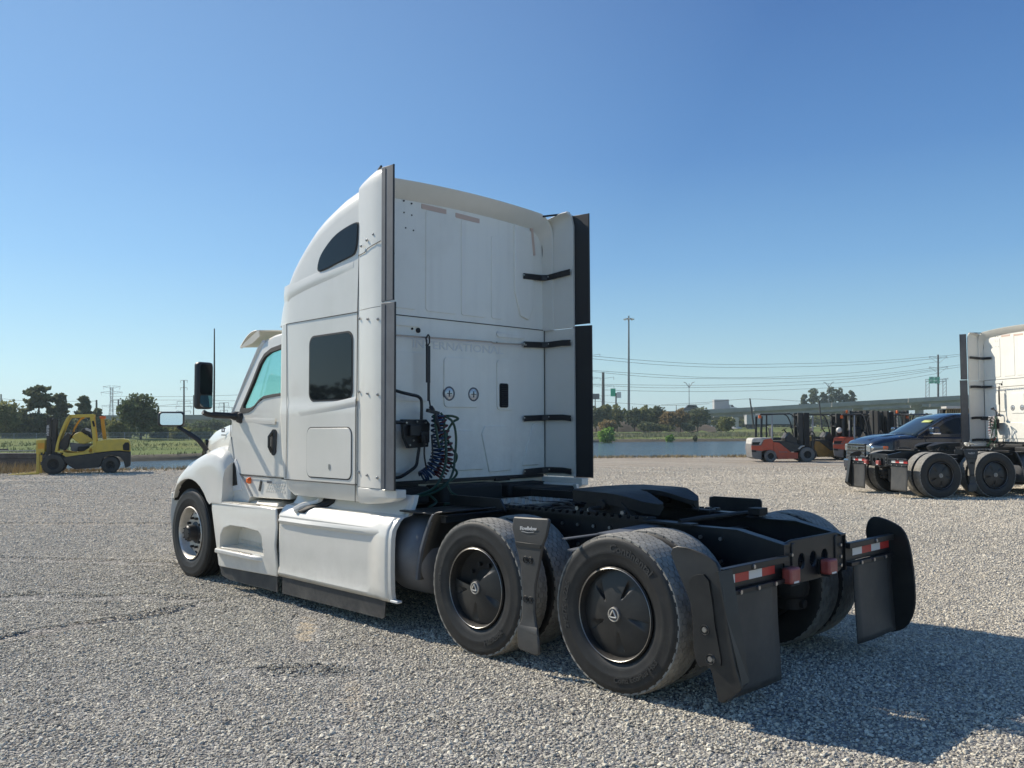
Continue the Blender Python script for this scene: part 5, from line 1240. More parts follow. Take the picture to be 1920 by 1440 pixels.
tree('pine_tree', 114, 739, 829, W1+6, 44, 'pine', 'shorter pine touching the right side of the tallest pine', LF_DARK, 3, 1700, .20, GL)
tree('pine_tree', 157, 743, 829, W1+6, 44, 'pine', 'pine standing above the roof of the yellow forklift', LF_DARK, 4, 1600, .20, GL)
tree('pine_tree', 182, 766, 829, W1+8, 30, 'pine', 'low ragged pine just right of the pine above the forklift roof', LF_DARK, 34, 800, .20, GL)
tree('oak_tree', 264, 741, 830, W1-2, 80, 'round', 'broad dark green tree between the yellow forklift and the white truck', LF_OAK, 5, 3600, .20, GL)
for i, (u, vt, wd, m, l) in enumerate(((38, 775, 66, LF_OLIVE, 'olive bush under the tallest pine'), (70, 772, 60, LF_DARK, 'dark bush behind the forklift mast'), (98, 776, 60, LF_OLIVE, 'pale olive bush seen through the forklift guard'),
        (132, 778, 60, LF_DARK, 'dark bush seen through the forklift cab'), (162, 777, 56, LF_DARK, 'dark bush behind the forklift rear pillar'), (196, 782, 54, LF_OLIVE, 'olive bush behind the orange column of the forklift'),
        (224, 779, 52, LF_OLIVE, 'pale bush touching the left side of the broad dark tree'), (304, 786, 56, LF_OAK, 'dark bush on the right side of the broad dark tree'), (20, 771, 70, LF_DARK, 'dark bush low on the far left'),
        (340, 797, 50, LF_OLIVE, 'low olive bush below the hood mirror'), (380, 799, 50, LF_OAK, 'low dark bush below the door mirror'), (115, 771, 44, LF_DARK, 'dark thicket under the shorter pine'), (56, 768, 50, LF_DARK, 'dark thicket around the foot of the tallest pine'))):
    tree('bush', u, vt, 830, W1+2+(i % 3)*2, wd, 'bush', l+', beyond the pond', m, 10+i, 1300, .2, GL)
GR_ = 'trees along the far bank right of the truck'
W2 = 186
for i, (u, vt, wd, k, m, l) in enumerate((
        (1118, 765, 34, 'round', LF_DARK, 'dark tree half hidden by the black extender of the white truck'), (1137, 760, 30, 'round', LF_OLIVE, 'olive tree just right of the black extender'),
        (1157, 758, 40, 'round', LF_OLIVE, 'tall olive tree left of the high-mast light'), (1190, 766, 34, 'round', LF_DARK, 'dark tree right behind the foot of the high-mast light'),
        (1208, 763, 40, 'round', LF_OLIVE, 'yellowish olive tree second right from the high-mast light'), (1232, 764, 36, 'round', LF_DARK, 'dark tree third right from the high-mast light'),
        (1256, 772, 40, 'round', LF_RUST, 'russet tree left of the parked car'), (1276, 768, 34, 'round', LF_RUST, 'browner russet tree behind the parked car'),
        (1308, 766, 52, 'round', LF_DARK, 'wide dark round tree right of the parked car'))):
    tree('broadleaf_tree', u, vt, 808+(i % 3), W2+(i % 3)*3, wd, k, l, m, 30+i, 1100, .30, GR_)
for i, (u, vt, wd, m, l) in enumerate(((1140, 784, 40, LF_RUST, 'low brown bush under the olive trees on the left'), (1215, 788, 46, LF_DARK, 'low dark bush under the olive trees'), (1290, 790, 26, LF_DARK, 'low dark bush by the parked car'),
        (1362, 778, 34, LF_OLIVE, 'thin olive tree in front of the viaduct pier'), (1352, 792, 22, LF_DARK, 'small dark shrub left of the thin olive tree'), (1240, 794, 60, LF_OLIVE, 'low olive brush before the russet tree'))):
    tree('bush', u, vt, 809, W2-8+(i % 3)*3, wd, 'bush', l, m, 50+i, 700, .28, GR_)
tree('bush', 1136, 799, 831, 144, 34, 'bush', 'bright green bush at the water edge right of the black extender', LF_LIME, 60, 900, .22)
tree('bush', 1256, 814, 829, 147, 18, 'bush', 'small pale green bush on the far bank edge', LF_LIME, 61, 300, .2)
tree('bush', 1303, 815, 828, 148, 9, 'bush', 'small dark bush on the far bank edge, right of the pale one', LF_DARK, 62, 200, .16)
tree('bush', 1572, 798, 816, 150, 26, 'bush', 'bright green bush seen through the mustard forklift', LF_LIME, 63, 500, .2)
for i, (u, vt, wd) in enumerate(((1508, 740, 22), (1527, 729, 34), (1545, 736, 26), (1560, 726, 38), (1578, 728, 30), (1588, 740, 20), (1598, 733, 20))):
    tree('pine_tree', u, vt, 799, 335, wd, 'pine', ['small leftmost pine', 'second pine from the left', 'low pine in the gap', 'tallest pine in the middle', 'pine right of the tallest', 'lowest pine near the right end', 'small rightmost pine'][i]+' of the row above the viaduct', LF_DARK, 70+i, 800, .40, 'pines behind the viaduct')
for i, (u, vt, wd) in enumerate(((1345, 783, 40), (1372, 781, 40), (1470, 779, 46), (1505, 781, 40), (1536, 779, 44), (1570, 782, 40), (1610, 780, 60), (1660, 778, 60), (1720, 776, 70), (1775, 776, 60))):
    tree('broadleaf_tree', u, vt, 800, 300, wd, 'round', ['leftmost', 'second', 'third', 'fourth', 'fifth', 'sixth', 'seventh', 'eighth', 'ninth', 'last'][i]+' tree from the left of the row under the viaduct deck', [LF_OLIVE, LF_DARK][i % 2], 90+i, 700, .5, 'trees under the viaduct')
for i, (u, vt, wd) in enumerate(((330, 786, 60), (372, 790, 50), (408, 788, 50), (440, 790, 50), (500, 788, 60))):
    tree('broadleaf_tree', u, vt, 816, 205, wd, 'round', ['dark tree right of the broad dark tree, under the viaduct', 'dark tree behind the hood mirror of the white truck', 'dark tree behind the door mirror arm', 'dark tree behind the hood of the white truck', 'dark tree behind the cab of the white truck'][i], LF_OAK, 110+i, 800, .35, 'trees under the left viaduct')
# trees off to the left of the frame, seen mirrored in the sleeper window
for i in range(11):
    a = radians(13+33*i/10); dd = 96+(i % 3)*5; loc = Vector((3.3+dd*cos(a), dd*sin(a), .3))
    tree('broadleaf_tree', 0, 0, 0, 0, 8+(i*5 % 4)*1.5, 'round' if i % 2 else 'pine', ('pine' if not i % 2 else 'round tree')+' outside the picture on the left, '+['first', 'second', 'third', 'fourth', 'fifth', 'sixth', 'seventh', 'eighth', 'ninth', 'tenth', 'last'][i]+' mirrored in the sleeper window', LF_OAK, 130+i, 700, .38, 'trees mirrored in the window', loc=loc, h=4.6+(i*7 % 5)*.75)

# ------------------------------------------------------------------ grass fringes (stuff)
def tufts(name, pts, hgt, wid, m, label, rng):
    k = len(pts); a = rng.uniform(0, 6.28, k); dx = np.stack([np.cos(a), np.sin(a), 0*a], 1); hh = hgt*rng.uniform(.4, 1.2, k)
    lean = np.stack([rng.normal(0, .35, k), rng.normal(0, .35, k), np.ones(k)], 1)*hh[:, None]
    V = np.stack([pts-dx*wid/2, pts+dx*wid/2, pts+lean], 1).reshape(-1, 3); F = [(3*i, 3*i+1, 3*i+2) for i in range(k)]
    o = raw(name, V, F, m, None); tag(o, label, kind='stuff')
rng = np.random.default_rng(11)
k = 34000; s_ = rng.uniform(-62, 70, k); cl = np.array([mnoise.noise(Vector((q*.5, 7, 0))) for q in s_]); dw = np.abs(rng.normal(0, .75, k))
hscale = np.clip(.6+1.6*cl, .25, 1.2)
pts = np.array([list(ws(shore_w(a)-.5-b+.1, a, .0)) for a, b in zip(s_, dw)]); keep = rng.uniform(0, 1, k) < hscale
tufts('dry_grass', pts[keep], .17, .04, DRY, 'straw-coloured dry grass along the near shore of the pond', rng)
k = 2500; s_ = rng.uniform(-27, -18.4, k); pts = np.array([list(ws(35.2-abs(b), a, .0)) for a, b in zip(s_, rng.normal(0, .8, k))])
tufts('dry_grass', pts, .42, .035, DRY, 'taller dry grass beside the timber stack on the left', rng)
k = 60000; s_ = rng.uniform(-70, 150, k); d_ = rng.uniform(.8, 50, k)**1.0
keep = np.array([mnoise.noise(Vector((a*.12, b*.25, 5))) > (.02 if b > 3 and b < 12 else -.12) for a, b in zip(s_, d_)]); s_, d_ = s_[keep], d_[keep]
pts = np.array([list(ws(far_w(a)+b, a*(1+max(0, b-60)/260), field_h(b)-.05)) for a, b in zip(s_, d_)])
tufts('tall_meadow_grass', pts, .30, .10, TALLG, 'uneven tall grass on the far bank', rng)

rng = np.random.default_rng(77); blobs = []
for s_ in np.arange(-330, 520, 5.5):
    w_ = 345+rng.uniform(-12, 25)
    p = ws(w_, s_); h_ = 3.4+1.6*mnoise.noise(Vector((s_*.02, 3, 1)))+rng.uniform(0, 1.2); blobs.append((p.x, p.y, 1.4+h_*.5, rng.uniform(3.5, 6), rng.uniform(3.5, 6), h_*.62))
V, F = leaves(blobs, 42000, .75, rng, .3); V[:, 2] = np.maximum(V[:, 2], 1.45); tag(raw('distant_woods', V, F, LF_OLIVE, None), 'low distant woods along the horizon behind the viaducts', kind='stuff')

k = 16000; s_ = rng.uniform(-5, 75, k); d_ = rng.uniform(14, 32, k); keep = np.array([mnoise.noise(Vector((a*.15, b*.2, 15))) > -.1 for a, b in zip(s_, d_)]); s_, d_ = s_[keep], d_[keep]
REED = mat('pale_reed_grass', (.24, .25, .13), .95, c2=(.33, .29, .18), vscale=.3)
tufts('reed_grass', np.array([list(ws(far_w(a)+b, a, field_h(b)-.05)) for a, b in zip(s_, d_)]), .85, .14, REED, 'pale tall reeds in a band across the far meadow', rng)
EARTH = mat('bare_brown_earth', (.16, .115, .075), .95, c2=(.08, .07, .05), vscale=.5, bmp=.6, bscale=2)
mb = MB(); mb.grid(lambda u, v: ws(196+9*v, 14+34*u, 1.0+2.4*(1-(2*v-1)**2)*min(1, 4*u*(1-u)+.15)+.5*mnoise.noise(Vector((u*14, v*4, 2)))-.35), 40, 8); tag(mb.build('earth_bank', EARTH, smooth=60), kind='structure')

# ================================================================== VIADUCT
CONC = mat('weathered_concrete', (.42, .40, .35), .85, c2=(.28, .265, .235), vscale=.25)
CONCL = mat('sunlit_concrete', (.52, .50, .45), .85, var=.15, vscale=.3)  # paler than the viaduct concrete: sunlight on the pier put into the colour
def viaduct(path, label, depth, wid, piers, capw):
    p0 = ws(path[0][0], path[0][1], 0)
    V = thing('viaduct', p0, label, 'viaduct'); inv = p0
    def at_(s): 
        return (lerp_tab([(b, a) for a, b, c in path], s), lerp_tab([(b, c) for a, b, c in path], s))
    s0, s1 = path[0][1], path[-1][1]; n = max(2, int((s1-s0)/22)); ss_ = np.linspace(s0, s1, n+1)
    for a, b in zip(ss_, ss_[1:]):
        g = MB(); pr = MB()
        R_1, R_2, Q1, Q2 = [], [], [], []
        for q in (a+.12, b-.12):
            w_, z = at_(q)
            f = lambda dw, dz: ws(w_+dw, q, z+dz)-inv
            R_1.append([f(0, -.9), f(wid, -.9), f(wid, -1.25), f(wid-1.4, -1.3), f(wid-1.6, -depth), f(1.6, -depth), f(1.4, -1.3), f(0, -1.25)])
            Q1.append([f(-.05, 0), f(.25, 0), f(.30, -.9), f(-.05, -.95)]); Q2.append([f(wid-.25, 0), f(wid+.05, 0), f(wid+.05, -.95), f(wid-.3, -.9)])
        g.loft(R_1); g.build('deck_girder', CONC, V, smooth=0); pr.loft(Q1); pr.build('parapet', CONC, V, smooth=0)
        p2 = MB(); p2.loft(Q2); p2.build('parapet', CONC, V, smooth=0)
    for q in piers:
        w_, z = at_(q); c = ws(w_+wid/2, q, 0)-inv; ca = MB(); rz = atan2(FW.y, FW.x)
        zt = z-depth; ax = FW; 
        A = lambda dw, dq, zz: ws(w_+wid/2+dw, q+dq, zz)-inv
        ca.loft([[A(d, -.9, zt-.02), A(d, .9, zt-.02), A(d, .9, zl), A(d, -.9, zl)] for d, zl in ((-capw, zt-.7), (-1.6, zt-1.6), (1.6, zt-1.6), (capw, zt-.7))]); ca.build('pier_cap', CONC, V, smooth=0)
        co = MB(); co.loft([[A(-1.1, -.8, zz), A(1.1, -.8, zz), A(1.1, .8, zz), A(-1.1, .8, zz)] for zz in (zt-1.5, -.5)]); co.build('pier_column', CONC, V, smooth=0)
    return V
viaduct([(224, -330, 5.2), (228, -200, 5.3), (230, -60, 5.4), (246, 0, 5.7)], 'low grey concrete viaduct running behind the trees on the left', 2.7, 12, [-300, -265, -230, -195, -161, -128, -108, -92, -77, -60, -30], 5.5)
viaduct([(250, 2, 5.3), (256, 44, 6.2), (258, 72, 7.5), (258, 100, 9.0), (260, 133, 10.7), (264, 190, 14), (272, 300, 19)], 'upper concrete viaduct climbing to the right behind the forklifts', 2.0, 9, [22, 44, 71, 104, 122, 150, 180], 4)
viaduct([(276, 40, 5.2), (280, 80, 6.3), (282, 110, 8.1), (284, 145, 9.4), (288, 200, 11.5), (296, 300, 14)], 'lower concrete viaduct seen just under the climbing one', 2.0, 9, [62, 92, 126, 160, 190], 4)
# sunlit abutment pier by the white trailer
ab = thing('concrete_pier', ws(243, 61.5, 1.2), 'pale sunlit concrete pier with a sloped foot beside the white trailer', 'pier')
q = MB(); q.box((0, 0, 1.5), (1.6, 1.9, 3.2), (0, 0, YAW)); q.build('column', CONCL, ab, smooth=0)
q = MB(); q.lathe([(0, .8), (.9, .7), (2.4, 0)], (0, 0, 0), ax=(0, 0, 1), n=4); q.build('sloped_foot', CONCL, ab, smooth=0)
# ================================================================== POLES, MASTS, SIGNS
POLE = mat('grey_pole_steel', (.16, .165, .17), .5, .3); WOODP = mat('dark_wood_pole', (.06, .05, .045), .9); GSIGN = mat('green_road_sign', (.0, .42, .22), .5); PALE = mat('pale_sign', (.62, .62, .60), .6); LATT = mat('galvanised_lattice', (.33, .34, .35), .5, .2)
def pole(name, u, vtop, w, r, label, cat, m=POLE, ub=None, vb=803, r2=None, group=None):
    t = px(u, vtop, w); b = px(ub if ub else u, vb, w); b.z = min(b.z, 1.4); T = thing(name, b, label, cat, group=group)
    MB().cyl((0, 0, 0), t-b, r, r2 or r*.6, n=8).build('pole', m, T); return T, t-b
def arms(T, top, spec, r=.09, name='cross_arm'):
    for dz, L, rise in spec:
        mb = MB(); c = top+Vector((0, 0, dz)); a = c-RW*L+Vector((0, 0, rise)); b = c+RW*L+Vector((0, 0, rise))
        mb.tube([a, c, b], r, 5); o = mb.build(name, LATT if name == 'cross_arm' else POLE, T)
        mb = MB()
        for e in (a, b): mb.cyl(e, e-Vector((0, 0, 1.1)), .09, n=5)
        mb.build('insulator', LATT, T)
T, top = pole('high_mast_light', 1179, 592, 260, .42, 'very tall high-mast light pole with a ring of lamps', 'light pole', r2=.2)
mb = MB(); mb.lathe([(1.0, -.1), (1.1, -.1), (1.1, .1), (1.0, .1)], top+Vector((0, 0, -.9)), ax=(0, 0, 1), n=16, closed=True); mb.cyl(top+Vector((-1, 0, -.9)), top+Vector((1, 0, -.9)), .06, n=6); mb.build('lamp_ring', POLE, T)
for k in range(8):
    a = k*pi/4; MB().box(top+Vector((1.35*cos(a), 1.35*sin(a), -1.05)), (.55, .42, .3), (0, .2, a)).build('floodlight', PALE, T)
T, top = pole('transmission_pole', 1131, 698, 350, .75, 'dark tubular transmission pole right of the black extender', 'power pole', WOODP, r2=.5)
arms(T, top, [(-2.5, 4.2, .6), (-6, 4.2, .6), (-9.5, 4.2, .6)], r=.07)
T, top = pole('transmission_pole', 1105, 655, 350, .7, 'tall transmission pole mostly hidden by the black extender', 'power pole', WOODP, r2=.5)
arms(T, top, [(-2.5, 4.2, .6), (-12, 4.2, .6), (-20, 4.2, .6)], r=.07)
T, top = pole('roadside_sign', 1155, 737, 270, .25, 'green and white roadside sign on a dark post above the olive trees', 'sign', WOODP, r2=.22)
MB().box(top+Vector((0, 0, .2))-RW*.9, (.12, 1.5, 2.4), (0, 0, -YAW)).build('green_panel', GSIGN, T); MB().box(top+Vector((0, 0, -.6))+RW*.9, (.12, 1.3, 1.8), (0, 0, -YAW)).build('white_panel', PALE, T)
T, top = pole('billboard_sign', 1116, 744, 270, .2, 'small dark sign between two posts beside the black extender', 'sign', WOODP)
MB().box(top+Vector((0, 0, .1)), (.2, 2.6, 1.7), (0, 0, -YAW)).build('sign_face', BADGE, T)
for u, vt, w, l in ((1292, 719, 275, 'thin twin-arm street light above the box van on the viaduct'), (1554, 719, 290, 'thin twin-arm street light in front of the tall pines')):
    T, top = pole('street_light', u, vt, w, .14, l, 'street light', vb=775)
    for s in (-1, 1): MB().tube([top-Vector((0, 0, 1.3)), top+RW*s*1.0+Vector((0, 0, .2)), top+RW*s*1.7+Vector((0, 0, .45))], .10, 5).build('lamp_arm', POLE, T)
pole('utility_pole', 1406, 747, 160, .17, 'leaning dark utility pole in front of the white trailer', 'power pole', WOODP, ub=1414, vb=804, r2=.12)
pole('utility_pole', 1536, 752, 160, .17, 'leaning dark utility pole rising behind the mustard forklift', 'power pole', WOODP, ub=1541, vb=804, r2=.12)
for u, vt, l in ((1186, 762, 'short thin pole tip right of the high-mast light'), (1268, 760, 'short thin pole tip left of the van on the viaduct')): pole('thin_pole', u, vt, 240, .12, l, 'pole', WOODP, vb=800)
T, top = pole('transmission_pole', 1759, 665, 420, .55, 'tall transmission pole with diamond arms left of the second truck', 'power pole', WOODP, vb=790, r2=.4)
arms(T, top, [(-1.6, 4.2, .8), (-6.6, 4.4, .8), (-12.0, 4.4, .8)], r=.10); 
for dz in (-2.6, -7.6, -13):
    for s in (-1, 1): MB().tube([top+Vector((0, 0, dz+1.6))+RW*s*4.2, top+Vector((0, 0, dz-1.6))], .07, 4).build('arm_brace', LATT, T)
# sign gantry
g0 = px(1739, 745, 330); G0 = thing('sign_gantry', g0, 'green highway signs on a lattice gantry above the viaduct', 'sign gantry')
for u in (1739, 1771):
    a, b = px(u-3.2, 745, 330)-g0, px(u+3.2, 745, 330)-g0; at_, bt = px(u-3.2, 711, 330)-g0, px(u+3.2, 711, 330)-g0
    mb = MB(); mb.tube([a, at_], .13, 5); mb.tube([b, bt], .13, 5)
    for k in range(5): f0, f1 = k/5, (k+1)/5; mb.tube([a.lerp(at_, f0), b.lerp(bt, f1)], .07, 4)
    mb.build('lattice_leg', LATT, G0)
mb = MB(); 
for v in (711, 715): mb.tube([px(1736, v, 330)-g0, px(1774, v, 330)-g0], .12, 5)
mb.build('crossbeam', LATT, G0)
for u0, u1 in ((1742.5, 1751), (1752, 1762)):
    c = (px((u0+u1)/2, 713, 329.3)-g0); wd_ = (u1-u0)/FPX*330
    ax = [c-RW*wd_/2-FW*.0, c+RW*wd_/2]
    for v0, v1 in ((706.5, 712.5), (713, 719)):
        q0, q1, q2, q3 = px(u0, v0, 329)-g0, px(u1, v0, 329)-g0, px(u1, v1, 329)-g0, px(u0, v1, 329)-g0
        mb = MB(); mb.loft([[q0, q1, q2, q3], [p+FW*.15 for p in (q0, q1, q2, q3)]]); so_ = mb.build('green_panel', GSIGN, G0, smooth=0)
        cc = (q0+q2)/2-FW*.05; mb = MB()
        for k in range(2): mb.box(cc+Vector((0, 0, .28-.5*k)), (.02, wd_*.55-k*.3, .16), (0, 0, -YAW))
        mb.box(cc-RW*wd_*.36+Vector((0, 0, .3)), (.02, .35, .35), (0, 0, -YAW)); mb.build('sign_legend', PALE, so_)
# left side poles and pylon
T0 = px(208, 805, 560); T0.z = 1.4; PY = thing('lattice_pylon', T0, 'pale lattice electricity pylon with wide arms beyond the pines', 'pylon'); H = px(208, 724, 560).z-T0.z
mb = MB(); cs4 = lambda z: (3.2-2.2*min(1, z/(H*.72)))*.5 if z < H*.72 else .7
lv = list(np.linspace(0, H*.98, 11)); 
for sx in (-1, 1):
    for sy in (-1, 1): mb.tube([(sx*cs4(z), sy*cs4(z), z) for z in lv], .16, 4)
for z0_, z1_ in zip(lv, lv[1:]):
    for sy in (-1, 1):
        mb.tube([(-cs4(z0_), sy*cs4(z0_), z0_), (cs4(z1_), sy*cs4(z1_), z1_)], .08, 4); mb.tube([(cs4(z0_), sy*cs4(z0_), z0_), (-cs4(z1_), sy*cs4(z1_), z1_)], .08, 4)
        mb.tube([(sy*cs4(z0_), -cs4(z0_), z0_), (sy*cs4(z1_), cs4(z1_), z1_)], .08, 4)
mb.build('lattice_body', LATT, PY)  # pale colour on the pylon stands in for distance haze
for z, L in ((H*.99, 5.6), (H*.86, 7), (H*.55, 6.2)):
    for s in (-1, 1):
        mb = MB(); e = RW*s*L+Vector((0, 0, z)); mb.tube([RW*s*.5+Vector((0, 0, z+.6)), e], .13, 4); mb.tube([RW*s*.5+Vector((0, 0, z-1.2)), e], .10, 4)
        for f in (.25, .5, .75): mb.tube([RW*s*L*f+Vector((0, 0, z+.5*(1-f))), RW*s*L*f+Vector((0, 0, z-1.1*(1-f)))], .06, 4)
        mb.tube([e, e-RW*s*.8-Vector((0, 0, 2.0))], .08, 4); mb.build('cross_arm', LATT, PY)
T, top = pole('transmission_pole', 345, 713, 350, .42, 'tallest transmission pole on the left, before the mirror of the white truck', 'power pole', WOODP, r2=.3)
arms(T, top, [(0, 1.3, 0), (-3, 1.3, .1), (-8.5, 2.6, .2), (-10.4, 3.0, .2), (-12.4, 2.8, .2)], r=.10)
T, top = pole('transmission_pole', 222, 749, 380, .42, 'short thick transmission pole right of the lattice pylon', 'power pole', WOODP, r2=.35)
arms(T, top, [(0, 2.2, .0), (-1.5, 2.4, .2), (-4.3, 2.4, .2)], r=.10)
pole('utility_pole', 181, 750, 220, .28, 'dark pole between the pine and the lattice pylon', 'power pole', WOODP, r2=.22)
pole('utility_pole', 363, 741, 240, .17, 'thin pole just right of the tallest transmission pole', 'power pole', WOODP, r2=.14)
pole('utility_pole', 2, 739, 200, .2, 'thin pole at the very left edge of the picture', 'power pole', WOODP, r2=.15)
T, top = pole('transmission_pole', 420, 755, 380, .3, 'small transmission pole with arms right of the whip antenna', 'power pole', WOODP, r2=.25)
arms(T, top, [(0, 2.0, .0), (-1.6, 2.2, .2), (-3.4, 1.6, .2)], r=.09)
pole('utility_pole', 435, 763, 380, .2, 'faint short pole just above the hood of the white truck', 'power pole', WOODP)
def cable(pts, w0, w1, name='power_cable', label='thin dark power cable', group='power cables right of the truck', r=.085):
    us = [p[0] for p in pts]; P = []
    for i, (u, v) in enumerate(cr(pts, 6)):
        w_ = w0+(w1-w0)*(u-us[0])/(us[-1]-us[0]); P.append(px(u, v, w_))
    o = MB().tube(P, r, 4).build(name, WOODP, None); tag(o, label, 'power cable', group)
for pts in ([(1104, 667), (1223, 677), (1340, 683), (1480, 682), (1620, 678), (1759, 668), (1800, 664)], [(1104, 672), (1223, 683), (1340, 688.5), (1480, 688), (1620, 683), (1759, 672), (1800, 667)],
        [(1104, 694), (1223, 702), (1340, 708), (1480, 706), (1620, 697), (1759, 678)], [(1104, 696), (1223, 707), (1340, 710), (1480, 709.5), (1620, 704), (1759, 689), (1800, 684)],
        [(1104, 720), (1223, 722), (1340, 722), (1480, 717), (1620, 708), (1759, 692)], [(1104, 721), (1223, 727), (1340, 726), (1480, 722.5), (1620, 714), (1759, 694), (1800, 688)], [(1130, 731), (1223, 733.5), (1340, 734), (1480, 730.5), (1620, 722), (1759, 700)]):
    NC_ = globals().get('NC_', -1)+1
    cable(pts, 350, 420, label=['topmost', 'second', 'third', 'fourth', 'fifth', 'sixth', 'lowest'][NC_]+' of the seven long power cables sagging right of the truck')
for pts in ([(1240, 759), (1330, 754), (1406, 748), (1500, 752)], [(1112, 752), (1240, 760), (1330, 757)]): NC_ += 1; cable(pts, 200, 160, r=.04, label='faint thin cable running '+('from the leaning utility pole over the box truck' if NC_ == 7 else 'over the olive trees to the van on the viaduct'))
for pts in ([(208, 743), (345, 743.5), (460, 740)], [(208, 751), (345, 750), (460, 752)], [(222, 763), (345, 762), (460, 765)], [(232, 767), (345, 757), (420, 757)], [(0, 747), (60, 752), (181, 752)]):
    NL_ = globals().get('NL_', -1)+1
    cable(pts, 400, 360, label=['upper cable from the lattice pylon to the white truck', 'second cable below the lattice pylon arms', 'lowest cable, level with the short thick transmission pole', 'cable sagging from the short thick pole to the tallest pole', 'cable at the left edge above the tallest pine'][NL_], group='power cables left of the truck', r=.08)
# ------------------------------------------------------------------ chain-link fence on the far left bank
fp = ws(104, -66, 0); CF = thing('chain_link_fence', fp, 'long grey chain-link fence at the foot of the trees on the left', 'fence')
a0, a1 = ws(104, -75, .15)-fp, ws(112, -12, .3)-fp
for k in range(26): p = a0.lerp(a1, k/25); MB().cyl(p, p+Vector((0, 0, 1.1)), .035, n=5).build('fence_post', LATT, CF)
mb = MB()
for z in (.6, 1.08): mb.tube([a0+Vector((0, 0, z)), a1+Vector((0, 0, z))], .018, 4)
mb.build('fence_rail', LATT, CF)
mb = MB()
for k in range(420):
    p = a0.lerp(a1, k/420); q = a0.lerp(a1, (k+2.0)/420); mb.tube([p+Vector((0, 0, .1)), q+Vector((0, 0, 1.06))], .006, 3); mb.tube([p+Vector((0, 0, 1.06)), q+Vector((0, 0, .1))], .012, 3)
tag(mb.build('chain_mesh', LATT, CF), kind='stuff')
# timbers on the left
TIM = mat('grey_weathered_timber', (.14, .125, .11), .9, c2=(.06, .05, .045), vscale=3); TIML = mat('pale_plank', (.40, .38, .34), .8)
st_ = thing('timber_stack', ws(37.0, -22.5, 0), 'low stack of dark weathered timbers at the left edge behind the forks', 'timber stack')
rnd = random.Random(4)
def beam(dw, ds, z, L, m, th=.22):
    c = FW*dw+RW*ds+Vector((0, 0, z)); MB().box(c, (th*1.1, L, th), (0, 0, -YAW+pi/2*0+rnd.uniform(-.02, .02))).build('timber', m, st_, bevel=.015)
for r_ in range(3):
    for c in range(3): beam(c*.30-.3, rnd.uniform(-.3, .3)+.35, .13+r_*.23, 5.6+rnd.uniform(-.5, .5), TIM)
beam(-.2, 1.2, .80, 3.0, TIML, .05); beam(-.1, .4, .86, 2.0, TIM, .06)
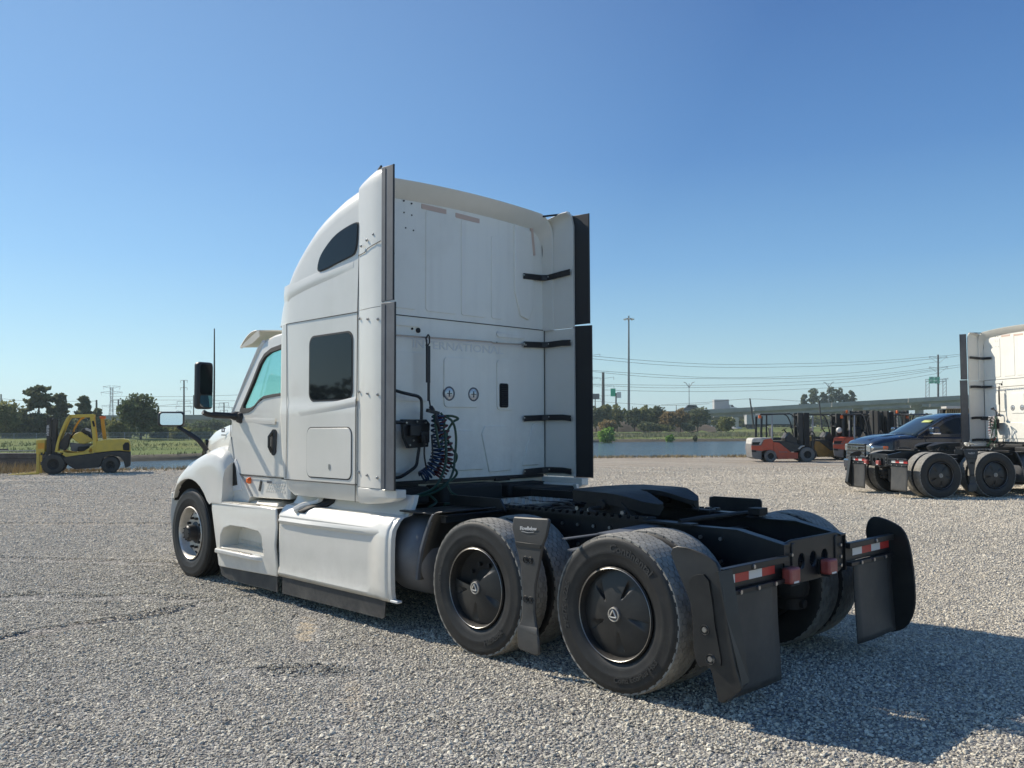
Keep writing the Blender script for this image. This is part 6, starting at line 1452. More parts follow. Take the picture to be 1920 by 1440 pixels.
# ================================================================== HOSES ON THE BACK WALL
def coil(c_pts, R, turns, n=14):
    """helix of radius R wound along a smooth path"""
    path = cr(c_pts, 10); out = []; N = int(turns*n)
    for i in range(N+1):
        t = i/N*(len(path)-1); k = int(min(t, len(path)-2)); f = t-k
        a, b = Vector(path[k]), Vector(path[k+1]); p = a.lerp(b, f); d = (b-a).normalized(); x = Vector((1, 0, 0)); y = d.cross(x).normalized(); x = y.cross(d)
        th = 2*pi*i/n; out.append(p+x*R*cos(th)+y*R*sin(th))
    return out
def hose_set(T, variant=0):
    H = bpy.data.objects.new('air_hose_set', None); COL.objects.link(H); H.parent = T
    X = 2.62
    # strap and hook
    q = MB(); q.tube([(2.79, .50, 2.52), (2.77, .50, 2.49), (2.765, .515, 2.44)], .006, 6); q.tube([(2.765, .49, 2.545), (2.765, .515, 2.51), (2.765, .50, 2.43), (2.765, .475, 2.47), (2.765, .475, 2.53), (2.765, .49, 2.545)], .008, 6)
    q.box((2.76, .495, 2.27), (.018, .040, .34)); q.box((2.76, .488, 2.03), (.014, .022, .20)); q.build('hanging_strap', STRAP, H, bevel=.003)
    q = MB(); q.tube([(2.755, .485, 1.94), (2.745, .48, 1.88)], .008, 6); q.cyl((2.74, .48, 1.88), (2.72, .475, 1.84), .018, .026, n=8); q.box((2.72, .47, 1.83), (.03, .14, .03), (.2, 0, 0)); q.build('hose_clamp', STRAP, H)
    # parking bracket
    q = MB(); q.plate([(.82, 1.76), (.54, 1.76), (.50, 1.72), (.52, 1.51), (.75, 1.50), (.80, 1.60)], [], lambda a, b, k: Vector((2.76 if k else 2.72, a, b)), 1)
    q.box((2.70, .70, 1.66), (.05, .12, .10)); q.box((2.69, .60, 1.60), (.06, .09, .10)); q.cyl((2.72, 1.12, 1.745), (2.72, .8, 1.73), .018, n=8); q.build('hose_bracket', STRAP, H, bevel=.006)
    q = MB()
    for y, z in ((.78, 1.73), (.56, 1.73), (.74, 1.53), (.56, 1.535), (.66, 1.74), (.70, 1.57)): q.cyl((2.72, y, z), (2.705, y, z), .009, n=6)
    q.build('bolt_head', STEEL, H)
    # grab rail
    q = MB(); q.tube(cr([(2.84, .80, 2.02), (2.76, .79, 2.0), (2.74, .72, 1.985), (2.74, .61, 1.96), (2.74, .585, 1.88), (2.74, .60, 1.6), (2.74, .63, 1.42), (2.74, .65, 1.34), (2.74, .72, 1.295), (2.76, .80, 1.25), (2.84, .805, 1.235)], 5), .015, 8); q.build('grab_rail', STRAP, H)
    c1, c2 = (BLUEH, REDH) if variant == 0 else (WHT, REDT)
    rr = .052
    if variant == 0:
        q = MB(); q.tube(coil([(X, .49, 1.80), (X, .50, 1.68), (X-.02, .505, 1.52), (X-.01, .52, 1.40), (X+.02, .575, 1.29), (X+.04, .64, 1.245)], rr, 17), .0095, 6); q.build('blue_air_coil', c1, H)
        q = MB(); q.tube(coil([(X+.02, .46, 1.79), (X, .435, 1.66), (X-.03, .41, 1.50), (X-.03, .42, 1.38), (X-.02, .46, 1.30), (X, .50, 1.24)], rr, 15), .0095, 6); q.build('red_air_coil', c2, H)
    else:
        q = MB(); q.tube(coil([(X, .60, 1.82), (X, .62, 1.65), (X-.02, .62, 1.45), (X, .60, 1.32), (X, .56, 1.26)], rr*1.15, 12), .0095, 6); q.build('white_air_coil', c1, H)
        q = MB(); q.tube(coil([(X+.01, .605, 1.82), (X+.01, .625, 1.65), (X-.01, .625, 1.45), (X+.01, .605, 1.32), (X, .56, 1.26)], rr*1.05, 12), .0105, 6); q.build('red_air_coil', c2, H)
    q = MB(); r_ = .011
    q.tube(cr([(X-.02, .56, 1.80), (X-.06, .565, 1.70), (X-.07, .545, 1.55), (X-.05, .50, 1.48), (X-.04, .47, 1.60), (X-.03, .44, 1.75), (X, .46, 1.82)], 6), r_, 6)
    q.tube(cr([(X, .45, 1.80), (X-.07, .38, 1.74), (X-.08, .345, 1.60), (X-.08, .36, 1.40), (X-.10, .40, 1.28), (X-.12, .50, 1.17), (X-.08, .64, 1.10), (X+.0, .76, 1.08), (X+.1, .95, 1.10)], 6), r_, 6)
    q.tube(cr([(X+.02, .43, 1.79), (X-.04, .36, 1.79), (X-.07, .31, 1.765), (X-.05, .36, 1.73), (X-.04, .42, 1.62), (X-.06, .38, 1.50), (X-.08, .335, 1.43), (X-.06, .35, 1.36), (X-.05, .42, 1.38)], 6), r_, 6)
    q.tube(cr([(X-.05, .39, 1.34), (X-.08, .335, 1.28), (X-.06, .36, 1.22), (X-.05, .45, 1.18), (X-.02, .50, 1.15)], 6), r_, 6)
    q.tube(cr([(X-.05, .45, 1.65), (X-.09, .47, 1.42), (X-.10, .52, 1.27), (X-.08, .60, 1.15), (X-.03, .75, 1.09), (X+.03, .9, 1.07)], 6), r_*1.1, 6)
    q.tube(cr([(X-.06, .43, 1.17), (X-.09, .41, 1.10), (X-.12, .34, 1.05), (X-.10, .40, 1.0), (X-.08, .48, 1.0), (X-.06, .44, .95), (X-.03, .40, .92)], 6), r_, 6)
    q.tube(cr([(X-.02, .62, 1.09), (X-.06, .56, 1.02), (X-.08, .66, .98), (X-.05, .67, .93), (X-.08, .58, .90), (X-.06, .62, .85)], 6), r_, 6)
    q.build('green_power_cable', GREENH, H)
    q = MB(); q.tube(cr([(X-.01, .645, 1.60), (X-.0, .65, 1.45), (X, .62, 1.30)], 5), .008, 6); q.tube(cr([(X, .565, 1.62), (X-.02, .57, 1.45), (X, .57, 1.30)], 5), .008, 6); q.tube(cr([(X-.02, .54, 1.80), (X-.07, .56, 1.74), (X-.05, .53, 1.68)], 5), .018, 7)
    q.build('black_hose', STRAP, H)
    return H
# second tractor first copies everything except the hoses
_p = CAM+(F_+R2*((1761.6-960)/FPX)-U2*((891.6-720)/FPX))*19.3      # hub of the near rear wheel
T2_A = radians(-125.6); T2_O = Vector((_p.x-sin(T2_A)*1.15*1.0, _p.y+cos(T2_A)*1.15, .10))
TRUCK2 = copy_tree(TRUCK); TRUCK2.location = T2_O; TRUCK2.rotation_euler = (0, 0, T2_A)
for _c in list(TRUCK2.children):
    if _c.name.startswith('right_rear'):
        for _d in list(_c.children): bpy.data.objects.remove(_d)
        bpy.data.objects.remove(_c)
for _c in TRUCK.children:
    if _c.name.startswith('right_rear'): _c.name = 'rear_wheel_fairing'
tag(TRUCK2, 'white sleeper semi tractor cut by the right edge of the picture, facing right', 'truck', 'white sleeper tractors')
hose_set(TRUCK, 0); H2 = hose_set(TRUCK2, 1)
# lettering on the near tyres of the first truck
def tyre_text(x, items):
    q = MB()
    for txt, size, r, deg, out in items: arc_text(q, txt, size, (x, 1.2115, .497), r, radians(deg), out, bold=.0012, depth=.004, sx=1.12)
    o = q.build('tyre_lettering', LETT, TRUCK)
tyre_text(0, [('Continental', .068, .415, 68, True), ('295/75 R 22.5', .050, .412, 178, True), ('Conti EcoPlus HS3', .046, .405, -62, False)])
tyre_text(1.32, [('Hankook', .055, .40, -58, False), ('SmartFlex', .042, .40, 178, True)])

# ================================================================== FORKLIFTS
YEL = mat('yellow_forklift_paint', (.66, .49, .065), .5, c2=(.50, .38, .08), vscale=3); YELO = mat('orange_yellow_paint', (.62, .30, .02), .5); DKF = mat('dark_forklift_body', (.028, .027, .026), .6, c2=(.05, .047, .04), vscale=4)
ORG = mat('red_orange_forklift_paint', (.55, .085, .035), .5, c2=(.42, .09, .045), vscale=4); MUS = mat('mustard_forklift_paint', (.34, .19, .03), .6, c2=(.22, .13, .03), vscale=5); CWG = mat('grey_counterweight', (.20, .19, .18), .7, var=.3)
CWW = mat('dirty_white_hood', (.58, .55, .50), .6, c2=(.42, .40, .36), vscale=6); TYG = mat('grey_dusty_tyre', (.13, .125, .115), .85, c2=(.19, .18, .165), vscale=8); ORL = mat('orange_beacon', (.75, .14, .02), .4); LPG = mat('white_gas_bottle', (.70, .68, .63), .4, var=.3)
def fwheel(T, x, y, z, r, wd, m, hub, s=1):
    w = bpy.data.objects.new('wheel', None); COL.objects.link(w); w.parent = T; w.location = (x, y, z)
    MB().lathe([(r*.52, -wd*.5), (r*.80, -wd*.52), (r*.95, -wd*.46), (r, -wd*.36), (r, wd*.36), (r*.95, wd*.46), (r*.80, wd*.52), (r*.52, wd*.5)], (0, 0, 0), n=36).build('tyre', m, w)
    MB().lathe([(r*.53, -wd*.45), (r*.54, -wd*.42), (r*.42, -wd*.30), (r*.22, -wd*.28), (r*.20, -wd*.40), (0, -wd*.40)], (0, 0, 0), n=28).build('rim', hub, w)
    MB().lathe([(r*.53, wd*.45), (r*.54, wd*.42), (r*.42, wd*.30), (0, wd*.28)], (0, 0, 0), n=28).build('rim_inner', hub, w)
    if r > .3:
        q = MB()
        for k in range(26):
            a = 2*pi*k/26
            for e in (-1, 1): q.box((r*cos(a), e*wd*.19, r*sin(a)), (.018, wd*.34, .05), Matrix.Rotation(-a, 3, 'Y') @ Matrix.Rotation(e*.4, 3, 'X'))
        tag(q.build('tread_lugs', m, w), kind='stuff')
def frame_tube(T, name, pts, th, wy, y, m, n=4):
    q = MB(); P = cr(pts, n) if len(pts) > 2 else pts
    q.loft([[Vector((p[0]+dx*th/2, y+dy*wy/2, p[1]+dz*th/2)) for dx, dy, dz in ((nx, -1, nz), (nx, 1, nz), (-nx, 1, -nz), (-nx, -1, -nz))] for p, (nx, nz) in zip(P, [(lambda d: (-d[1]/max(1e-6, math.hypot(*d)), d[0]/max(1e-6, math.hypot(*d))))((P[min(i+1, len(P)-1)][0]-P[max(i-1, 0)][0], P[min(i+1, len(P)-1)][1]-P[max(i-1, 0)][1])) for i in range(len(P))])])
    return q.build(name, m, T, bevel=.008)

# --- big yellow forklift; local x to the rear (right in the picture), near side is y = -.75
YF = thing('forklift', ws(33.7, 33.7*(105-960)/FPX, 0), 'large yellow forklift with its seat deck tipped up, left of the white truck', 'forklift', rz=atan2((RW*cos(.40)+FW*sin(.40)).y, (RW*cos(.40)+FW*sin(.40)).x), group='forklifts on the lot')
# in this frame local +x = image right, local +y = away from the camera
def P7(px_, py_): return ((px_-415)/500, (1165-py_)/444)
def yplate(name, pts, y0, y1, m, parent=YF, bevel=.015, holes=()):
    q = MB(); q.side([P7(*p) for p in pts], y0, y1, [[P7(*p) for p in h] for h in holes]); return q.build(name, m, parent, bevel=bevel)
for y in (-.62, .62): fwheel(YF, 0, y, .385, .385, .30, DKF, BLK); fwheel(YF, P7(1390, 0)[0], y, .315, .315, .26, DKF, BLK)
yplate('chassis', [(560, 900), (620, 870), (1100, 822), (1400, 795), (1560, 790), (1742, 812), (1742, 1045), (1650, 1080), (1620, 960), (1560, 890), (1400, 860), (1270, 900), (1230, 1000), (1210, 1062), (780, 1085), (640, 1000)], -.70, .70, DKF, bevel=.03)
yplate('engine_hood', [(1140, 620), (1300, 588), (1600, 582), (1690, 596), (1730, 625), (1742, 800), (1560, 782), (1380, 788), (1100, 815)], -.66, .66, YEL, bevel=.05)
yplate('rear_grille', [(1600, 690), (1640, 645), (1700, 640), (1722, 680), (1722, 785), (1640, 780), (1605, 770)], -.675, .675, BLK)
yplate('side_step_frame', [(430, 790), (500, 768), (560, 770), (640, 810), (780, 810), (900, 800), (1000, 740), (1060, 690), (1100, 700), (1095, 820), (860, 845), (620, 875), (520, 800)], -.70, -.62, YEL, holes=[[(1005, 780), (1040, 740), (1070, 750), (1065, 810), (1030, 810)]])
yplate('side_step_frame', [(430, 790), (560, 770), (780, 810), (1000, 740), (1100, 700), (1095, 820), (620, 875)], .62, .70, YEL)
for y in (-.62, .62):
    s_ = 1 if y < 0 else 1
    frame_tube(YF, 'guard_pillar', [P7(455, 790), P7(490, 600), P7(560, 400), P7(640, 230), P7(700, 190)], .085, .07, y, YEL)
    frame_tube(YF, 'guard_pillar', [P7(1118, 810), P7(1098, 520), P7(1075, 380), P7(1050, 190)], .125, .07, y, YEL)
    frame_tube(YF, 'roof_rail', [P7(660, 195), P7(1090, 180)], .11, .07, y, YEL)
q = MB(); 
for k in range(7): x = P7(700+k*60, 0)[0]; q.box((x, 0, P7(0, 185)[1]), (.05, 1.24, .05))
q.build('roof_bars', YEL, YF)
frame_tube(YF, 'grille_opening', [P7(1070, 275), P7(1098, 370)], .07, .02, -.665, BLK)
frame_tube(YF, 'inner_pillar', [P7(690, 570), P7(720, 430), P7(790, 300), P7(850, 230), P7(900, 215)], .07, .06, .30, YELO)
frame_tube(YF, 'intake_column', [P7(1215, 215), P7(1240, 400), P7(1268, 590)], .135, .14, .30, YELO); q = MB(); q.box((P7(1225, 0)[0], .3, P7(0, 210)[1]), (.22, .2, .10)); q.build('column_cap', ORL, YF, bevel=.02)
q = MB(); q.tube([Vector((P7(1150, 0)[0], .1, P7(0, 545)[1])), Vector((P7(1215, 0)[0], .25, P7(0, 490)[1]))], .018, 6); q.build('support_rod', LATT, YF)
dk = yplate('tipped_seat_deck', [(710, 550), (760, 490), (830, 460), (870, 462), (910, 490), (1060, 585), (1050, 620), (920, 665), (840, 650), (760, 600)], -.40, .40, YEL, bevel=.03)
q = MB(); q.box((P7(930, 0)[0], 0, P7(0, 455)[1]), (.28, .45, .18), (0, .5, 0)); q.box((P7(1010, 0)[0], 0, P7(0, 520)[1]), (.12, .45, .42), (0, -.5, 0)); q.build('seat', SEAT, YF, bevel=.05, seg=3)
q = MB(); q.lathe([(0, .1), (.1, .08), (.14, 0)], (P7(965, 0)[0], -.1, P7(0, 440)[1]), ax=(.4, 0, 1), n=18); q.build('headrest_cover', CWW, YF)
yplate('engine_block', [(670, 640), (820, 660), (1050, 660), (1040, 700), (830, 720), (800, 800), (700, 780)], -.35, .35, CWG, bevel=.03)
yplate('battery', [(820, 715), (1020, 705), (960, 780), (820, 790)], -.5, .0, BLK)
yplate('dashboard', [(500, 640), (560, 560), (640, 470), (680, 500), (640, 700), (600, 770), (500, 740)], -.45, .45, DKF)
q = MB(); q.lathe([(.155, -.012), (.17, 0), (.155, .012), (.14, 0)], (P7(735, 0)[0], 0, P7(0, 470)[1]), ax=(.45, 0, 1), n=24, closed=True); q.tube([(P7(735, 0)[0], 0, P7(0, 470)[1]), (P7(640, 0)[0], 0, P7(0, 620)[1])], .03, 6); q.build('steering_wheel', BLK, YF)
for y in (-.42, .42):
    yplate('mast_rail', [(285, 225), (345, 225), (345, 1120), (285, 1120)], y-.08, y+.08, DKF, bevel=.01); yplate('mast_rail', [(380, 240), (440, 240), (440, 1080), (380, 1080)], y-.07, y+.07, DKF, bevel=.01)
q = MB()
for z in (230, 560, 900): q.box((P7(330, 0)[0], 0, P7(0, z+10)[1]), (.14, .84, .10))
for y in (-.12, .12): q.cyl((P7(360, 0)[0], y, .3), (P7(360, 0)[0], y, P7(0, 260)[1]), .05, n=10)
q.build('mast_crossbar', DKF, YF)
q = MB()
for y in (-.2, .0, .2): q.tube(cr([(P7(420, 0)[0], y, 1.0), (P7(450, 0)[0], y+.05, 1.5), (P7(400, 0)[0], y, P7(0, 280)[1])], 5), .018, 6)
q.build('mast_hose', BLK, YF)
yplate('load_backrest', [(120, 590), (265, 590), (262, 790), (235, 832), (200, 828), (165, 805), (120, 820)], -.60, -.54, YEL); yplate('load_backrest', [(120, 590), (265, 590), (262, 790), (120, 820)], .54, .60, YEL)
yplate('backrest_plate', [(152, 640), (258, 640), (258, 735), (152, 735)], -.615, -.60, YELO, bevel=.004)
for y in (-.50, .50):
    yplate('fork', [(128, 800), (175, 800), (180, 1150), (178, 1158), (-330, 1162), (-330, 1152), (128, 1130)], y-.07, y+.07, YEL, bevel=.008)
q = MB()
for k in range(9): y = -.5+k*.125; q.cyl((P7(200, 0)[0], y, P7(0, 830)[1]), (P7(200, 0)[0], y, P7(0, 600)[1]), .02, n=6)
q.box((P7(215, 0)[0], 0, .42), (.08, 1.2, .12)); q.box((P7(215, 0)[0], 0, .78), (.08, 1.2, .10)); q.build('carriage', DKF, YF)
q = MB(); put_text(q, 'HYSTER', .115, (P7(308, 0)[0], -.505, P7(0, 430)[1]), (0, 0, 1), (-1, 0, 0), bold=.003, depth=.004); q.build('mast_lettering', TEXTW, YF)

# --- counterbalance forklift builder (red / mustard); local +x to the front (mast)
def P6(px_, py_): return ((px_-420)/286, (925-py_)/286)
def forklift(loc, rz, label, body, top, tag_txt=None, lpg=False, tyre=TYG, mast_h=1.0, beacon=False):
    T = thing('forklift', loc, label, 'forklift', rz=rz, group='forklifts on the lot')
    def pl(name, pts, y0, y1, m, bevel=.012, parent=T): q = MB(); q.side([P6(*p) for p in pts], y0, y1); return q.build(name, m, parent, bevel=bevel)
    for y in (-.46, .46): fwheel(T, 0, y, .285, .285, .20, tyre, BLK); fwheel(T, P6(920, 0)[0], y, .345, .345, .24, tyre, BLK)
    pl('counterweight', [(160, 760), (158, 690), (172, 640), (300, 625), (330, 660), (335, 760), (300, 790), (300, 890), (230, 885), (170, 865)], -.52, .52, CWG, bevel=.05)
    pl('rear_hood', [(160, 690), (170, 612), (200, 597), (430, 594), (445, 615), (330, 625), (300, 690)], -.525, .525, top, bevel=.04)
    pl('rear_fender', [(160, 755), (162, 700), (295, 700), (335, 622), (430, 600), (458, 640), (462, 770), (500, 860), (470, 790), (420, 758), (340, 765), (300, 775)], -.535, .535, body, bevel=.02)
    pl('grille', [(172, 655), (285, 650), (262, 692), (172, 690)], -.528, .528, BLK, bevel=.004)
    pl('lower_slot', [(166, 765), (225, 765), (225, 790), (166, 785)], -.54, .54, BLK, bevel=.004)
    pl('side_body', [(462, 652), (540, 662), (700, 792), (795, 800), (795, 882), (525, 886), (500, 840), (470, 780)], -.54, .54, body, bevel=.012)
    pl('floor_box', [(455, 640), (640, 640), (820, 690), (840, 770), (700, 790), (540, 660)], -.50, .50, DKF, bevel=.02)
    pl('front_fender', [(795, 745), (830, 710), (880, 700), (890, 712), (850, 722), (812, 755)], -.56, .56, CWW if top is CWW else body, bevel=.006)
    for y in (-.46, .46):
        frame_tube(T, 'guard_pillar', [P6(300, 590), P6(312, 300)], .10, .06, y, BLK if body is MUS else STRAP); 
        frame_tube(T, 'guard_pillar', [P6(690, 268), P6(745, 300), P6(790, 400), P6(830, 590), P6(845, 690)], .05, .05, y, STRAP)
        frame_tube(T, 'roof_rail', [P6(290, 278), P6(700, 268)], .06, .06, y, STRAP)
        frame_tube(T, 'guard_pillar', [P6(448, 630), P6(456, 285)], .075, .05, y, LATT if y < 0 else STRAP)
    q = MB()
    for k in range(7): q.box((P6(320+k*60, 0)[0], 0, P6(0, 272)[1]), (.05, .92, .04))
    q.build('roof_bars', STRAP, T); MB().bx(P6(295, 0)[0], P6(440, 0)[0], -.48, .48, P6(0, 286)[1], P6(0, 264)[1]).build('roof_panel', EDGE, T, bevel=.01)
    q = MB(); q.bx(P6(272, 0)[0], P6(305, 0)[0], -.5, -.40, P6(0, 330)[1], P6(0, 288)[1]); q.build('tail_light', ORL, T, bevel=.01)
    q = MB(); q.box((P6(540, 0)[0], 0, P6(0, 610)[1]), (.40, .48, .12)); q.box((P6(475, 0)[0], 0, P6(0, 520)[1]), (.10, .46, .42), (0, -.12, 0)); q.build('seat', SEAT, T, bevel=.04, seg=3)
    q = MB(); q.lathe([(.13, -.012), (.145, 0), (.13, .012), (.115, 0)], (P6(660, 0)[0], .05, P6(0, 485)[1]), ax=(-.5, 0, .86), n=20, closed=True); q.tube([(P6(660, 0)[0], .05, P6(0, 485)[1]), (P6(740, 0)[0], .05, P6(0, 590)[1])], .03, 6); q.build('steering_wheel', BLK, T)
    pl('dash', [(640, 600), (700, 520), (760, 590), (800, 600), (800, 690), (660, 660)], -.4, .4, DKF)
    mz = P6(0, 255)[1]*mast_h
    for y in (-.30, .30):
        q = MB(); q.bx(P6(820, 0)[0], P6(880, 0)[0], y-.07, y+.07, .08, mz); q.build('mast_rail', DKF, T, bevel=.008)
        q = MB(); q.bx(P6(905, 0)[0], P6(975, 0)[0], y-.06, y+.06, .12, mz); q.build('mast_rail', BLK, T, bevel=.008)
        q = MB(); q.side([(P6(1010, 0)[0], .08), (P6(1030, 0)[0], .08), (P6(1030, 0)[0], 1.30), (P6(1010, 0)[0], 1.30)], y-.05, y+.05); q.side([(P6(1010, 0)[0], .05), (P6(1330, 0)[0], .05), (P6(1330, 0)[0], .075), (P6(1010, 0)[0], .10)], y-.05, y+.05); q.build('fork', DKF, T)
    q = MB()
    for z in (.35, 1.1, 1.7, mz-.1): q.box((P6(850, 0)[0], 0, z), (.12, .62, .08))
    for y in (-.1, .1): q.cyl((P6(892, 0)[0], y, .2), (P6(892, 0)[0], y, mz-.1), .03, n=8)
    q.build('mast_crossbar', DKF, T)
    q = MB(); q.tube(cr([(P6(990, 0)[0], -.3, .5), (P6(1040, 0)[0], -.3, .9), (P6(1050, 0)[0], -.3, 1.25), (P6(1010, 0)[0], -.3, 1.45), (P6(985, 0)[0], -.3, 1.35)], 5), .03, 6); q.box((P6(1000, 0)[0], 0, .75), (.08, .9, .5)); q.build('carriage', DKF, T)
    q = MB()
    for y in (-.16, 0, .16): q.tube(cr([(P6(860, 0)[0], y, .7), (P6(900, 0)[0], y+.03, 1.4), (P6(870, 0)[0], y, mz-.15)], 5), .014, 5)
    q.build('mast_hose', BLK, T)
    if tag_txt:
        q = MB(); put_text(q, tag_txt, .10, (P6(590, 0)[0], -.542, P6(0, 790)[1]), (1, 0, 0), (0, 0, 1), bold=.002, depth=.003); q.build('side_lettering', CWG if body is not MUS else BLK, T)
    if lpg:
        q = MB(); x = P6(250, 0)[0]; q.lathe([(0, -.42), (.10, -.41), (.15, -.35), (.155, .35), (.10, .41), (0, .42)], (x, 0, P6(0, 500)[1]), n=20); o = q.build('gas_bottle', LPG, T)
        q = MB()
        for y in (-.15, .15): q.lathe([(.158, -.02), (.163, 0), (.158, .02)], (x, y, P6(0, 500)[1]), n=20)
        q.build('bottle_strap', BLK, o)
    if beacon:
        MB().box((P6(360, 0)[0], 0, P6(0, 255)[1]+.08), (.10, .10, .16)).build('beacon', ORL, T, bevel=.02)
    return T
RZ = atan2(RW.y, RW.x)
forklift(ws(42.6, 42.6*(1437-960)/FPX, 0), RZ, 'red-orange forklift with dirty white rear hood, leftmost of the row on the right', ORG, CWW, 'TOYOTA')
forklift(ws(45.5, 45.5*(1512-960)/FPX, 0), RZ+.06, 'mustard forklift standing right of the red-orange one', MUS, MUS, None, tyre=DKF)
forklift(ws(44.5, 44.5*(1596-960)/FPX, 0), RZ-.35, 'red forklift with white gas bottle, partly hidden by the blue pickup', ORG, ORG, None, lpg=True, beacon=True, mast_h=1.02)
forklift(ws(45, 45*(1602-960)/FPX, 0), RZ-1.2, 'forklift showing only its dark mast above the pickup hood', MUS, MUS, None, mast_h=1.04)
forklift(ws(44, 44*(1640-960)/FPX, 0), RZ+1.9, 'forklift with tall mast above the pickup windshield', ORG, ORG, None, mast_h=1.06)
forklift(ws(46, 46*(1675-960)/FPX, 0), RZ+2.1, 'yellow forklift peeping over the pickup roof edge', YEL, YEL, None, mast_h=1.08, beacon=True)
forklift(ws(45, 45*(1715-960)/FPX, 0), RZ+1.6, 'dark forklift mast just left of the tan slatted rack', MUS, DKF, None, mast_h=1.07)
# slatted rack behind the pickup roof
rk = thing('slatted_rack', ws(40.0, 40*(1800-960)/FPX, 0), 'tan slatted rack with pale top standing behind the pickup roof', 'rack', rz=RZ)
TAN = mat('tan_slats', (.26, .21, .13), .8, var=.3)
for k in range(15): MB().box((-.72+k*.10, 0, 1.35), (.055, .06, 2.3), (0, .10, 0)).build('slat', TAN, rk)
MB().box((.05, .25, 1.5), (1.6, .3, 1.9)).build('rack_panel', BLK, rk); MB().box((0.1, .0, 2.52), (1.7, .5, .10)).build('top_rail', CWW, rk, bevel=.01)

# ================================================================== BLUE PICKUP
NAVY = mat('dark_blue_car_paint', (.004, .009, .024), .25, coat=.7); PKT = mat('road_tyre', (.02, .02, .02), .8); HLG = mat('headlamp_glass', (.25, .27, .28), .08, .3, coat=.8)
ACC = 24.3
PK = thing('pickup_truck', ws(ACC, ACC*(1634-960)/FPX, 0), 'dark blue pickup truck facing left behind the second tractor', 'pickup truck', rz=atan2(-RW.y, -RW.x))
# local +x forward (left in the picture), +y to the driver's side (towards the camera); origin at near front corner, body spans y 0 .. -2.05
def pk_half(x): return lerp_tab([(-5.9, .98), (-5.6, 1.0), (-1.0, 1.02), (-.35, 1.0), (-.05, .93), (.05, .80)], x)
YC = -1.02
def pk_sec(x, zb, zt, tumble=.0, crown=.04, r=.12):
    w_ = pk_half(x); p = [(w_-.03, zb), (w_, zb+.18), (w_+.005, zb+(zt-zb)*.55), (w_-.02, zt-r)]+[(w_-.02-r+r*cos(a), zt-r+r*sin(a)) for a in np.linspace(0, pi/2*.9, 6)[1:]]
    ex, ez = p[-1]; p += [(yy, ez+crown*(1-(yy/ex)**2)) for yy in np.linspace(ex, 0, 5)[1:]]
    return [Vector((x, YC+y, z)) for y, z in p]+[Vector((x, YC-y, z)) for y, z in reversed(p[:-1])]
q = MB(); q.loft([pk_sec(x, .48, zt, crown=c) for x, zt, c in ((-5.85, 1.36, .02), (-5.8, 1.42, .02), (-4.2, 1.42, .02), (-1.5, 1.42, .04), (-1.2, 1.415, .06), (-.8, 1.385, .07), (-.35, 1.33, .07), (-.10, 1.26, .06), (.0, 1.18, .05), (.04, 1.10, .03))]); q.build('body', NAVY, PK, smooth=50)
q = MB(); xs_ = [(-4.05, 1.42, .92), (-4.0, 1.80, .84), (-3.85, 1.97, .80), (-3.0, 2.02, .80), (-2.35, 2.01, .80), (-2.05, 1.93, .80)]
q.loft([[Vector((x, YC+y, z)) for y, z in [(w_+.01, 1.40), (w_, zt-.10), (w_-.06, zt-.02), (w_-.15, zt), (0, zt+.03)]]+[Vector((x, YC-y, z)) for y, z in [(w_-.15, zt), (w_-.06, zt-.02), (w_, zt-.10), (w_+.01, 1.40)]] for x, zt, w_ in xs_]); q.build('cab_roof', NAVY, PK, smooth=50)
# cab sides and glass
def pky(z): return .985-.17*max(0, (z-1.40)/.6)
side = [(-4.05, 1.38), (-1.25, 1.38), (-1.30, 1.44), (-2.05, 1.90), (-2.35, 1.985), (-3.0, 2.0), (-3.85, 1.93), (-4.0, 1.75)]
w1 = [(-1.62, 1.47), (-2.12, 1.80), (-2.38, 1.90), (-2.72, 1.92), (-2.72, 1.47)]; w2 = [(-2.82, 1.47), (-2.82, 1.92), (-3.3, 1.90), (-3.72, 1.85), (-3.78, 1.47)]
for s in (1, -1):
    q = MB(); q.plate(side, [w1, w2], lambda a, b, k, s=s: Vector((a, YC+s*(pky(b)-(.03 if k else 0)), b)), 1); q.build('cab_side', NAVY, PK, bevel=.006)
    for w_ in (w1, w2): q = MB(); q.plate(w_, [], lambda a, b, k, s=s: Vector((a, YC+s*(pky(b)-.012-(.004 if k else 0)), b)), 1); q.build('side_window', DGLASS, PK)
    q = MB(); q.tube([(-1.28, YC+s*.97, 1.43), (-2.08, YC+s*.86, 1.90), (-2.4, YC+s*.83, 1.98)], .032, 6); q.build('windshield_pillar', NAVY, PK)
WSG = mat('windshield_glass', (.02, .03, .035), .03, spec=.7)
q = MB(); q.grid(lambda u, v: Vector((-1.22-.85*u+.16*(1-(1-2*v)**2)*(1-.4*u), YC+(1-2*v)*(.94-.11*u), 1.43+.50*u+.03*(1-(1-2*v)**2))), 8, 12); q.build('windshield', WSG, PK, solid=.01)
YST = mat('yellow_green_sticker', (.45, .50, .15), .6); q = MB(); q.grid(lambda u, v: Vector((-1.78-.11*u+.12*(1-(.30+.45*v)**2)*.75+.012, YC+.30+.45*v, 1.775+.065*u+.012)), 1, 1); q.build('windshield_sticker', YST, PK, solid=.003)
# hood creases
q = MB()
for s in (1, -1): q.loft([[Vector((x, YC+s*(.52+d), z)), Vector((x, YC+s*.50, z+.022)), Vector((x, YC+s*(.44-d), z))] for x, z, d in ((-1.15, 1.455, .01), (-.6, 1.41, .03), (-.1, 1.30, .05))])
q.build('hood_ridge', NAVY, PK, smooth=60)
q = MB(); q.box((-.95, YC+.80, 1.402), (.26, .13, .02), (0, .06, .05)); q.build('hood_badge', EDGE, PK, bevel=.006)
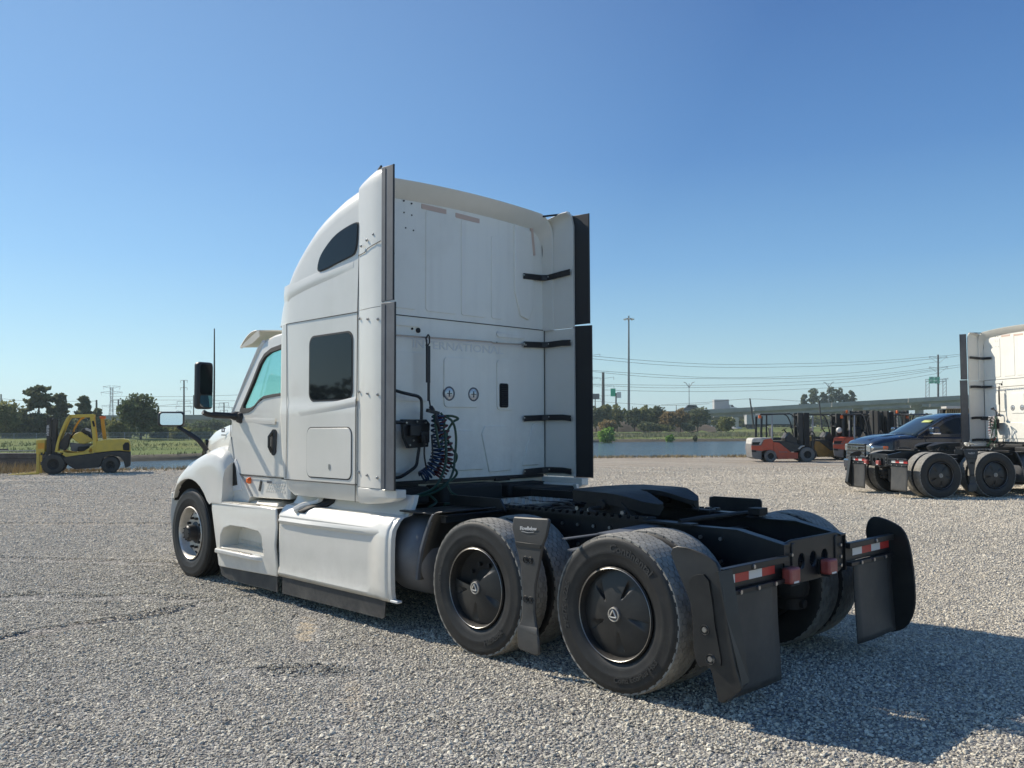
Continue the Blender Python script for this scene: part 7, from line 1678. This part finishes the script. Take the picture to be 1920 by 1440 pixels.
# grille and bumper
q = MB(); q.box((.045, YC, .98), (.05, 1.30, .42), (0, -.06, 0)); gro = q.build('grille', BLK, PK, bevel=.01)
for z in (.84, .93, 1.02, 1.11, 1.18): q = MB(); q.box((.078, YC, z), (.025, 1.28, .022)); q.build('grille_bar', CHROME, gro, bevel=.003)
q = MB(); put_text(q, 'RAM', .14, (.095, YC, 1.065), (0, 1, 0), (0, 0, 1), bold=.006, depth=.01, sx=1.9); q.build('grille_lettering', CHROME, gro)
q = MB(); q.box((.04, YC, .60), (.12, 1.80, .26)); q.build('front_bumper', NAVY, PK, bevel=.04, seg=3); q = MB(); q.box((.07, YC, .44), (.10, 1.5, .10)); q.build('air_dam', BLK, PK, bevel=.02)
for s in (1, -1):
    q = MB(); q.loft([[Vector((x, YC+s*y, zt)), Vector((x+.012, YC+s*(y+.02), (zt+zb)/2)), Vector((x, YC+s*y, zb)), Vector((x-.05, YC+s*(y-.1), zb)), Vector((x-.05, YC+s*(y-.1), zt))] for x, y, zt, zb in ((.05, .70, 1.16, .98), (.02, .90, 1.165, .97), (-.12, .995, 1.15, .99), (-.42, 1.015, 1.13, 1.03))]); hl = q.build('headlamp', HLG, PK, smooth=40)
    q = MB(); q.box((-.36, YC+s*1.018, 1.09), (.14, .02, .08)); q.build('indicator', AMBER, hl, bevel=.01)
    q = MB(); q.lathe([(0, .03), (.06, .02), (.07, -.02)], (-.02, YC+s*.92, 1.08), ax=(1, s*.6, 0), n=16); q.build('projector_lens', CHROME, hl)
    # mirror
    q = MB(); q.box((-1.62, YC+s*1.22, 1.55), (.20, .28, .20)); mo = q.build('side_mirror', NAVY, PK, bevel=.05, seg=3); q = MB(); q.box((-1.62, YC+s*1.22, 1.475), (.22, .30, .05)); q.tube([(-1.62, YC+s*.97, 1.47), (-1.62, YC+s*1.12, 1.48)], .04, 6); q.build('mirror_foot', CHROME, mo, bevel=.015)
    q = MB(); q.box((-2.58, YC+s*1.035, 1.26), (.24, .03, .035)); q.build('door_handle', CHROME, PK, bevel=.01)
    q = MB(); q.box((-3.6, YC+s*1.035, 1.26), (.24, .03, .035)); q.build('door_handle', CHROME, PK, bevel=.01)
    seam(PK, [(-1.55, YC+s*1.028, .62), (-1.52, YC+s*1.03, 1.1), (-1.45, YC+s*1.0, 1.38)], r=.006); seam(PK, [(-2.78, YC+s*1.03, .60), (-2.78, YC+s*1.03, 1.38)], r=.006)
    for x in (-.98, -4.65):
        fw_ = bpy.data.objects.new('wheel', None); COL.objects.link(fw_); fw_.parent = PK; fw_.location = (x, YC+s*.86, .41)
        MB().lathe([(.24, -.13), (.36, -.14), (.405, -.11), (.41, 0), (.405, .11), (.36, .14), (.24, .13)], (0, 0, 0), n=36).build('tyre', PKT, fw_); MB().lathe([(.245, .12), (.24, .09), (.10, .05), (0, .06)], (0, 0, 0), ax=(0, s, 0), n=24).build('rim', ALU, fw_)
        q = MB(); q.lathe([(.47, -.2), (.47, .03), (.43, .035), (.43, -.2)], (x, YC+s*1.0, .46), n=30); q.build('wheel_arch', BLK, PK)
# ================================================================== FAR VEHICLES
def boxtruck(loc, rz, label, L, Hh, nm='box_truck', cat='truck', cab=(.6, .6, .58), trailer=False, group=None):
    T = thing(nm, loc, label, cat, rz=rz, group=group); wp = MATS['white_paint'] 
    MB().bx(-L/2, L/2-(0 if trailer else 2.2), -1.25, 1.25, 1.1, Hh).build('cargo_box', TRL, T, bevel=.04)
    x0 = L/2+.4 if trailer else L/2-2.1
    q = MB(); q.side([(x0, .6), (x0, 2.9 if trailer else 2.4), (x0+.9, 2.8 if trailer else 2.3), (x0+1.5, 1.7), (x0+2.4, 1.5), (x0+2.5, .6)], -1.15, 1.15); q.build('cab', WHITE, T, bevel=.08)
    q = MB(); q.side([(x0+.55, 1.75), (x0+.6, 2.35), (x0+.95, 2.3), (x0+1.4, 1.75)], -1.17, 1.17); q.build('cab_window', DGLASS, T)
    for x in ([-L/2+.8, -L/2+2.0, x0+.2, x0+1.9] if trailer else [-L/2+1.2, x0+1.5]):
        for s in (1, -1): MB().cyl((x, s*.85, .5), (x, s*1.18, .5), .5, n=20).build('wheel', PKT, T)
    MB().bx(-L/2, L/2+.2, -.5, .5, .8, 1.1).build('chassis', BLK, T); return T
TRL = mat('grey_white_trailer', (.42, .42, .41), .6)
c = px(1363, 767.5, 259.5); boxtruck(Vector((c.x, c.y, c.z-.95))+FW*3, RZ, 'white box truck driving on the viaduct', 6.6, 3.9)
c = px(1440, 803, 240); boxtruck(Vector((c.x, c.y, 1.25)), RZ, 'white semi-trailer truck on the road beneath the viaduct', 12.2, 3.7, 'trailer_truck', 'truck', trailer=True)
def car(loc, rz, label, nm, m, L=4.8, Hh=1.5):
    T = thing(nm, loc, label, 'van' if nm == 'van' else 'car', rz=rz)
    q = MB(); 
    prof_ = [(-L/2, .35), (-L/2, Hh*.62), (-L/2+.15, Hh*.95), (-L/2+.5, Hh), (L*.10, Hh), (L*.24, Hh*.64), (L*.46, Hh*.52), (L/2, .75*Hh*.6), (L/2, .35)]
    q.side(prof_, -.88, .88); q.build('body', m, T, bevel=.08)
    q = MB(); q.side([(-L/2+.35, Hh*.66), (-L/2+.55, Hh*.93), (L*.08, Hh*.93), (L*.19, Hh*.66)], -.895, .895); q.build('side_window', DGLASS, T)
    for x in (-L*.3, L*.3):
        for s in (1, -1): MB().cyl((x, s*.70, .33), (x, s*.9, .33), .33, n=16).build('wheel', PKT, T)
    return T
c = px(1296, 766, 257); car(Vector((c.x, c.y, c.z-1.0))+FW*3, RZ+pi, 'dark and white van driving on the viaduct', 'van', mat('dark_van_paint', (.07, .08, .09), .4), 4.6, 2.1)
c = px(1281, 803, 240); car(Vector((c.x, c.y, 1.5)), RZ, 'pale parked car between the russet and the dark round tree', 'parked_car', mat('silver_car_paint', (.5, .5, .5), .35), 4.6, 1.5)
# ================================================================== HAZE
hm, hnt, hb_ = nodes('thin_haze'); hnt.nodes.remove(hb_)
pv = hnt.nodes.new('ShaderNodeVolumePrincipled'); pv.inputs['Color'].default_value = (.80, .97, 1.0, 1); pv.inputs['Density'].default_value = .00036; pv.inputs['Anisotropy'].default_value = .2
lnk(hnt, pv.outputs[0], hnt.nodes['Material Output'].inputs['Volume'])
HZ = MB().box((0, 0, 0), (2*9500, 2*9500, 62.0)); o = HZ.build('haze', hm, None, smooth=0); o.location = (0, 0, 62/2-4.0); tag(o, 'thin pale air haze over the whole yard', kind='stuff')
# ================================================================== tidy up: joined pieces become single parts
def islands(me):
    n = len(me.vertices); par = list(range(n))
    def find(a):
        while par[a] != a: par[a] = par[par[a]]; a = par[a]
        return a
    for e in me.edges:
        a, b = find(e.vertices[0]), find(e.vertices[1])
        if a != b: par[a] = b
    g = {}
    for p in me.polygons: g.setdefault(find(p.vertices[0]), []).append(p.index)
    return list(g.values())
SMALL = {'bolt_head', 'frame_bolt', 'recessed_bolt', 'bracket_bolt', 'panel_fastener', 'wheel_nut', 'hand_hole', 'rubber_plug', 'tread_ridge', 'recess_grip', 'grip_pattern', 'air_line', 'air_valve', 'hub_emblem', 'fence_rail', 'mast_hose', 'tyre_lettering', 'embossed_lettering', 'maker_lettering', 'lamp_reflector', 'deck_plate', 'insulator', 'lattice_body', 'lattice_leg', 'cross_arm', 'sign_legend', 'mast_lettering', 'side_lettering', 'model_badge', 'grille_lettering', 'edge_bead', 'dangling_cord'}
KEEP = {'tread_blocks', 'tyre', 'trunk', 'crown', 'chain_mesh', 'tread_lugs', 'carriage', 'mast_crossbar', 'hub', 'steering_wheel', 'slide_rail', 'axle', 'drive_shaft', 'hose_bracket', 'hose_clamp', 'hanging_strap', 'mirror_foot', 'handle_grip', 'hub_cap', 'cover_ring', 'door_handle', 'sloped_foot'}
def depth_of(o):
    d = 0
    while o.parent: o = o.parent; d += 1
    return d
_cache = {}
for o in list(COL.objects):
    if o.type != 'MESH' or o.parent is None or o.get('kind'): continue
    base = o.name.split('.')[0]
    if base in SMALL:
        if len(o.data.polygons) < 60000 and base not in ('edge_bead', 'dangling_cord'): o['kind'] = 'stuff'
        continue
    if base in KEEP: continue
    key = o.data.name
    if key not in _cache:
        isl = islands(o.data)
        if not (2 <= len(isl) <= 40): _cache[key] = None
        else:
            out = []
            for fi in isl:
                used = {}; vs = []; fs = []; ms = []; sm = []
                for i in fi:
                    p = o.data.polygons[i]; f = []
                    for v in p.vertices:
                        if v not in used: used[v] = len(vs); vs.append(tuple(o.data.vertices[v].co))
                        f.append(used[v])
                    fs.append(tuple(f)); ms.append(p.material_index); sm.append(p.use_smooth)
                me = bpy.data.meshes.new(base); me.from_pydata(vs, [], fs)
                for m in o.data.materials: me.materials.append(m)
                me.polygons.foreach_set('material_index', ms); me.polygons.foreach_set('use_smooth', sm)
                if any(sm): me.set_sharp_from_angle(angle=radians(35))
                me.update(); out.append(me)
            _cache[key] = out
    parts = _cache[key]
    if not parts: continue
    o.data = parts[0]
    for me in parts[1:]:
        c = o.copy(); c.data = me; COL.objects.link(c)
